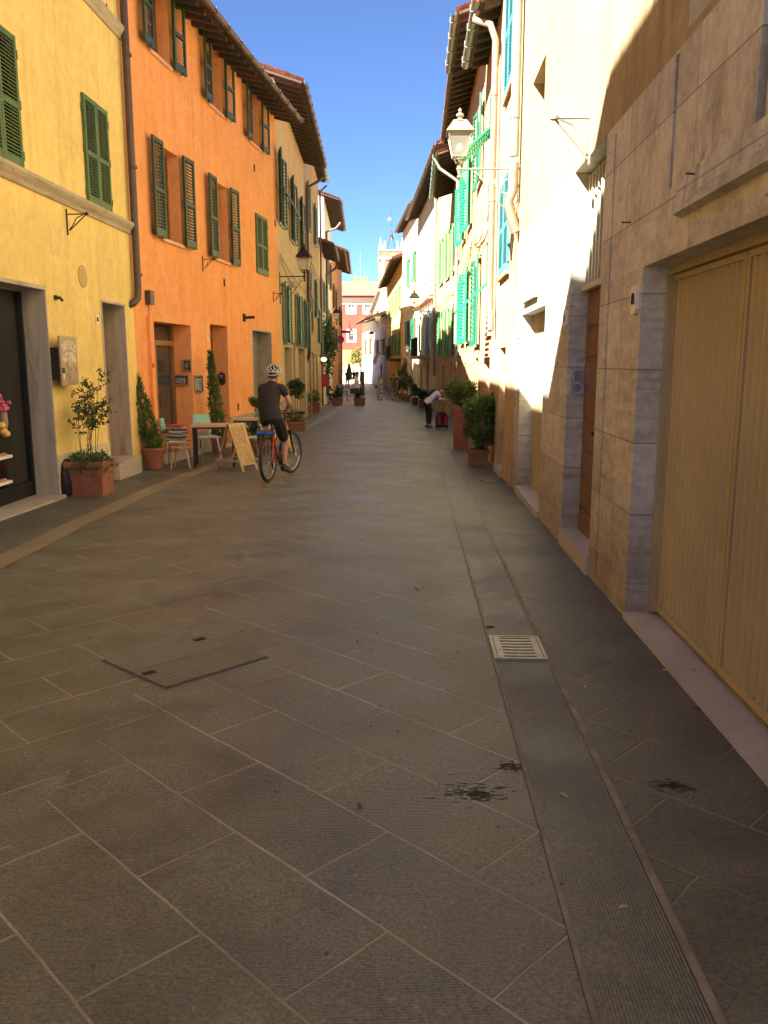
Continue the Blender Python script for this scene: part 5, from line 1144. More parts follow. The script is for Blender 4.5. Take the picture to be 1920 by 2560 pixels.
# cypresses in round pots
def cypress(loc, label, h, potw, poth, lean=(0, 0), n=2600, rad=.17):
    r = thing('potted_cypress', label, 'plant', loc, 'slim cypresses in terracotta pots'); pot(r, 'r', M_terra, potw, poth)
    stems(r, [[(0, 0, poth - .06), (lean[0] * .5, lean[1] * .5, poth + h * .5), (lean[0], lean[1], poth + h * .95)]], .02)
    m = MB(); pts = []
    for i in range(n):
        t = NR.uniform(0, 1); rr = rad * (1 - t) ** .62 * (.35 + .65 * min(1, t * 7 + .3)) * (1 + .14 * math.sin(t * 31 + NR.uniform(0, 2)))
        a = NR.uniform(0, 6.28); q = rr * NR.uniform(.55, 1.0); pts.append((lean[0] * t + math.cos(a) * q, lean[1] * t + math.sin(a) * q, poth - .03 + h * t))
    leaves(m, pts, .085, elong=4.2, up=(0, 0, 1.1)); m.build('foliage', L_md, r, local=True); return r
p = place(387, 1172); cypress(p, 'slim cypress leaning left in a terracotta pot at the corner of the orange house', 1.86, .37, .37, (-.46, .0), 3300, .20)
cypress((-3.45, 17.3, gz(17.3)), 'straight slim cypress in a pot beside the second doorway of the orange house', 1.75, .34, .34, (-.12, 0), 2300, .19)
# lollipop trees behind the cyclist
def lolli(loc, label, h, rad, n, mat, trunk=.012):
    r = thing('standard_tree', label, 'plant', loc, 'small standard trees by the cream house'); pot(r, 's', M_terr2, .4, .32)
    stems(r, [[(0, 0, .28), (.01, .01, h * .6), (0, 0, h)]] + [[(0, 0, h * .75), (rad * .7 * math.cos(a), rad * .7 * math.sin(a), h * .98)] for a in (0, 1.2, 2.5, 3.8, 5)], trunk)
    m = MB(); leaves(m, blob(n, (0, 0, h), (rad, rad, rad * .72), 14), .06, elong=1.9); m.build('foliage', mat, r, local=True); return r
lolli(G(662, 1124)[:], 'small round headed tree half hidden behind the cyclist on the left', 1.02, .34, 1500, L_ol)
r = lolli(G(744, 1068)[:], 'small round headed tree to the right of the cyclist', 1.22, .40, 1900, L_dk)
def bush(name, label, loc, kind, potm, pw_, ph, rad, n, mat, leaf_=.07, elong=2.4, zc=None, grp=None, up=None, clump=14):
    r = thing(name, label, 'plant', loc, grp); pot(r, kind, potm, pw_, ph); zc = zc or ph + rad[2] * .8
    stems(r, [[(0, 0, ph - .05), (rad[0] * .5 * math.cos(a), rad[1] * .5 * math.sin(a), zc + rad[2] * .2)] for a in (.3, 1.5, 2.7, 4, 5.3)], .008)
    m = MB(); leaves(m, blob(n, (0, 0, zc), rad, clump), leaf_, elong=elong, up=up); m.build('foliage', mat, r, local=True); return r
bush('wooden_planter', 'brown planter of yellowing plants at the foot of the small tree', G(738, 1078)[:], 's', M_terr2, .62, .30, (.34, .34, .22), 700, L_yl, .06)
bush('potted_plant', 'leafy plant in a small terracotta pot nearer the cyclist', G(765, 1040)[:], 'r', M_terra, .42, .42, (.34, .34, .30), 700, L_md)
bush('potted_plant', 'leafy plant in the larger terracotta trough beside the kerb strip', G(787, 1032)[:], 's', M_terra, .46, .44, (.40, .40, .42), 900, L_md)
bush('potted_plant', 'small dark plant in a pot behind the far end cafe table', G(633, 1130)[:], 's', M_terr2, .36, .34, (.28, .28, .30), 500, L_dk)
# right hand side
bush('oleander_planter', 'broad green oleander in a square planter beside the right wall', (1.70, 14.95, gz(15)), 's', M_terr2, .34, .30, (.44, .42, .56), 5200, L_md, .085, 3.6, .80, None, (0, 0, .5), 34)
bush('ball_shrub_planter', 'rounded dense shrub in a tall terracotta planter behind the oleander', (1.72, 18.6, gz(18.6)), 's', M_terra, .34, .90, (.42, .40, .36), 6000, L_md, .055, 3.2, 1.25, None, None, 60)
specs = [(1040, 998, 1.0, .36, L_dk, .5), (1062, 1004, 1.45, .42, L_dk, .45), (1082, 1012, .8, .34, L_md, .42), (1022, 990, .7, .3, L_md, .4), (1078, 1000, 2.35, .42, L_dk, .45), (1100, 1020, .55, .3, L_ol, .38)]
labs = ['second tall bush from the far end of the right row', 'broad dark bush in the middle of the right row', 'low bush nearest the boy in the right row', 'smallest bush at the far end of the right row', 'tallest dark bush against the worn peach wall', 'low scruffy plant behind the boy by the wall']
for (x, y, h, rr, mt, pw_), lb in zip(specs, labs):
    g_ = G(x, y); g_.x = min(g_.x, rw(g_.y) - .45); bush('street_bush', lb, (g_.x, g_.y, gz(g_.y)), 'r', M_terr2, pw_, .4, (rr, rr, h / 2), 1100, mt, .10, 2.2, .45 + h / 2, 'potted bushes along the right pavement')
# cafe planters on the left
for x, y, lb in ((843, 1014, 'box planter hedge before the seated cafe guests'), (899, 1014, 'box planter hedge at the street side of the cafe terrace')):
    g_ = G(x, y); bush('box_planter', lb, (g_.x, g_.y, gz(g_.y)), 's', M_terr2, .62, .42, (.38, .34, .34), 900, L_dk, .08, 2.2, .68, 'planters round the cafe terrace')
g_ = G(825, 985); m = MB(); cr = thing('climbing_plant', 'dark green climber on the wall above the cafe terrace', 'plant', (-3.0, 47, 0)); leaves(m, blob(1800, (0, -.6, 2.3), (.35, 1.6, 1.9), 20), .14, elong=1.8); m.build('foliage', L_dk, cr, local=True)
stems(cr, [[(-.1, -.6, gz(47)), (-.1, -.8, 1.2), (-.05, -.4, 3.2)]], .03)
for x, yy in ((-7.0, 112), (-3.2, 113), (-9.5, 112)):
    t_ = thing('square_tree', 'leafy tree in the sunny square %s' % {-7.0: 'left of the stair', -3.2: 'behind the stair rail', -9.5: 'at the far left corner'}[x], 'tree', (x, yy, -.88)); m = MB(); m.tube([(0, 0, 0), (.1, 0, 1.5), (0, 0, 2.6)], [.14, .1, .07], 8); m.build('trunk', M_twig, t_, local=True)
    m = MB(); leaves(m, blob(1100, (0, 0, 3.2), (1.5, 1.4, 1.3), 16), .3, elong=1.6); m.build('crown', L_yl, t_, local=True)

# ================================================================== street furniture by the cafe
M_top = plain('pale_table_top', (.52, .38, .22), .5, 0, .08)
M_mint = plain('mint_plastic', (.25, .50, .38), .4, 0, .06)
M_chr = plain('chrome', (.55, .53, .48), .22, .9, .03)
M_pine = wood('pine', (.58, .36, .15))
def table(loc, rot, label, w_=.78, d=.62, h=.75):
    r = thing('cafe_table', label, 'table', loc, 'cafe tables before the orange house', rot); f = LF(0, 0)
    m = MB(); m.box(f, -w_ / 2, w_ / 2, -d / 2, d / 2, h - .035, h); m.build('table_top', M_top, r, local=True)
    m = MB(); m.box(f, -w_ / 2 + .03, w_ / 2 - .03, -d / 2 + .03, d / 2 - .03, h - .065, h - .036); m.build('apron', M_black, r, local=True)
    for sx in (-1, 1):
        for sy in (-1, 1): m = MB(); cx, cy = sx * (w_ / 2 - .05), sy * (d / 2 - .05); m.box(f, cx - .02, cx + .02, cy - .02, cy + .02, 0, h - .066); m.build('leg', M_black, r, local=True)
    return r
p = G(590, 1168); table((-3.05, 14.9, gz(14.9)), R(8), 'pale topped cafe table with black legs, nearer of the two')
tb = place(640, 1125); table((-2.72, 17.1, gz(17.1)), R(8), 'pale topped cafe table with black legs, farther of the two, beside the cyclist')
def chair(loc, rot, label):
    r = thing('cafe_chair', label, 'chair', loc, 'mint cafe chairs', rot); f = LF(0, 0)
    m = MB(); m.box(f, -.2, .2, -.2, .18, .435, .455); m.build('seat', plain('worn_seat', (.45, .42, .28), .5), r, local=True)
    m = MB(); m.hexa([(-.18, .22, .66), (.18, .22, .66), (.18, .245, .66), (-.18, .245, .66), (-.17, .25, .86), (.17, .25, .86), (.17, .272, .86), (-.17, .272, .86)]); m.build('backrest', M_mint, r, local=True)
    m = MB()
    for s in (-1, 1): m.tube([(s * .15, .25, .84), (s * .15, .23, .56), (s * .15, .19, .46), (s * .15, .1, .43), (s * .17, -.17, .43)], .011, 6)
    m.build('back_frame', M_chr, r, local=True)
    for sx in (-1, 1):
        for sy in (-1, 1): m = MB(); m.tube([(sx * .15, sy * .14, .43), (sx * .20, sy * .22, .0)], [.012, .008], 6); m.build('leg', M_chr, r, local=True)
    return r
ch = chair((-3.68, 14.75, gz(14.7)), R(95), 'mint backed chair stacked with magazines beside the leaning cypress')
dup(ch, (-3.42, 16.0, gz(16)), R(35), 'mint backed chair behind the nearer cafe table')
dup(ch, (-2.62, 15.85, gz(15.8)), R(-75), 'mint backed chair facing away between the two cafe tables')
dup(ch, (-2.35, 17.7, gz(17.7)), R(60), 'mint backed chair beyond the farther cafe table')
cols = [plain('mag_red', (.55, .06, .05), .5), plain('mag_white', (.7, .66, .58), .5), plain('mag_dark', (.07, .05, .05), .5), plain('mag_tan', (.45, .33, .2), .5)]
for i in range(9):
    m = MB(); f = LF(-3.66 + random.uniform(-.04, .04), 14.76 + random.uniform(-.03, .03), random.uniform(-.5, .5)); m.box(f, -.14, .14, -.1, .1, 0, .016 + .01 * (i % 3)); z = .212 + i * .034 - gz(14.7)
    nm = ['bottom', 'second', 'third', 'fourth', 'middle', 'sixth', 'seventh', 'eighth', 'top'][i]
    o = m.build('magazine', cols[[1, 3, 2, 1, 3, 1, 2, 1, 0][i]]); o.location.z = .455 + gz(14.7) + i * .032; tag(o, nm + ' magazine of the pile on the mint chair', 'magazine', 'magazines piled on a chair')
r = thing('low_stool', 'small pale wooden stool between the cypress pot and the table', 'stool', (-3.55, 14.5, gz(14.5))); m = MB(); m.box(LF(0, 0), -.16, .16, -.13, .13, .36, .385); m.build('seat', M_pine, r, local=True)
for sx in (-1, 1):
    for sy in (-1, 1): m = MB(); m.tube([(sx * .11, sy * .09, .36), (sx * .17, sy * .13, 0)], .014, 6); m.build('leg', M_pine, r, local=True)
def aboard(loc, rot, label, writing=True):
    r = thing('sandwich_board', label, 'sign', loc, 'wooden sandwich boards', rot)      # panels face +x and -x, ridge along y
    h = .80; sp = .30
    def tilt(m, x0, s, y0, y1, z0, z1, th=.018):
        P = lambda z, t: s * (sp * (1 - z / h) * 1.0 + t)
        m.hexa([(P(z0, 0), y0, z0), (P(z0, 0), y1, z0), (P(z0, th), y1, z0), (P(z0, th), y0, z0), (P(z1, 0), y0, z1), (P(z1, 0), y1, z1), (P(z1, th), y1, z1), (P(z1, th), y0, z1)])
    m = MB(); tilt(m, 0, 1, -.2, .2, .10, h); tilt(m, 0, 1, -.2, -.15, .0, .10); tilt(m, 0, 1, .15, .2, .0, .10); m.build('front_panel', M_pine, r, local=True)
    m = MB(); tilt(m, 0, -1, -.2, -.155, 0, h); tilt(m, 0, -1, .155, .2, 0, h); tilt(m, 0, -1, -.155, .155, h - .07, h); m.build('rear_frame', M_pine, r, local=True)
    m = MB(); m.box(LF(0, 0), -sp * .95, sp * .98, -.235, -.205, .16, .20); m.box(LF(0, 0), -sp * .95, sp * .98, .205, .235, .16, .20); m.build('side_brace', plain('grey_wood', (.40, .33, .26), .8), r, local=True)
    if writing:
        m = MB(); rn = random.Random(9)
        for i in range(11):
            z = .74 - i * .035; y = -.16
            while y < .13:
                l = rn.uniform(.012, .04); x = sp * (1 - z / h) + .0195; m.tube([(x, y, z), (x - .002, y + l * .5, z + rn.uniform(.003, .014)), (x, y + l, z - .004)], .002, 4); y += l + rn.uniform(.006, .016)
        m.build('handwriting', plain('brown_marker', (.10, .05, .02), .8), r, local=True)
    return r
p = G(563, 1170); aboard((-2.55, 14.25, gz(14.25)), R(-32), 'wooden sandwich board covered in brown handwriting by the cafe tables')
aboard((-2.12, 16.6, gz(16.6)), R(-30), 'second wooden sandwich board half hidden behind the cyclist', False)
# items in the bakery window
f_ = fY
def shopitem(k, x, y, d): u, z = fY.hit(k, x, y, d); return fY.pt(u, d, z)
q = shopitem('Y', 60, 460, -.26); r = thing('flower_bunch', 'pink flower bunch in the bakery window', 'flowers', tuple(q)); m = MB()
for i in range(26): m.ball((NR.uniform(-.05, .05), NR.uniform(-.12, .06), NR.uniform(-.10, .10)), NR.uniform(.018, .03), 7)
m.build('petals', plain('pink_petals', (.62, .12, .22), .6), r, local=True); m = MB(); m.lathe([(.03, -.32), (.05, -.26), (.045, -.12), (.02, -.1)], (0, -.03, 0), 10); m.build('vase', plain('tan_vase', (.4, .28, .16), .5), r, True, True)
q = shopitem('Y', 50, 920, -.26); r = thing('yellow_loaf', 'large yellow pastry on show in the bakery window', 'pastry', tuple(q)); m = MB()
for a_, b_, c_ in ((0, -.04, .05), (0, .01, -.03), (0, .07, -.06)): m.ball((a_, b_, c_), .055, 10, .8)
m.build('crust', plain('yellow_crust', (.75, .50, .13), .6), r, True, True)
for k_, y_, lb in ((0, 1400, 'upper'), (1, 1840, 'lower')):
    q = shopitem('Y', 70, y_, -.26); r = thing('pastry_tray', lb + ' white tray of pastries in the bakery window', 'tray', tuple(q)); m = MB(); m.box(LF(0, 0), -.05, .06, -.6, .1, -.012, .02); m.build('tray', M_white, r, local=True); m = MB()
    for i in range(6): m.ball((0, -.5 + i * .1, .035), .035, 8, .6)
    m.build('pastries', plain('orange_crust', (.55, .22, .08), .6), r, True, True)

# ================================================================== manhole, drain grate, litter
mc = G(459, 1659); r = thing('manhole_cover', 'rectangular slab filled manhole cover set in the left half of the street', 'manhole cover', (mc.x, mc.y, gz(mc.y) + .004))
cs = [G(*q_) for q_ in ((252, 1652), (413, 1723), (672, 1644), (500, 1590))]
def inset(k): c = sum(cs, Vector()) / 4; return [c + (v - c) * k for v in cs]
def zf(v, dz): return Vector((v.x, v.y, gz(v.y) + dz))
def framepoly(mb, a, b, z0, z1):
    for i in range(4):
        j = (i + 1) % 4; mb.hexa([zf(a[i], z0), zf(a[j], z0), zf(b[j], z0), zf(b[i], z0), zf(a[i], z1), zf(a[j], z1), zf(b[j], z1), zf(b[i], z1)])
m = MB(); framepoly(m, inset(1.0), inset(.985), .001, .006); m.build('outer_rim', plain('rim_steel', (.13, .12, .09), .6, .2), r)
m = MB(); I = inset(.982); m.hexa([zf(v, .0005) for v in I] + [zf(v, .006) for v in I]); m.build('dark_gap', M_dark, r)
m = MB(); I = inset(.966); m.hexa([zf(v, .006) for v in I] + [zf(v, .0085) for v in I]); m.build('cover_plate', plain('slab_grey', SB, .7, 0, .1, 6), r)
m = MB(); a, b, c_, d_ = inset(.92)
for i in range(20):
    t = (i + .5) / 20; pA = a.lerp(b, .45 + .0 * t); s0_, s1_ = a.lerp(b, .48).lerp(d_.lerp(c_, .48), t), b.lerp(c_, t)
    dv = (c_ - b).normalized() * .006; m.hexa([zf(s0_ - dv, .0085), zf(s1_ - dv, .0085), zf(s1_ + dv, .0085), zf(s0_ + dv, .0085), zf(s0_ - dv, .0105), zf(s1_ - dv, .0105), zf(s1_ + dv, .0105), zf(s0_ + dv, .0105)])
m.build('ribs', plain('rib_stone', (.15, .125, .085), .7), r)
m = MB(); e0, e1 = a.lerp(b, .47), d_.lerp(c_, .47); dv = (b - a).normalized() * .004; m.hexa([zf(e0 - dv, .0085), zf(e1 - dv, .0085), zf(e1 + dv, .0085), zf(e0 + dv, .0085), zf(e0 - dv, .011), zf(e1 - dv, .011), zf(e1 + dv, .011), zf(e0 + dv, .011)]); m.build('joint_bar', MATS['rib_stone'], r)
for v in (a.lerp(b, .62).lerp(d_.lerp(c_, .62), .06), d_.lerp(c_, .10).lerp(a, .06)):
    m = MB(); f = LF(v.x, v.y, .7); z = gz(v.y); m.box(f, -.035, .035, -.022, .022, z + .0086, z + .0125); m.box(f, -.012, .012, -.008, .008, z + .0126, z + .016); m.build('lift_socket', M_dark, r)
g0_, g1_, g2_, g3_ = G(1222, 1600), G(1356, 1600), G(1368, 1650), G(1240, 1653)
yA, yB = g2_.y, g1_.y; xa = lambda y: ch0(y) + .0; ang = .037; zc = gz((yA + yB) / 2)
r = thing('drain_grate', 'pale cast iron drain grate with curved slots in the channel', 'drain grate', ((xa(yA) + .15), (yA + yB) / 2, zc + .008))
f = LF(xa((yA + yB) / 2) + .15, (yA + yB) / 2, -math.atan(.037)); hw, hl = .152, (yB - yA) / 2 + .02
M_grt = plain('grate_iron', (.34, .32, .24), .5, .4, .2, 12)
m = MB(); z0, z1 = zc + .006, zc + .02
for b in ((-hw, -hw + .018, -hl, hl), (hw - .018, hw, -hl, hl), (-hw + .018, hw - .018, -hl, -hl + .015), (-hw + .018, hw - .018, hl - .015, hl)): m.box(f, b[0], b[1], b[2], b[3], z0, z1)
m.build('frame', M_grt, r)
m = MB(); m.box(f, -hw + .018, hw - .018, -hl + .015, hl - .015, zc + .002, zc + .0075); m.build('pit', M_dark, r)
m = MB(); n = 7; y0, y1 = -hl + .02, hl - .02; st_ = (y1 - y0) / n
m.box(f, -hw + .022, -hw + .06, y0, y1, zc + .0076, zc + .019); m.box(f, hw - .06, hw - .022, y0, y1, zc + .0076, zc + .019)
for i in range(n + 1):
    y = y0 + st_ * i; K = 8
    for k in range(K):
        ua, ub = -hw + .06 + (2 * hw - .12) * k / K, -hw + .06 + (2 * hw - .12) * (k + 1) / K; ca, cb = [-.008 * math.cos(math.pi * u / (2 * hw)) for u in (ua, ub)]
        wd = st_ * .30; lo, hi = max(y - wd, y0), min(y + wd, y1)
        m.hexa([f.pt(ua, lo + ca, zc + .0076), f.pt(ub, lo + cb, zc + .0076), f.pt(ub, hi + cb, zc + .0076), f.pt(ua, hi + ca, zc + .0076), f.pt(ua, lo + ca, zc + .0185), f.pt(ub, lo + cb, zc + .0185), f.pt(ub, hi + cb, zc + .0185), f.pt(ua, hi + ca, zc + .0185)])
m.build('bars', M_grt, r)
# a second small cover near the right planters
c0_ = G(1240, 1203); r = thing('service_cover', 'small square service cover in the right pavement before the planters', 'manhole cover', (c0_.x, c0_.y, gz(c0_.y)))
m = MB(); f = LF(c0_.x, c0_.y, 0); z = gz(c0_.y); m.box(f, -.22, .22, -.22, .22, z - .003, z + .004); m.build('cover', M_dark, r); m = MB(); m.box(f, -.21, .21, -.21, .21, z + .004, z + .006); m.build('plate', plain('slab_grey', SB), r)
# litter
M_lit = plain('pale_litter', (.34, .32, .27), .8); M_leafb = plain('dry_leaf', (.10, .06, .03), .8)
for i, (x, y, s_, mt, lb) in enumerate([(1044, 1472, .03, M_lit, 'tiny curl of white litter in the middle of the street'), (1463, 1718, .018, M_lit, 'white cigarette end on the right pavement'), (1662, 1678, .02, M_lit, 'pale scrap beside the marble threshold'), (1742, 1773, .03, M_leafb, 'dark dry leaf at the edge of the threshold'), (900, 2016, .02, M_leafb, 'dark crumb on the slabs in the foreground'), (1224, 1570, .035, M_leafb, 'dark dry leaf beside the drain grate'), (1455, 1432, .02, M_lit, 'white speck near the brown door'), (1010, 1180, .05, M_lit, 'pale wrapper far along the street'), (1060, 1110, .05, M_lit, 'pale scrap beside the boy'), (1408, 1810 + 180, .02, M_lit, 'white scrap lying at the channel edge'), (1560, 2270, .015, M_lit, 'pale speck on the channel stone')]):
    g_ = G(x, y); r_ = MB(); f = LF(g_.x, g_.y, NR.uniform(0, 3)); z = gz(g_.y) + .005
    r_.prism([(-s_, 0), (-s_ * .3, s_ * .3), (s_ * .6, s_ * .2), (s_, 0), (s_ * .5, -.002)], f, -s_ * .3, s_ * .3)
    for k in range(len(r_.v)): v = r_.v[k]; r_.v[k] = (v[0], v[1], v[2] + z)
    o = r_.build('litter', mt); tag(o, lb, 'litter')
# scuffed dark rubber marks on the slabs
M_scuff = plain('rubber_mark', (.04, .037, .033), .7)
for (cx, cy, n, sx, lb) in ((1190, 1985, 22, .16, 'scatter of black rubber scuffs left of the channel'), (1275, 1915, 12, .07, 'small patch of black scuffs at the channel edge'), (1680, 1965, 16, .10, 'patch of black rubber scuffs on the right pavement')):
    g_ = G(cx, cy); m = MB()
    for i in range(n * 4):
        x = g_.x + NR.normal() * sx * .42; y = g_.y + round(NR.normal() * sx * .26 / .0105) * .0105; l = NR.uniform(.006, .045); f = LF(x, y, 0); z = gz(y)
        m.box(f, -l / 2, l / 2, -.0022, .0022, z + .0005, z + .0016 if False else z + .0012)
    o = m.build('scuff_marks', M_scuff); tag(o, lb, 'marks'); o['kind'] = 'stuff'
# hose reel / red sign board, cafe lights
g_ = G(800, 1008); u_ = f4.hit('N', 130, 850)[0]; pz0 = f4.hit('N', 130, 960); pz1 = f4.hit('N', 130, 720)
r = thing('red_notice_board', 'dark red notice board with white lettering on the tan house', 'sign', tuple(f4.pt(pz0[0], .2, pz0[1]))); m = MB(); a_ = f4.sub(pz0[0], .12, R(70)); m.box(a_, .0, .34, 0, .06, pz0[1], pz1[1]); m.build('board', plain('notice_red', (.35, .03, .025), .5), r)
m = MB()
for zz, ww in ((.86, .12), (.62, .3), (.22, .26)): z = pz0[1] + (pz1[1] - pz0[1]) * zz; m.box(a_, .17 - ww / 2, .17 + ww / 2, -.012, .0, z - .05, z + .05)
m.build('lettering', M_white, r)
ns = f8.hit('N', 535, 65); r = thing('no_parking_sign', 'round blue no stopping sign with a red cross on the terracotta house', 'road sign', tuple(f7.pt(8, .4, 2.9)))
q = atY(*z2('N', 535, 65), 70.); m = MB(); m.lathe([(0, 0), (.3, 0), (.3, .03), (0, .03)], q, 20, (0, -1, 0)); m.build('disc', plain('sign_blue', (.02, .05, .35), .4), r)
m = MB(); m.tube([q + Vector((.29 * math.cos(k), -.035, .29 * math.sin(k))) for k in [2 * math.pi * i / 20 for i in range(20)]], .04, 5, True); m.tube([q + Vector((-.2, -.04, .2)), q + Vector((.2, -.04, -.2))], .035, 5); m.tube([q + Vector((.2, -.04, .2)), q + Vector((-.2, -.04, -.2))], .035, 5); m.build('red_ring', plain('sign_red', (.5, .03, .03), .4), r)
m = MB(); m.tube([q + Vector((0, .02, 0)), q + Vector((-.9, .02, 0))], .03, 6); m.build('bracket_arm', M_iron, r)
em = NT('warm_lamp'); em.b.inputs['Emission Color'].default_value = (1, .78, .42, 1); em.b.inputs['Emission Strength'].default_value = 2.5; em = em.done((.9, .8, .6), .5)
r = thing('twin_wall_lamp', 'lit twin wall lamp over the cafe terrace', 'lamp', tuple(atY(*z2('N', 220, 430), 41.5))); m = MB(); b_ = atY(*z2('N', 200, 390), 41.5); m.box(LF(b_.x, b_.y), -.15, .35, -.05, .05, b_.z - .05, b_.z + .12); m.build('hood', M_iron, r)
for x_ in (203, 242): m = MB(); m.ball(atY(*z2('N', x_, 442), 41.4), .075, 10); m.build('globe', em, r, True)

# dust, dead leaves and grit gathered along the foot of the right wall and in the joints
m = MB()
for i in range(420):
    y = NR.uniform(1.5, 16); x = rw(y) + .44 - abs(NR.normal()) * .06; s_ = NR.uniform(.004, .013); f = LF(x, y, NR.uniform(0, 3)); z = gz(y) + .001
    m.box(f, -s_, s_, -s_ * .5, s_ * .5, z, z + s_ * .3)
for i in range(260):
    y = NR.uniform(1.8, 14); x = NR.uniform(-3.2, rw(y) + .3); s_ = NR.uniform(.003, .008); f = LF(x, y, NR.uniform(0, 3)); z = gz(y) + .005; m.box(f, -s_, s_, -s_ * .6, s_ * .6, z, z + s_ * .3)
o = m.build('street_grit', plain('grit', (.09, .07, .045), .9, 0, .5, 3)); tag(o, 'dust, grit and dead leaf crumbs scattered over the paving', 'grit', None, 'stuff')
# ================================================================== people
SKIN = plain('skin', (.50, .24, .15), .55, 0, .06); SKN2 = plain('skin_tan', (.36, .17, .10), .55, 0, .06)
def cloth(n, c, r=.85): return plain('cloth_' + n, c, r, 0, .12, 12)
class Body:
    def __init__(s): s.v = []; s.e = []; s.r = []
    def j(s, p, r, par=None):
        s.v.append(tuple(p)); s.r.append(r); i = len(s.v) - 1
        if par is not None: s.e.append((par, i))
        return i
    def chain(s, par, pts): # pts: [(pos, r)...]
        for p, r in pts: par = s.j(p, r, par)
        return par
    def mesh(s, levels=1): return skin(s.v, s.e, s.r, levels)
def V(a, b, t): return tuple(a[i] + (b[i] - a[i]) * t for i in range(3))
def hand(b, par, wrist, d, side, s=1.0, curl=.5):
    # palm then four curled fingers and a thumb
    d = Vector(d).normalized(); up = Vector((0, 0, 1)) if abs(d.z) < .8 else Vector((0, 1, 0)); x = d.cross(up).normalized() * side; dn = d.cross(x).normalized()
    w0 = Vector(wrist); palm = w0 + d * .055 * s; pi_ = b.j(palm, (.030 * s, .020 * s), par)
    for k, l in enumerate((.058, .068, .064, .050)):
        o = x * (-.028 + .0185 * k) * s; p1 = palm + d * .035 * s + o; p2 = p1 + d * l * .5 * s + dn * curl * l * .25 * s; p3 = p2 + d * l * .3 * s + dn * curl * l * .6 * s
        b.chain(pi_, [(p1, .0095 * s), (p2, .0085 * s), (p3, .007 * s)])
    t1 = palm - x * .032 * s - d * .012 * s; t2 = t1 - x * .012 * s + d * .03 * s + dn * .01 * s; b.chain(pi_, [(t1, .011 * s), (t2, .009 * s), (t2 + d * .02 * s + dn * .012 * s, .007 * s)])
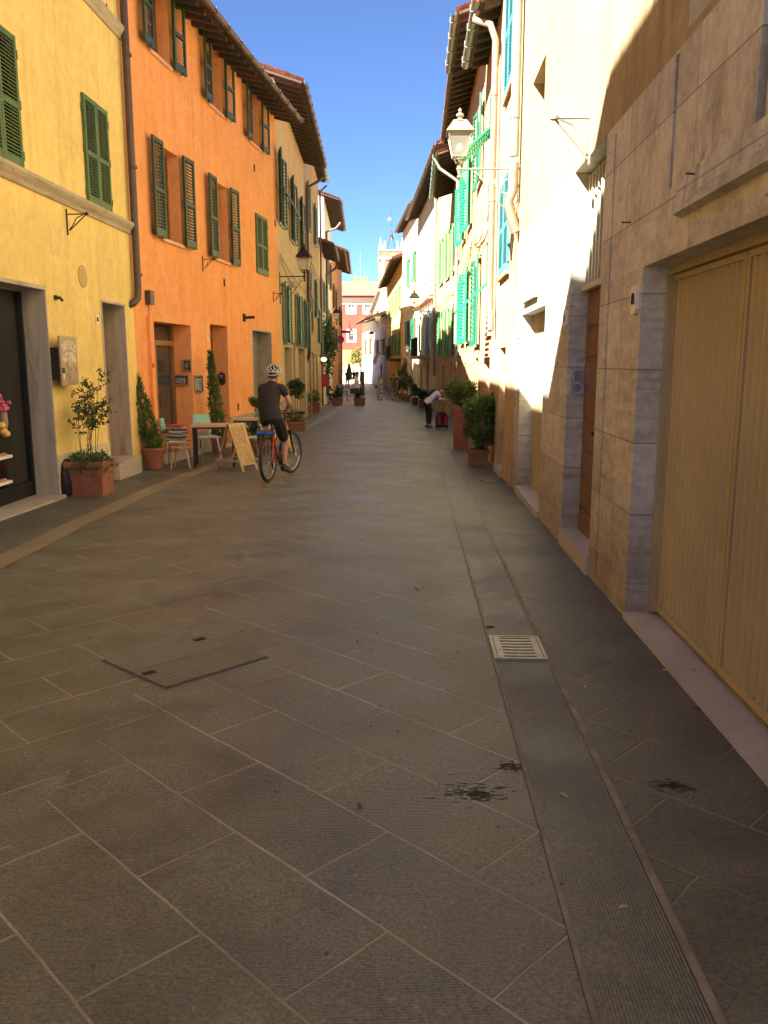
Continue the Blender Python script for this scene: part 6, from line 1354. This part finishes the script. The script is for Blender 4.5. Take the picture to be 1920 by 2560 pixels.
def figure(name, label, loc, rot, P, cl, hair=(.05, .03, .02), skinm=None, scale=1.0, hairlong=False, rad=1.0, shoes=(.03, .03, .03), sleeve=.5, leg=1.0, skirt=None, torso_r=1.0, handsize=1.0):
    """P: joints pelvis, waist, chest, neck, head(centre), headdir, sh/el/wr/hd L,R, hip/kn/an/toe L,R (x right, y forward)"""
    root = thing(name, label, 'person', loc, None, rot); root.scale = (scale,) * 3; skinm = skinm or SKIN
    b = Body(); pel = b.j(P['pelvis'], .075); wa = b.j(P['waist'], .075, pel); chs = b.j(P['chest'], .085, wa)
    nb = b.j(P['neck'], .055, chs); hc = Vector(P['head']); nk = Vector(P['neck'])
    fd = Vector(P.get('face', (0, 1, 0))).normalized(); hu = (hc - nk).normalized(); hu = (hu - fd * hu.dot(fd)).normalized(); hr = fd.cross(hu)
    h1 = b.j(nk.lerp(hc, .5), .052, nb)
    for s, k in ((-1, 'L'), (1, 'R')):
        sh = b.j(P['sh' + k], .062 * rad, chs); el = P['el' + k]; wr = P['wr' + k]
        e = b.chain(sh, [(V(P['sh' + k], el, .5), .047), (el, .040), (V(el, wr, .45), .038), (wr, .026)])
        hand(b, e, wr, P.get('hd' + k, (0, 0, -1)), s, handsize)
        hp = b.j(P['hip' + k], .07, pel); kn = P['kn' + k]; an = P['an' + k]
        e = b.chain(hp, [(V(P['hip' + k], kn, .45), .074), (kn, .057), (V(kn, an, .35), .056), (V(kn, an, .8), .036), (an, .034)])
        b.chain(e, [(P['toe' + k], .030)])
    m = MB(); m.mesh(b.mesh(1)); 
    # head: shaped ring by ring, joined into the body mesh
    def H(x, y, z): return hc + hr * x + fd * y + hu * z
    rings = [(-.115, .035, .040, .045), (-.10, .052, .058, .035), (-.075, .062, .078, .015), (-.04, .069, .088, .0), (0, .073, .094, -.004), (.04, .074, .096, -.008), (.075, .066, .086, -.012), (.10, .046, .062, -.016), (.116, .015, .02, -.018)]
    n = 16; vs = []
    for z, rx, ry, off in rings:
        for k in range(n):
            a = 2 * math.pi * k / n; x, y = rx * math.cos(a), ry * math.sin(a) + off
            if math.sin(a) > .93:                              # nose, brow, lips, chin
                y += {-.04: .012, 0: .006, -.075: .004, .04: .002}.get(z, 0) + (.008 if z == -.115 else 0)
            if .5 < math.sin(a) < .93 and z == 0: y -= .006
            vs.append(H(x, y, z))
    m.add(vs, [(i * n + k, i * n + (k + 1) % n, (i + 1) * n + (k + 1) % n, (i + 1) * n + k) for i in range(len(rings) - 1) for k in range(n)] + [tuple(range(n)), tuple((len(rings) - 1) * n + k for k in range(n))])
    m.add([H(-.008, .098, -.005), H(.008, .098, -.005), H(.014, .094, -.034), H(-.014, .094, -.034), H(0, .122, -.032)], [(0, 1, 4), (1, 2, 4), (2, 3, 4), (3, 0, 4)])
    for s in (-1, 1): m.lathe([(.003, -.008), (.014, -.006), (.016, .004), (.006, .01)], H(s * .075, -.008, -.012), 8, hr * s, .7, 1.2)
    body = m.build('body', skinm, root, True, True)
    e_ = MB()
    for s in (-1, 1): e_.ball(H(s * .03, .084, .004), .011, 8)
    e_.build('eyes', M_ink, root, True, True)
    e_ = MB(); e_.box_ = None; e_.tube([H(-.022, .090, -.062), H(0, .097, -.064), H(.022, .090, -.062)], .0045, 5); e_.build('mouth', plain('lips', (.35, .10, .08), .5), root, True, True)
    if hair:
        hm = MB(); vs = []; rg = [(-.085, .066, .060, -.036), (-.055, .075, .072, -.036), (-.02, .079, .085, -.026), (.02, .081, .098, -.016), (.06, .078, .098, -.010), (.095, .062, .080, -.012), (.122, .030, .042, -.016), (.128, .004, .006, -.018)]
        for z, rx, ry, off in rg:
            for k in range(n):
                a = 2 * math.pi * k / n; y = ry * math.sin(a) + off
                if z < .05: y = min(y, .02 + z * .9)
                j = 1 + .04 * math.sin(5 * a + z * 60); vs.append(H(rx * math.cos(a) * j, y * j, z))
        hm.add(vs, [(i * n + k, i * n + (k + 1) % n, (i + 1) * n + (k + 1) % n, (i + 1) * n + k) for i in range(len(rg) - 1) for k in range(n)] + [tuple(range(n))])
        if hairlong:
            for k in range(9): a = math.pi + math.pi * (k + .5) / 9; hm.tube([H(.07 * math.cos(a), .07 * math.sin(a) - .02, .02), H(.085 * math.cos(a), .08 * math.sin(a) - .03, -.1), H(.09 * math.cos(a), .08 * math.sin(a) - .03, -.2)], [.026, .028, .012], 6)
        hm.build('hair', plain('hair_%d' % int(hair[0] * 1000), hair, .7, 0, .3, 30), root, True, True)
    # clothes
    m = MB(); lat = (Vector(P['shR']) - Vector(P['shL'])).normalized(); pv, wv, cv, nv = [Vector(P[q_]) for q_ in ('pelvis', 'waist', 'chest', 'neck')]; sm = (Vector(P['shR']) + Vector(P['shL'])) / 2
    hem = pv - (wv - pv).normalized() * .07; cs_ = [hem, pv, wv, wv.lerp(cv, .55), cv, cv.lerp(sm, .75), sm + (nv - sm) * .35, nv]
    rr_ = [(.160, .135), (.162, .138), (.148, .122), (.16, .125), (.178, .128), (.185, .112), (.13, .085), (.062, .062)]; n_ = 20; vs = []
    for i_, (c_, (rx, ry)) in enumerate(zip(cs_, rr_)):
        ax_ = (cs_[min(i_ + 1, 7)] - cs_[max(i_ - 1, 0)]).normalized(); l_ = (lat - ax_ * lat.dot(ax_)).normalized(); f_ = ax_.cross(l_); k1 = rad * (torso_r if i_ < 4 else 1)
        for k_ in range(n_):
            a_ = 2 * math.pi * k_ / n_; w_ = 1 + .022 * math.sin(3 * a_ + i_ * 1.9) + .015 * math.sin(7 * a_ - i_ * 2.3); vs.append(c_ + (l_ * math.cos(a_) * rx + f_ * math.sin(a_) * ry) * k1 * w_)
    m.add(vs, [(i_ * n_ + k_, i_ * n_ + (k_ + 1) % n_, (i_ + 1) * n_ + (k_ + 1) % n_, (i_ + 1) * n_ + k_) for i_ in range(7) for k_ in range(n_)])
    t = Body(); c1 = t.j(sm, .07)
    for k in 'LR':
        sh = t.j(P['sh' + k], .084 * rad, c1); el = P['el' + k]; wr = P['wr' + k]
        if sleeve <= 1: t.chain(sh, [(V(P['sh' + k], el, sleeve * .6), .066 * rad), (V(P['sh' + k], el, sleeve), .062 * rad)])
        else: t.chain(sh, [(V(P['sh' + k], el, .6), .058), (el, .052), (V(el, wr, .9), .042)])
    m.mesh(t.mesh(1)); m.build('shirt', cl[0], root, True, True)
    t = Body(); w0_ = t.j(V(P['pelvis'], P['waist'], .45), .13 * rad); pel = t.j(P['pelvis'], .135 * rad, w0_)
    for k in 'LR':
        hp = t.j(P['hip' + k], .108 * rad, pel); kn = P['kn' + k]; an = P['an' + k]
        if leg < 1: t.chain(hp, [(V(P['hip' + k], kn, leg * .5), .100 * rad), (V(P['hip' + k], kn, leg), .082 * rad)])
        else: t.chain(hp, [(V(P['hip' + k], kn, .5), .092), (kn, .072), (V(kn, an, .5), .066), (V(kn, an, .93), .055)])
    m = MB(); m.mesh(t.mesh(1)); m.build('trousers' if leg >= 1 else 'shorts', cl[1], root, True, True)
    for k in 'LR':
        an, to = Vector(P['an' + k]), Vector(P['toe' + k]); d = (to - an); d.z = 0; d = d.normalized() if d.length > .01 else Vector((0, 1, 0)); sd = Vector((d.y, -d.x, 0)); a0 = an - d * .07; zb_ = an.z - .075
        if abs(to.z - an.z) < .3:
            m = MB(); prof = [(-.01, .036, .055), (.05, .042, .09), (.13, .044, .075), (.20, .046, .055), (.255, .030, .035)]
            vs = []
            for dd_, w_, h_ in prof: c = a0 + d * dd_; sl_ = (to.z - an.z) * dd_ / .2; vs += [Vector((c.x - sd.x * w_, c.y - sd.y * w_, zb_ + sl_)), Vector((c.x + sd.x * w_, c.y + sd.y * w_, zb_ + sl_)), Vector((c.x + sd.x * w_ * .7, c.y + sd.y * w_ * .7, zb_ + h_ + sl_)), Vector((c.x - sd.x * w_ * .7, c.y - sd.y * w_ * .7, zb_ + h_ + sl_))]
            m.add(vs, [(i * 4 + k_, i * 4 + (k_ + 1) % 4, (i + 1) * 4 + (k_ + 1) % 4, (i + 1) * 4 + k_) for i in range(4) for k_ in range(4)] + [(0, 1, 2, 3), (16, 17, 18, 19)]); m.build('shoe', plain('shoe_%d' % int(shoes[0] * 1000), shoes, .6), root, False, True)
    if skirt:
        m = MB(); c = P['pelvis']; m.lathe([(.15, .16), (.19, -.05), (.25, -.42), (.24, -.43), (.13, .16)], (c[0], c[1], c[2]), 16, None, .9, .75); m.build('skirt', skirt, root, True, True)
    return root
def stand(**k):
    P = dict(pelvis=(0, 0, .93), waist=(0, 0, 1.06), chest=(0, 0, 1.26), neck=(0, .0, 1.45), head=(0, .025, 1.61),
             shL=(-.17, 0, 1.39), shR=(.17, 0, 1.39), elL=(-.22, -.03, 1.10), elR=(.22, -.03, 1.10), wrL=(-.22, .06, .87), wrR=(.22, .06, .87),
             hipL=(-.09, 0, .9), hipR=(.09, 0, .9), knL=(-.10, .04, .50), knR=(.10, .04, .50), anL=(-.10, 0, .09), anR=(.10, 0, .09), toeL=(-.11, .15, .035), toeR=(.11, .15, .035))
    P.update(k); return P

# ---- cyclist and bicycle
CY, CYr = Vector((-1.76, 12.52, gz(12.5))), -R(12.5)
Lb = thing('bicycle', 'red mountain bike with a blue bottle and rear rack, ridden down the street', 'bicycle', tuple(CY), None, CYr)
M_tyre = plain('tyre_rubber', (.025, .023, .02), .75, 0, .2, 30); M_red = plain('red_frame_paint', (.55, .03, .015), .3, .1, .05); M_rim = plain('rim_alloy', (.30, .29, .26), .3, .7)
def wheel(y, steer=0):
    c = Vector((0, y, .35)); ax = Vector((math.cos(steer), math.sin(steer), 0)); fy = Vector((-math.sin(steer), math.cos(steer), 0))
    ring = lambda r: [c + fy * r * math.cos(a) + Vector((0, 0, 1)) * r * math.sin(a) for a in [2 * math.pi * i / 40 for i in range(40)]]
    m = MB(); m.tube(ring(.325), .026, 8, True); w_ = m.build('wheel', M_tyre, Lb, True, True)
    m = MB(); m.tube(ring(.29), .014, 6, True); m.build('rim', M_rim, w_, True, True)
    m = MB()
    for i in range(28):
        a = 2 * math.pi * i / 28; s = (-1) ** i; m.tube([c + ax * s * .028 + (fy * math.cos(a + .4 * s) + Vector((0, 0, 1)) * math.sin(a + .4 * s)) * .025, c + (fy * math.cos(a) + Vector((0, 0, 1)) * math.sin(a)) * .285], .0012, 4)
    m.tube([c - ax * .06, c + ax * .06], .018, 8); m.build('spokes', M_rim, w_, local=True)
    m = MB(); m.lathe([(.03, 0), (.085, 0), (.085, .003), (.03, .003)], c - ax * .045, 20, ax); m.build('brake_disc', M_rim, w_, local=True)
wheel(0); wheel(1.07, -R(10))
bb = (0, .43, .30); sd_, hd = (0, .20, .80), (0, .83, .82)
m = MB(); m.tube([bb, sd_], .019, 10); m.tube([sd_, (0, .80, .84)], .019, 10); m.tube([bb, (0, .86, .70)], .024, 10); m.tube([(0, .80, .88), (0, .87, .66)], .024, 10)
for s in (-1, 1): m.tube([(s * .03, .36, .30), (s * .065, 0, .35)], .011, 8); m.tube([(s * .02, .21, .78), (s * .05, .12, .6), (s * .065, 0, .36)], .010, 8)
m.build('frame', M_red, Lb, True, True)
m = MB(); 
for s in (-1, 1): m.tube([(s * .055, .88, .70), (s * .058, .96, .5), (s * .055, 1.07, .35)], .017, 8)
m.box(LF(0, .88), -.075, .075, -.025, .025, .68, .73); m.build('fork', M_black, Lb, True, True)
m = MB(); m.tube([(0, .20, .78), (0, .17, .93)], .014, 8); m.tube([(0, .80, .88), (0, .78, .98), (0, .84, 1.0)], .016, 8); m.tube([(-.33, .76, 1.02), (-.12, .84, 1.0), (.12, .84, 1.0), (.33, .76, 1.02)], .012, 8); m.build('handlebar', M_black, Lb, True, True)
for s in (-1, 1): m = MB(); m.tube([(s * .24, .785, 1.012), (s * .35, .755, 1.022)], .018, 8); m.build('grip', M_black, Lb, True, True)
m = MB(); m.lathe([(.02, -.13), (.075, -.10), (.07, -.02), (.03, .08), (.02, .14)], (0, .18, .945), 12, (0, 1, 0), .45, 1); m.build('saddle', M_black, Lb, True, True)
m = MB(); m.lathe([(.02, -.012), (.09, -.012), (.09, .0), (.02, .0)], (.05, .43, .30), 20, (1, 0, 0)); m.build('chainring', M_black, Lb, False, True)
m = MB(); m.tube([(.05, .43, .30), (.075, .45, .135)], .012, 8); m.tube([(-.05, .43, .30), (-.075, .41, .465)], .012, 8); m.box(LF(.12, .45), -.05, .05, -.04, .04, .12, .15); m.box(LF(-.12, .41), -.05, .05, -.04, .04, .45, .48); m.build('crank', M_black, Lb, False, True)
m = MB(); m.tube([(.055, .43, .385), (.055, .0, .385)], .005, 5); m.tube([(.055, .43, .215), (.055, .02, .26)], .005, 5); m.tube([(.055, .02, .26), (.065, .05, .20), (.055, 0, .31)], .012, 6); m.build('chain', M_black, Lb, True, True)
m = MB(); 
for s in (-1, 1): m.tube([(s * .06, 0, .36), (s * .065, -.02, .72), (s * .06, -.18, .73), (s * .06, .2, .73)], .006, 6)
for y in (-.15, -.05, .05, .15): m.tube([(-.06, y, .73), (.06, y, .73)], .005, 5)
m.build('rear_rack', M_black, Lb, True, True)
m = MB(); m.box(LF(-.03, -.02), -.10, .09, -.14, .16, .738, .77); m.build('blue_pack', plain('blue_pack', (.01, .10, .42), .5), Lb, False, True)
m = MB(); m.tube([(-.10, -.1, .73), (-.14, -.12, .6), (-.15, -.1, .42), (-.12, -.06, .34), (-.09, -.05, .45)], .006, 6); m.build('hanging_strap', M_black, Lb, True, True)
m = MB(); m.lathe([(.033, 0), (.036, .01), (.036, .15), (.024, .17), (.024, .19), (.0, .195)], (.035, .50, .42), 12, (0, .25, .97)); m.build('water_bottle', plain('bottle_blue', (.01, .04, .40), .25), Lb, True, True)
P = dict(pelvis=(0, .16, 1.00), waist=(-.03, .17, 1.14), chest=(-.035, .22, 1.35), neck=(-.0, .27, 1.51), head=(.015, .32, 1.635), face=(.05, 1, -.25),
         shL=(-.165, .23, 1.42), shR=(.165, .25, 1.42), elL=(-.22, .40, 1.20), elR=(.255, .34, 1.17), wrL=(-.26, .62, 1.06), wrR=(.12, .50, 1.05), hdL=(.1, 1, -.2), hdR=(-.6, .7, .2),
         hipL=(-.11, .16, .97), hipR=(.11, .16, .97), knL=(-.20, .50, .86), knR=(.13, .42, .57), anL=(-.13, .36, .55), anR=(.125, .38, .235), toeL=(-.13, .50, .50), toeR=(.14, .53, .19))
cy = figure('person', 'cyclist seen from behind in a dark shirt, black shorts and a white helmet', tuple(CY), CYr, P, (cloth('dark_brown', (.022, .017, .017)), cloth('black', (.014, .012, .012))), (.05, .03, .02), None, 1, rad=1.0, sleeve=.52, leg=.93, torso_r=1.08)
WLc = Vector((.015, .315, 1.665))
m = MB(); n = 18; rg = [(.02, .104, .128), (.045, .106, .132), (.08, .096, .120), (.11, .072, .094), (.13, .04, .054), (.137, .002, .003)]
vs = [WLc + Vector((rx * math.cos(2 * math.pi * k / n), ry * math.sin(2 * math.pi * k / n) - .008, z - .03)) for z, rx, ry in rg for k in range(n)]
m.add(vs, [(i * n + k, i * n + (k + 1) % n, (i + 1) * n + (k + 1) % n, (i + 1) * n + k) for i in range(len(rg) - 1) for k in range(n)] + [tuple(range(n))]); hl = m.build('helmet', M_black, cy, True, True)
m = MB()
def hp(a, t): # a: angle round, t: height 0..1
    i = t * 4; j = min(int(i), 3); q = i - j; z = rg[j][0] + (rg[j + 1][0] - rg[j][0]) * q; rx = (rg[j][1] + (rg[j + 1][1] - rg[j][1]) * q) * 1.03; ry = (rg[j][2] + (rg[j + 1][2] - rg[j][2]) * q) * 1.03
    return WLc + Vector((rx * math.cos(a), ry * math.sin(a) - .008, z - .028))
for k in range(10):
    a = 2 * math.pi * k / 10; m.tube([hp(a, .05), hp(a + .22, .45), hp(a + .05, .8), hp(a, .98)], [.0045, .0055, .0045, .004], 6); m.tube([hp(a, .05), hp(a - .3, .42)], .005, 5)
m.tube([hp(2 * math.pi * i / 24, .02) for i in range(24)], .006, 6, True); m.build('shell_ribs', M_white, hl, True, True)
m = MB(); m.tube([WLc + Vector((-.09, -.02, -.01)), WLc + Vector((-.07, -.09, -.05)), WLc + Vector((0, -.112, -.06)), WLc + Vector((.07, -.09, -.05)), WLc + Vector((.09, -.02, -.01))], .008, 6); m.build('retention_strap', M_white, hl, True, True)

# ---- boy with the trolley bag
bp = G(1071, 1069)
Pb = stand(pelvis=(0, -.03, .90), waist=(.02, .06, 1.0), chest=(.02, .20, 1.16), neck=(.02, .36, 1.24), head=(.03, .48, 1.30), face=(.75, .45, -.25),
           shL=(-.14, .29, 1.22), shR=(.16, .29, 1.20), elL=(-.16, .47, .93), elR=(.18, .44, .92), wrL=(-.04, .62, .98), wrR=(.08, .62, .98), hdL=(.6, .8, 0), hdR=(-.3, .9, 0),
           hipL=(-.09, -.03, .87), hipR=(.09, -.03, .87), knL=(-.10, .01, .47), knR=(.10, .03, .47), toeL=(-.11, .14, .035), toeR=(.13, .14, .035))
boy = figure('person', 'boy in a white shirt and black trousers bending over the handle of his trolley bag', (bp.x, bp.y, gz(bp.y)), R(-72), Pb, (cloth('lilac_white', (.58, .54, .68)), cloth('black', (.014, .012, .012))), (.07, .035, .02), SKIN, .88, sleeve=.5)
m = MB(); m.lathe([(.02, -.17), (.13, -.15), (.15, 0), (.13, .14), (.03, .17)], (0, .10, 1.21), 12, (0, .75, .35), 1, .55); m.build('backpack', cloth('navy', (.025, .02, .035)), boy, True, True)
m = MB()
for s in (-1, 1): m.tube([(s * .11, .30, 1.24), (s * .13, .36, 1.06), (s * .13, .20, .99), (s * .10, .04, 1.03)], .016, 6)
m.build('backpack_strap', cloth('navy', (.025, .02, .035)), boy, True, True)
sp_ = G(1104, 1071); r = thing('trolley_bag', 'pink and black wheeled school bag in front of the boy', 'trolley bag', (sp_.x, sp_.y, gz(sp_.y)), None, R(10))
f = LF(0, 0); arch = [(-.17, .06), (.17, .06), (.18, .32), (.13, .46), (.05, .52), (-.05, .52), (-.13, .46), (-.18, .32)]
m = MB(); m.prism(arch, f, -.10, .10); m.build('bag_body', plain('bag_plum', (.07, .008, .03), .7), r, local=True)
for s in (-1, 1): m = MB(); m.prism([(s * .04, .12), (s * .14, .12), (s * .155, .34), (s * .09, .42), (s * .06, .3)], f, -.125, -.101); m.build('pink_panel', plain('bag_pink', (.38, .02, .09), .6), r, local=True)
m = MB(); m.prism([(-.17, .03), (.17, .03), (.17, .10), (-.17, .10)], f, -.12, .11); m.prism([(-.035, .14), (.035, .14), (.05, .42), (-.05, .42)], f, -.115, -.101); m.build('black_base', M_black, r, local=True)
for s in (-1, 1): m = MB(); m.lathe([(.01, -.015), (.045, -.015), (.045, .015), (.01, .015)], (s * .17, -.04, .045), 14, (1, 0, 0)); m.build('wheel', M_tyre, r, local=True)
m = MB()
for s in (-1, 1): m.tube([(s * .085, .09, .4), (s * .085, .09, .9)], .008, 6)
m.tube([(-.085, .09, .9), (.085, .09, .9)], .016, 8); m.build('pull_handle', M_chr, r, True, True)

# ---- walking couple
t = NT('black_white_print'); v = t.co(); nn = t.noise(v, 9, 3, .5, 1.5); pr = t.done(t.ramp(nn, [(.47, (.03, .03, .025)), (.52, (.62, .58, .50))]), .8)
def walk(s=1): return dict(knL=(-.10, .10 * s, .50), anL=(-.10, .20 * s, .11), toeL=(-.10, .36 * s if s > 0 else -.06, .06), knR=(.10, -.0, .50), anR=(.10, -.16 * s, .12), toeR=(.10, -.02 * s + .0, .04), elL=(-.23, -.05 * s, 1.11), wrL=(-.23, -.08 * s, .87), elR=(.23, .02 * s, 1.11), wrR=(.23, .14 * s, .88))
q = G(950, 1001); wm = figure('person', 'long haired woman in a black and white patterned dress walking away', (q.x, q.y, gz(q.y)), R(3), stand(**walk(1)), (pr, pr), (.30, .15, .06), SKIN, .97, hairlong=True, sleeve=.3, leg=1.0, rad=.92)
m = MB(); m.box(LF(-.27, .0), -.05, .05, -.13, .13, .80, 1.06); m.build('handbag', M_black, wm, local=True)
q = G(984, 1000); figure('person', 'man in an olive T-shirt and blue jeans shorts walking beside the woman', (q.x, q.y, gz(q.y)), R(2), stand(**walk(-1)), (cloth('olive', (.07, .075, .045)), cloth('denim', (.09, .13, .20))), (.12, .07, .04), SKIN, 1.04, sleeve=.5, leg=.97)
# ---- man in the white shirt and cafe guests
q = G(893, 1003); figure('person', 'man in a white short sleeved shirt standing at the cafe terrace, facing right', (q.x, q.y, gz(q.y)), R(-70), stand(wrR=(.2, .22, .98)), (cloth('white', (.70, .66, .66)), cloth('grey_blue', (.10, .11, .14))), (.16, .10, .06), SKIN, 1.02, sleeve=.6)
sit = dict(pelvis=(0, 0, .52), waist=(0, .02, .66), chest=(0, .05, .88), neck=(0, .08, 1.06), head=(0, .13, 1.22), shL=(-.18, .05, 1.0), shR=(.18, .05, 1.0), elL=(-.24, .15, .76), elR=(.24, .15, .76), wrL=(-.16, .36, .74), wrR=(.16, .36, .74), hdL=(.3, 1, 0), hdR=(-.3, 1, 0),
           hipL=(-.1, .03, .5), hipR=(.1, .03, .5), knL=(-.12, .44, .50), knR=(.12, .44, .50), anL=(-.12, .46, .1), anR=(.12, .46, .1), toeL=(-.12, .6, .04), toeR=(.12, .6, .04))
M_rat = plain('dark_rattan', (.05, .04, .035), .7, 0, .3, 40)
def seat(loc, rot, label):
    r = thing('terrace_chair', label, 'chair', loc, 'metal terrace chairs', rot); f = LF(0, 0); m = MB(); m.box(f, -.21, .21, -.2, .2, .42, .45); m.build('seat', M_rat, r, local=True); m = MB(); m.box(f, -.2, .2, -.235, -.21, .55, .86); m.build('backrest', M_rat, r, local=True)
    for sx in (-1, 1):
        for sy in (-1, 1): m = MB(); m.tube([(sx * .18, sy * .18, .42), (sx * .20, sy * .21, 0)], .012, 5); m.build('leg', M_chr, r, local=True)
        m = MB(); m.tube([(sx * .19, -.2, .43), (sx * .19, -.225, .86)], .012, 5); m.build('back_post', M_chr, r, local=True)
    return r
q = G(818, 1008); figure('person', 'seated guest in a grey jacket beside the wall of the cafe terrace', (q.x, q.y, gz(q.y)), R(-35), sit, (cloth('charcoal', (.06, .06, .065)), cloth('black', (.014, .012, .012))), (.03, .02, .015), SKIN, 1, sleeve=1.5)
st0 = seat((q.x, q.y, gz(q.y)), R(-35), 'dark terrace chair under the guest in the grey jacket')
q = G(850, 1003); figure('person', 'seated guest in a blue grey top seen from behind the planter hedge', (q.x, q.y, gz(q.y)), R(5), sit, (cloth('steel_blue', (.10, .12, .14)), cloth('grey_blue', (.10, .11, .14))), (.10, .055, .03), SKIN, 1, sleeve=1.5)
dup(st0, (q.x, q.y, gz(q.y)), R(5), 'dark terrace chair under the guest in the blue grey top')
q = G(878, 1008); dup(st0, (q.x, q.y, gz(q.y)), R(150), 'empty terrace chair between the two box planters')
def bistro(x, y, label):
    q = G(x, y); r = thing('bistro_table', label, 'table', (q.x, q.y, gz(q.y)), 'small round terrace tables'); m = MB(); m.lathe([(.001, .72), (.32, .72), (.32, .745), (.001, .745)], (0, 0, 0), 18); m.build('table_top', plain('grey_top', (.5, .48, .42), .4), r, local=True); m = MB(); m.tube([(0, 0, .02), (0, 0, .72)], .025, 8); m.lathe([(.001, 0), (.22, 0), (.2, .02), (.001, .03)], (0, 0, 0), 14); m.build('pedestal', M_black, r, True, True)
bistro(838, 1002, 'round terrace table between the two seated guests'); bistro(868, 1004, 'round terrace table beside the empty chair')
# ---- figures gathered at the sunny end
for i, (x, y, lb, c, sc_) in enumerate([(868, 967, 'dark clothed person at the left of the distant group', (.03, .03, .03), 1.0), (885, 964, 'person in grey in the middle of the distant group', (.09, .09, .09), 1.0), (893, 962, 'bare headed person in brown standing deeper in the distant group', (.10, .06, .04), 1.02), (903, 965, 'person in a bright blue top at the right of the distant group', (.02, .06, .35), 1.03)]):
    q = G(x, y); figure('person', lb, (q.x, q.y, gz(q.y)), R(30 * i - 20), stand(), (cloth('far%d' % i, c), cloth('black', (.014, .012, .012))), (.03, .02, .015), SKIN, sc_, sleeve=.5)
q = G(873, 975); r = thing('folded_parasol', 'closed dark parasol near the left end of the street', 'parasol', (q.x, q.y, gz(q.y))); m = MB(); m.tube([(0, 0, 0), (0, 0, 2.5)], .03, 6); m.build('pole', M_black, r, local=True); m = MB(); m.lathe([(.22, .9), (.30, 1.0), (.26, 1.6), (.12, 2.2), (.02, 2.55)], (0, 0, 0), 12); m.build('canopy', cloth('parasol_grey', (.05, .05, .055)), r, True, True)
q = G(906, 978); r = thing('postcard_stand', 'tall dark rack of small cards to the right of the white shirted man', 'display rack', (q.x, q.y, gz(q.y))); m = MB(); m.box(LF(0, 0), -.18, .18, -.12, .12, .05, 1.7); m.build('rack', M_black, r, local=True)
m = MB(); rn = random.Random(2)
for i in range(9):
    for j in range(5): z = .2 + i * .17; x_ = -.13 + j * .065; m.box(LF(0, 0), x_ - .022, x_ + .022, -.135, -.12, z - .04, z + .04 * rn.uniform(.3, 1))
m.build('cards', plain('card_tan', (.35, .28, .2), .7), r, local=True)
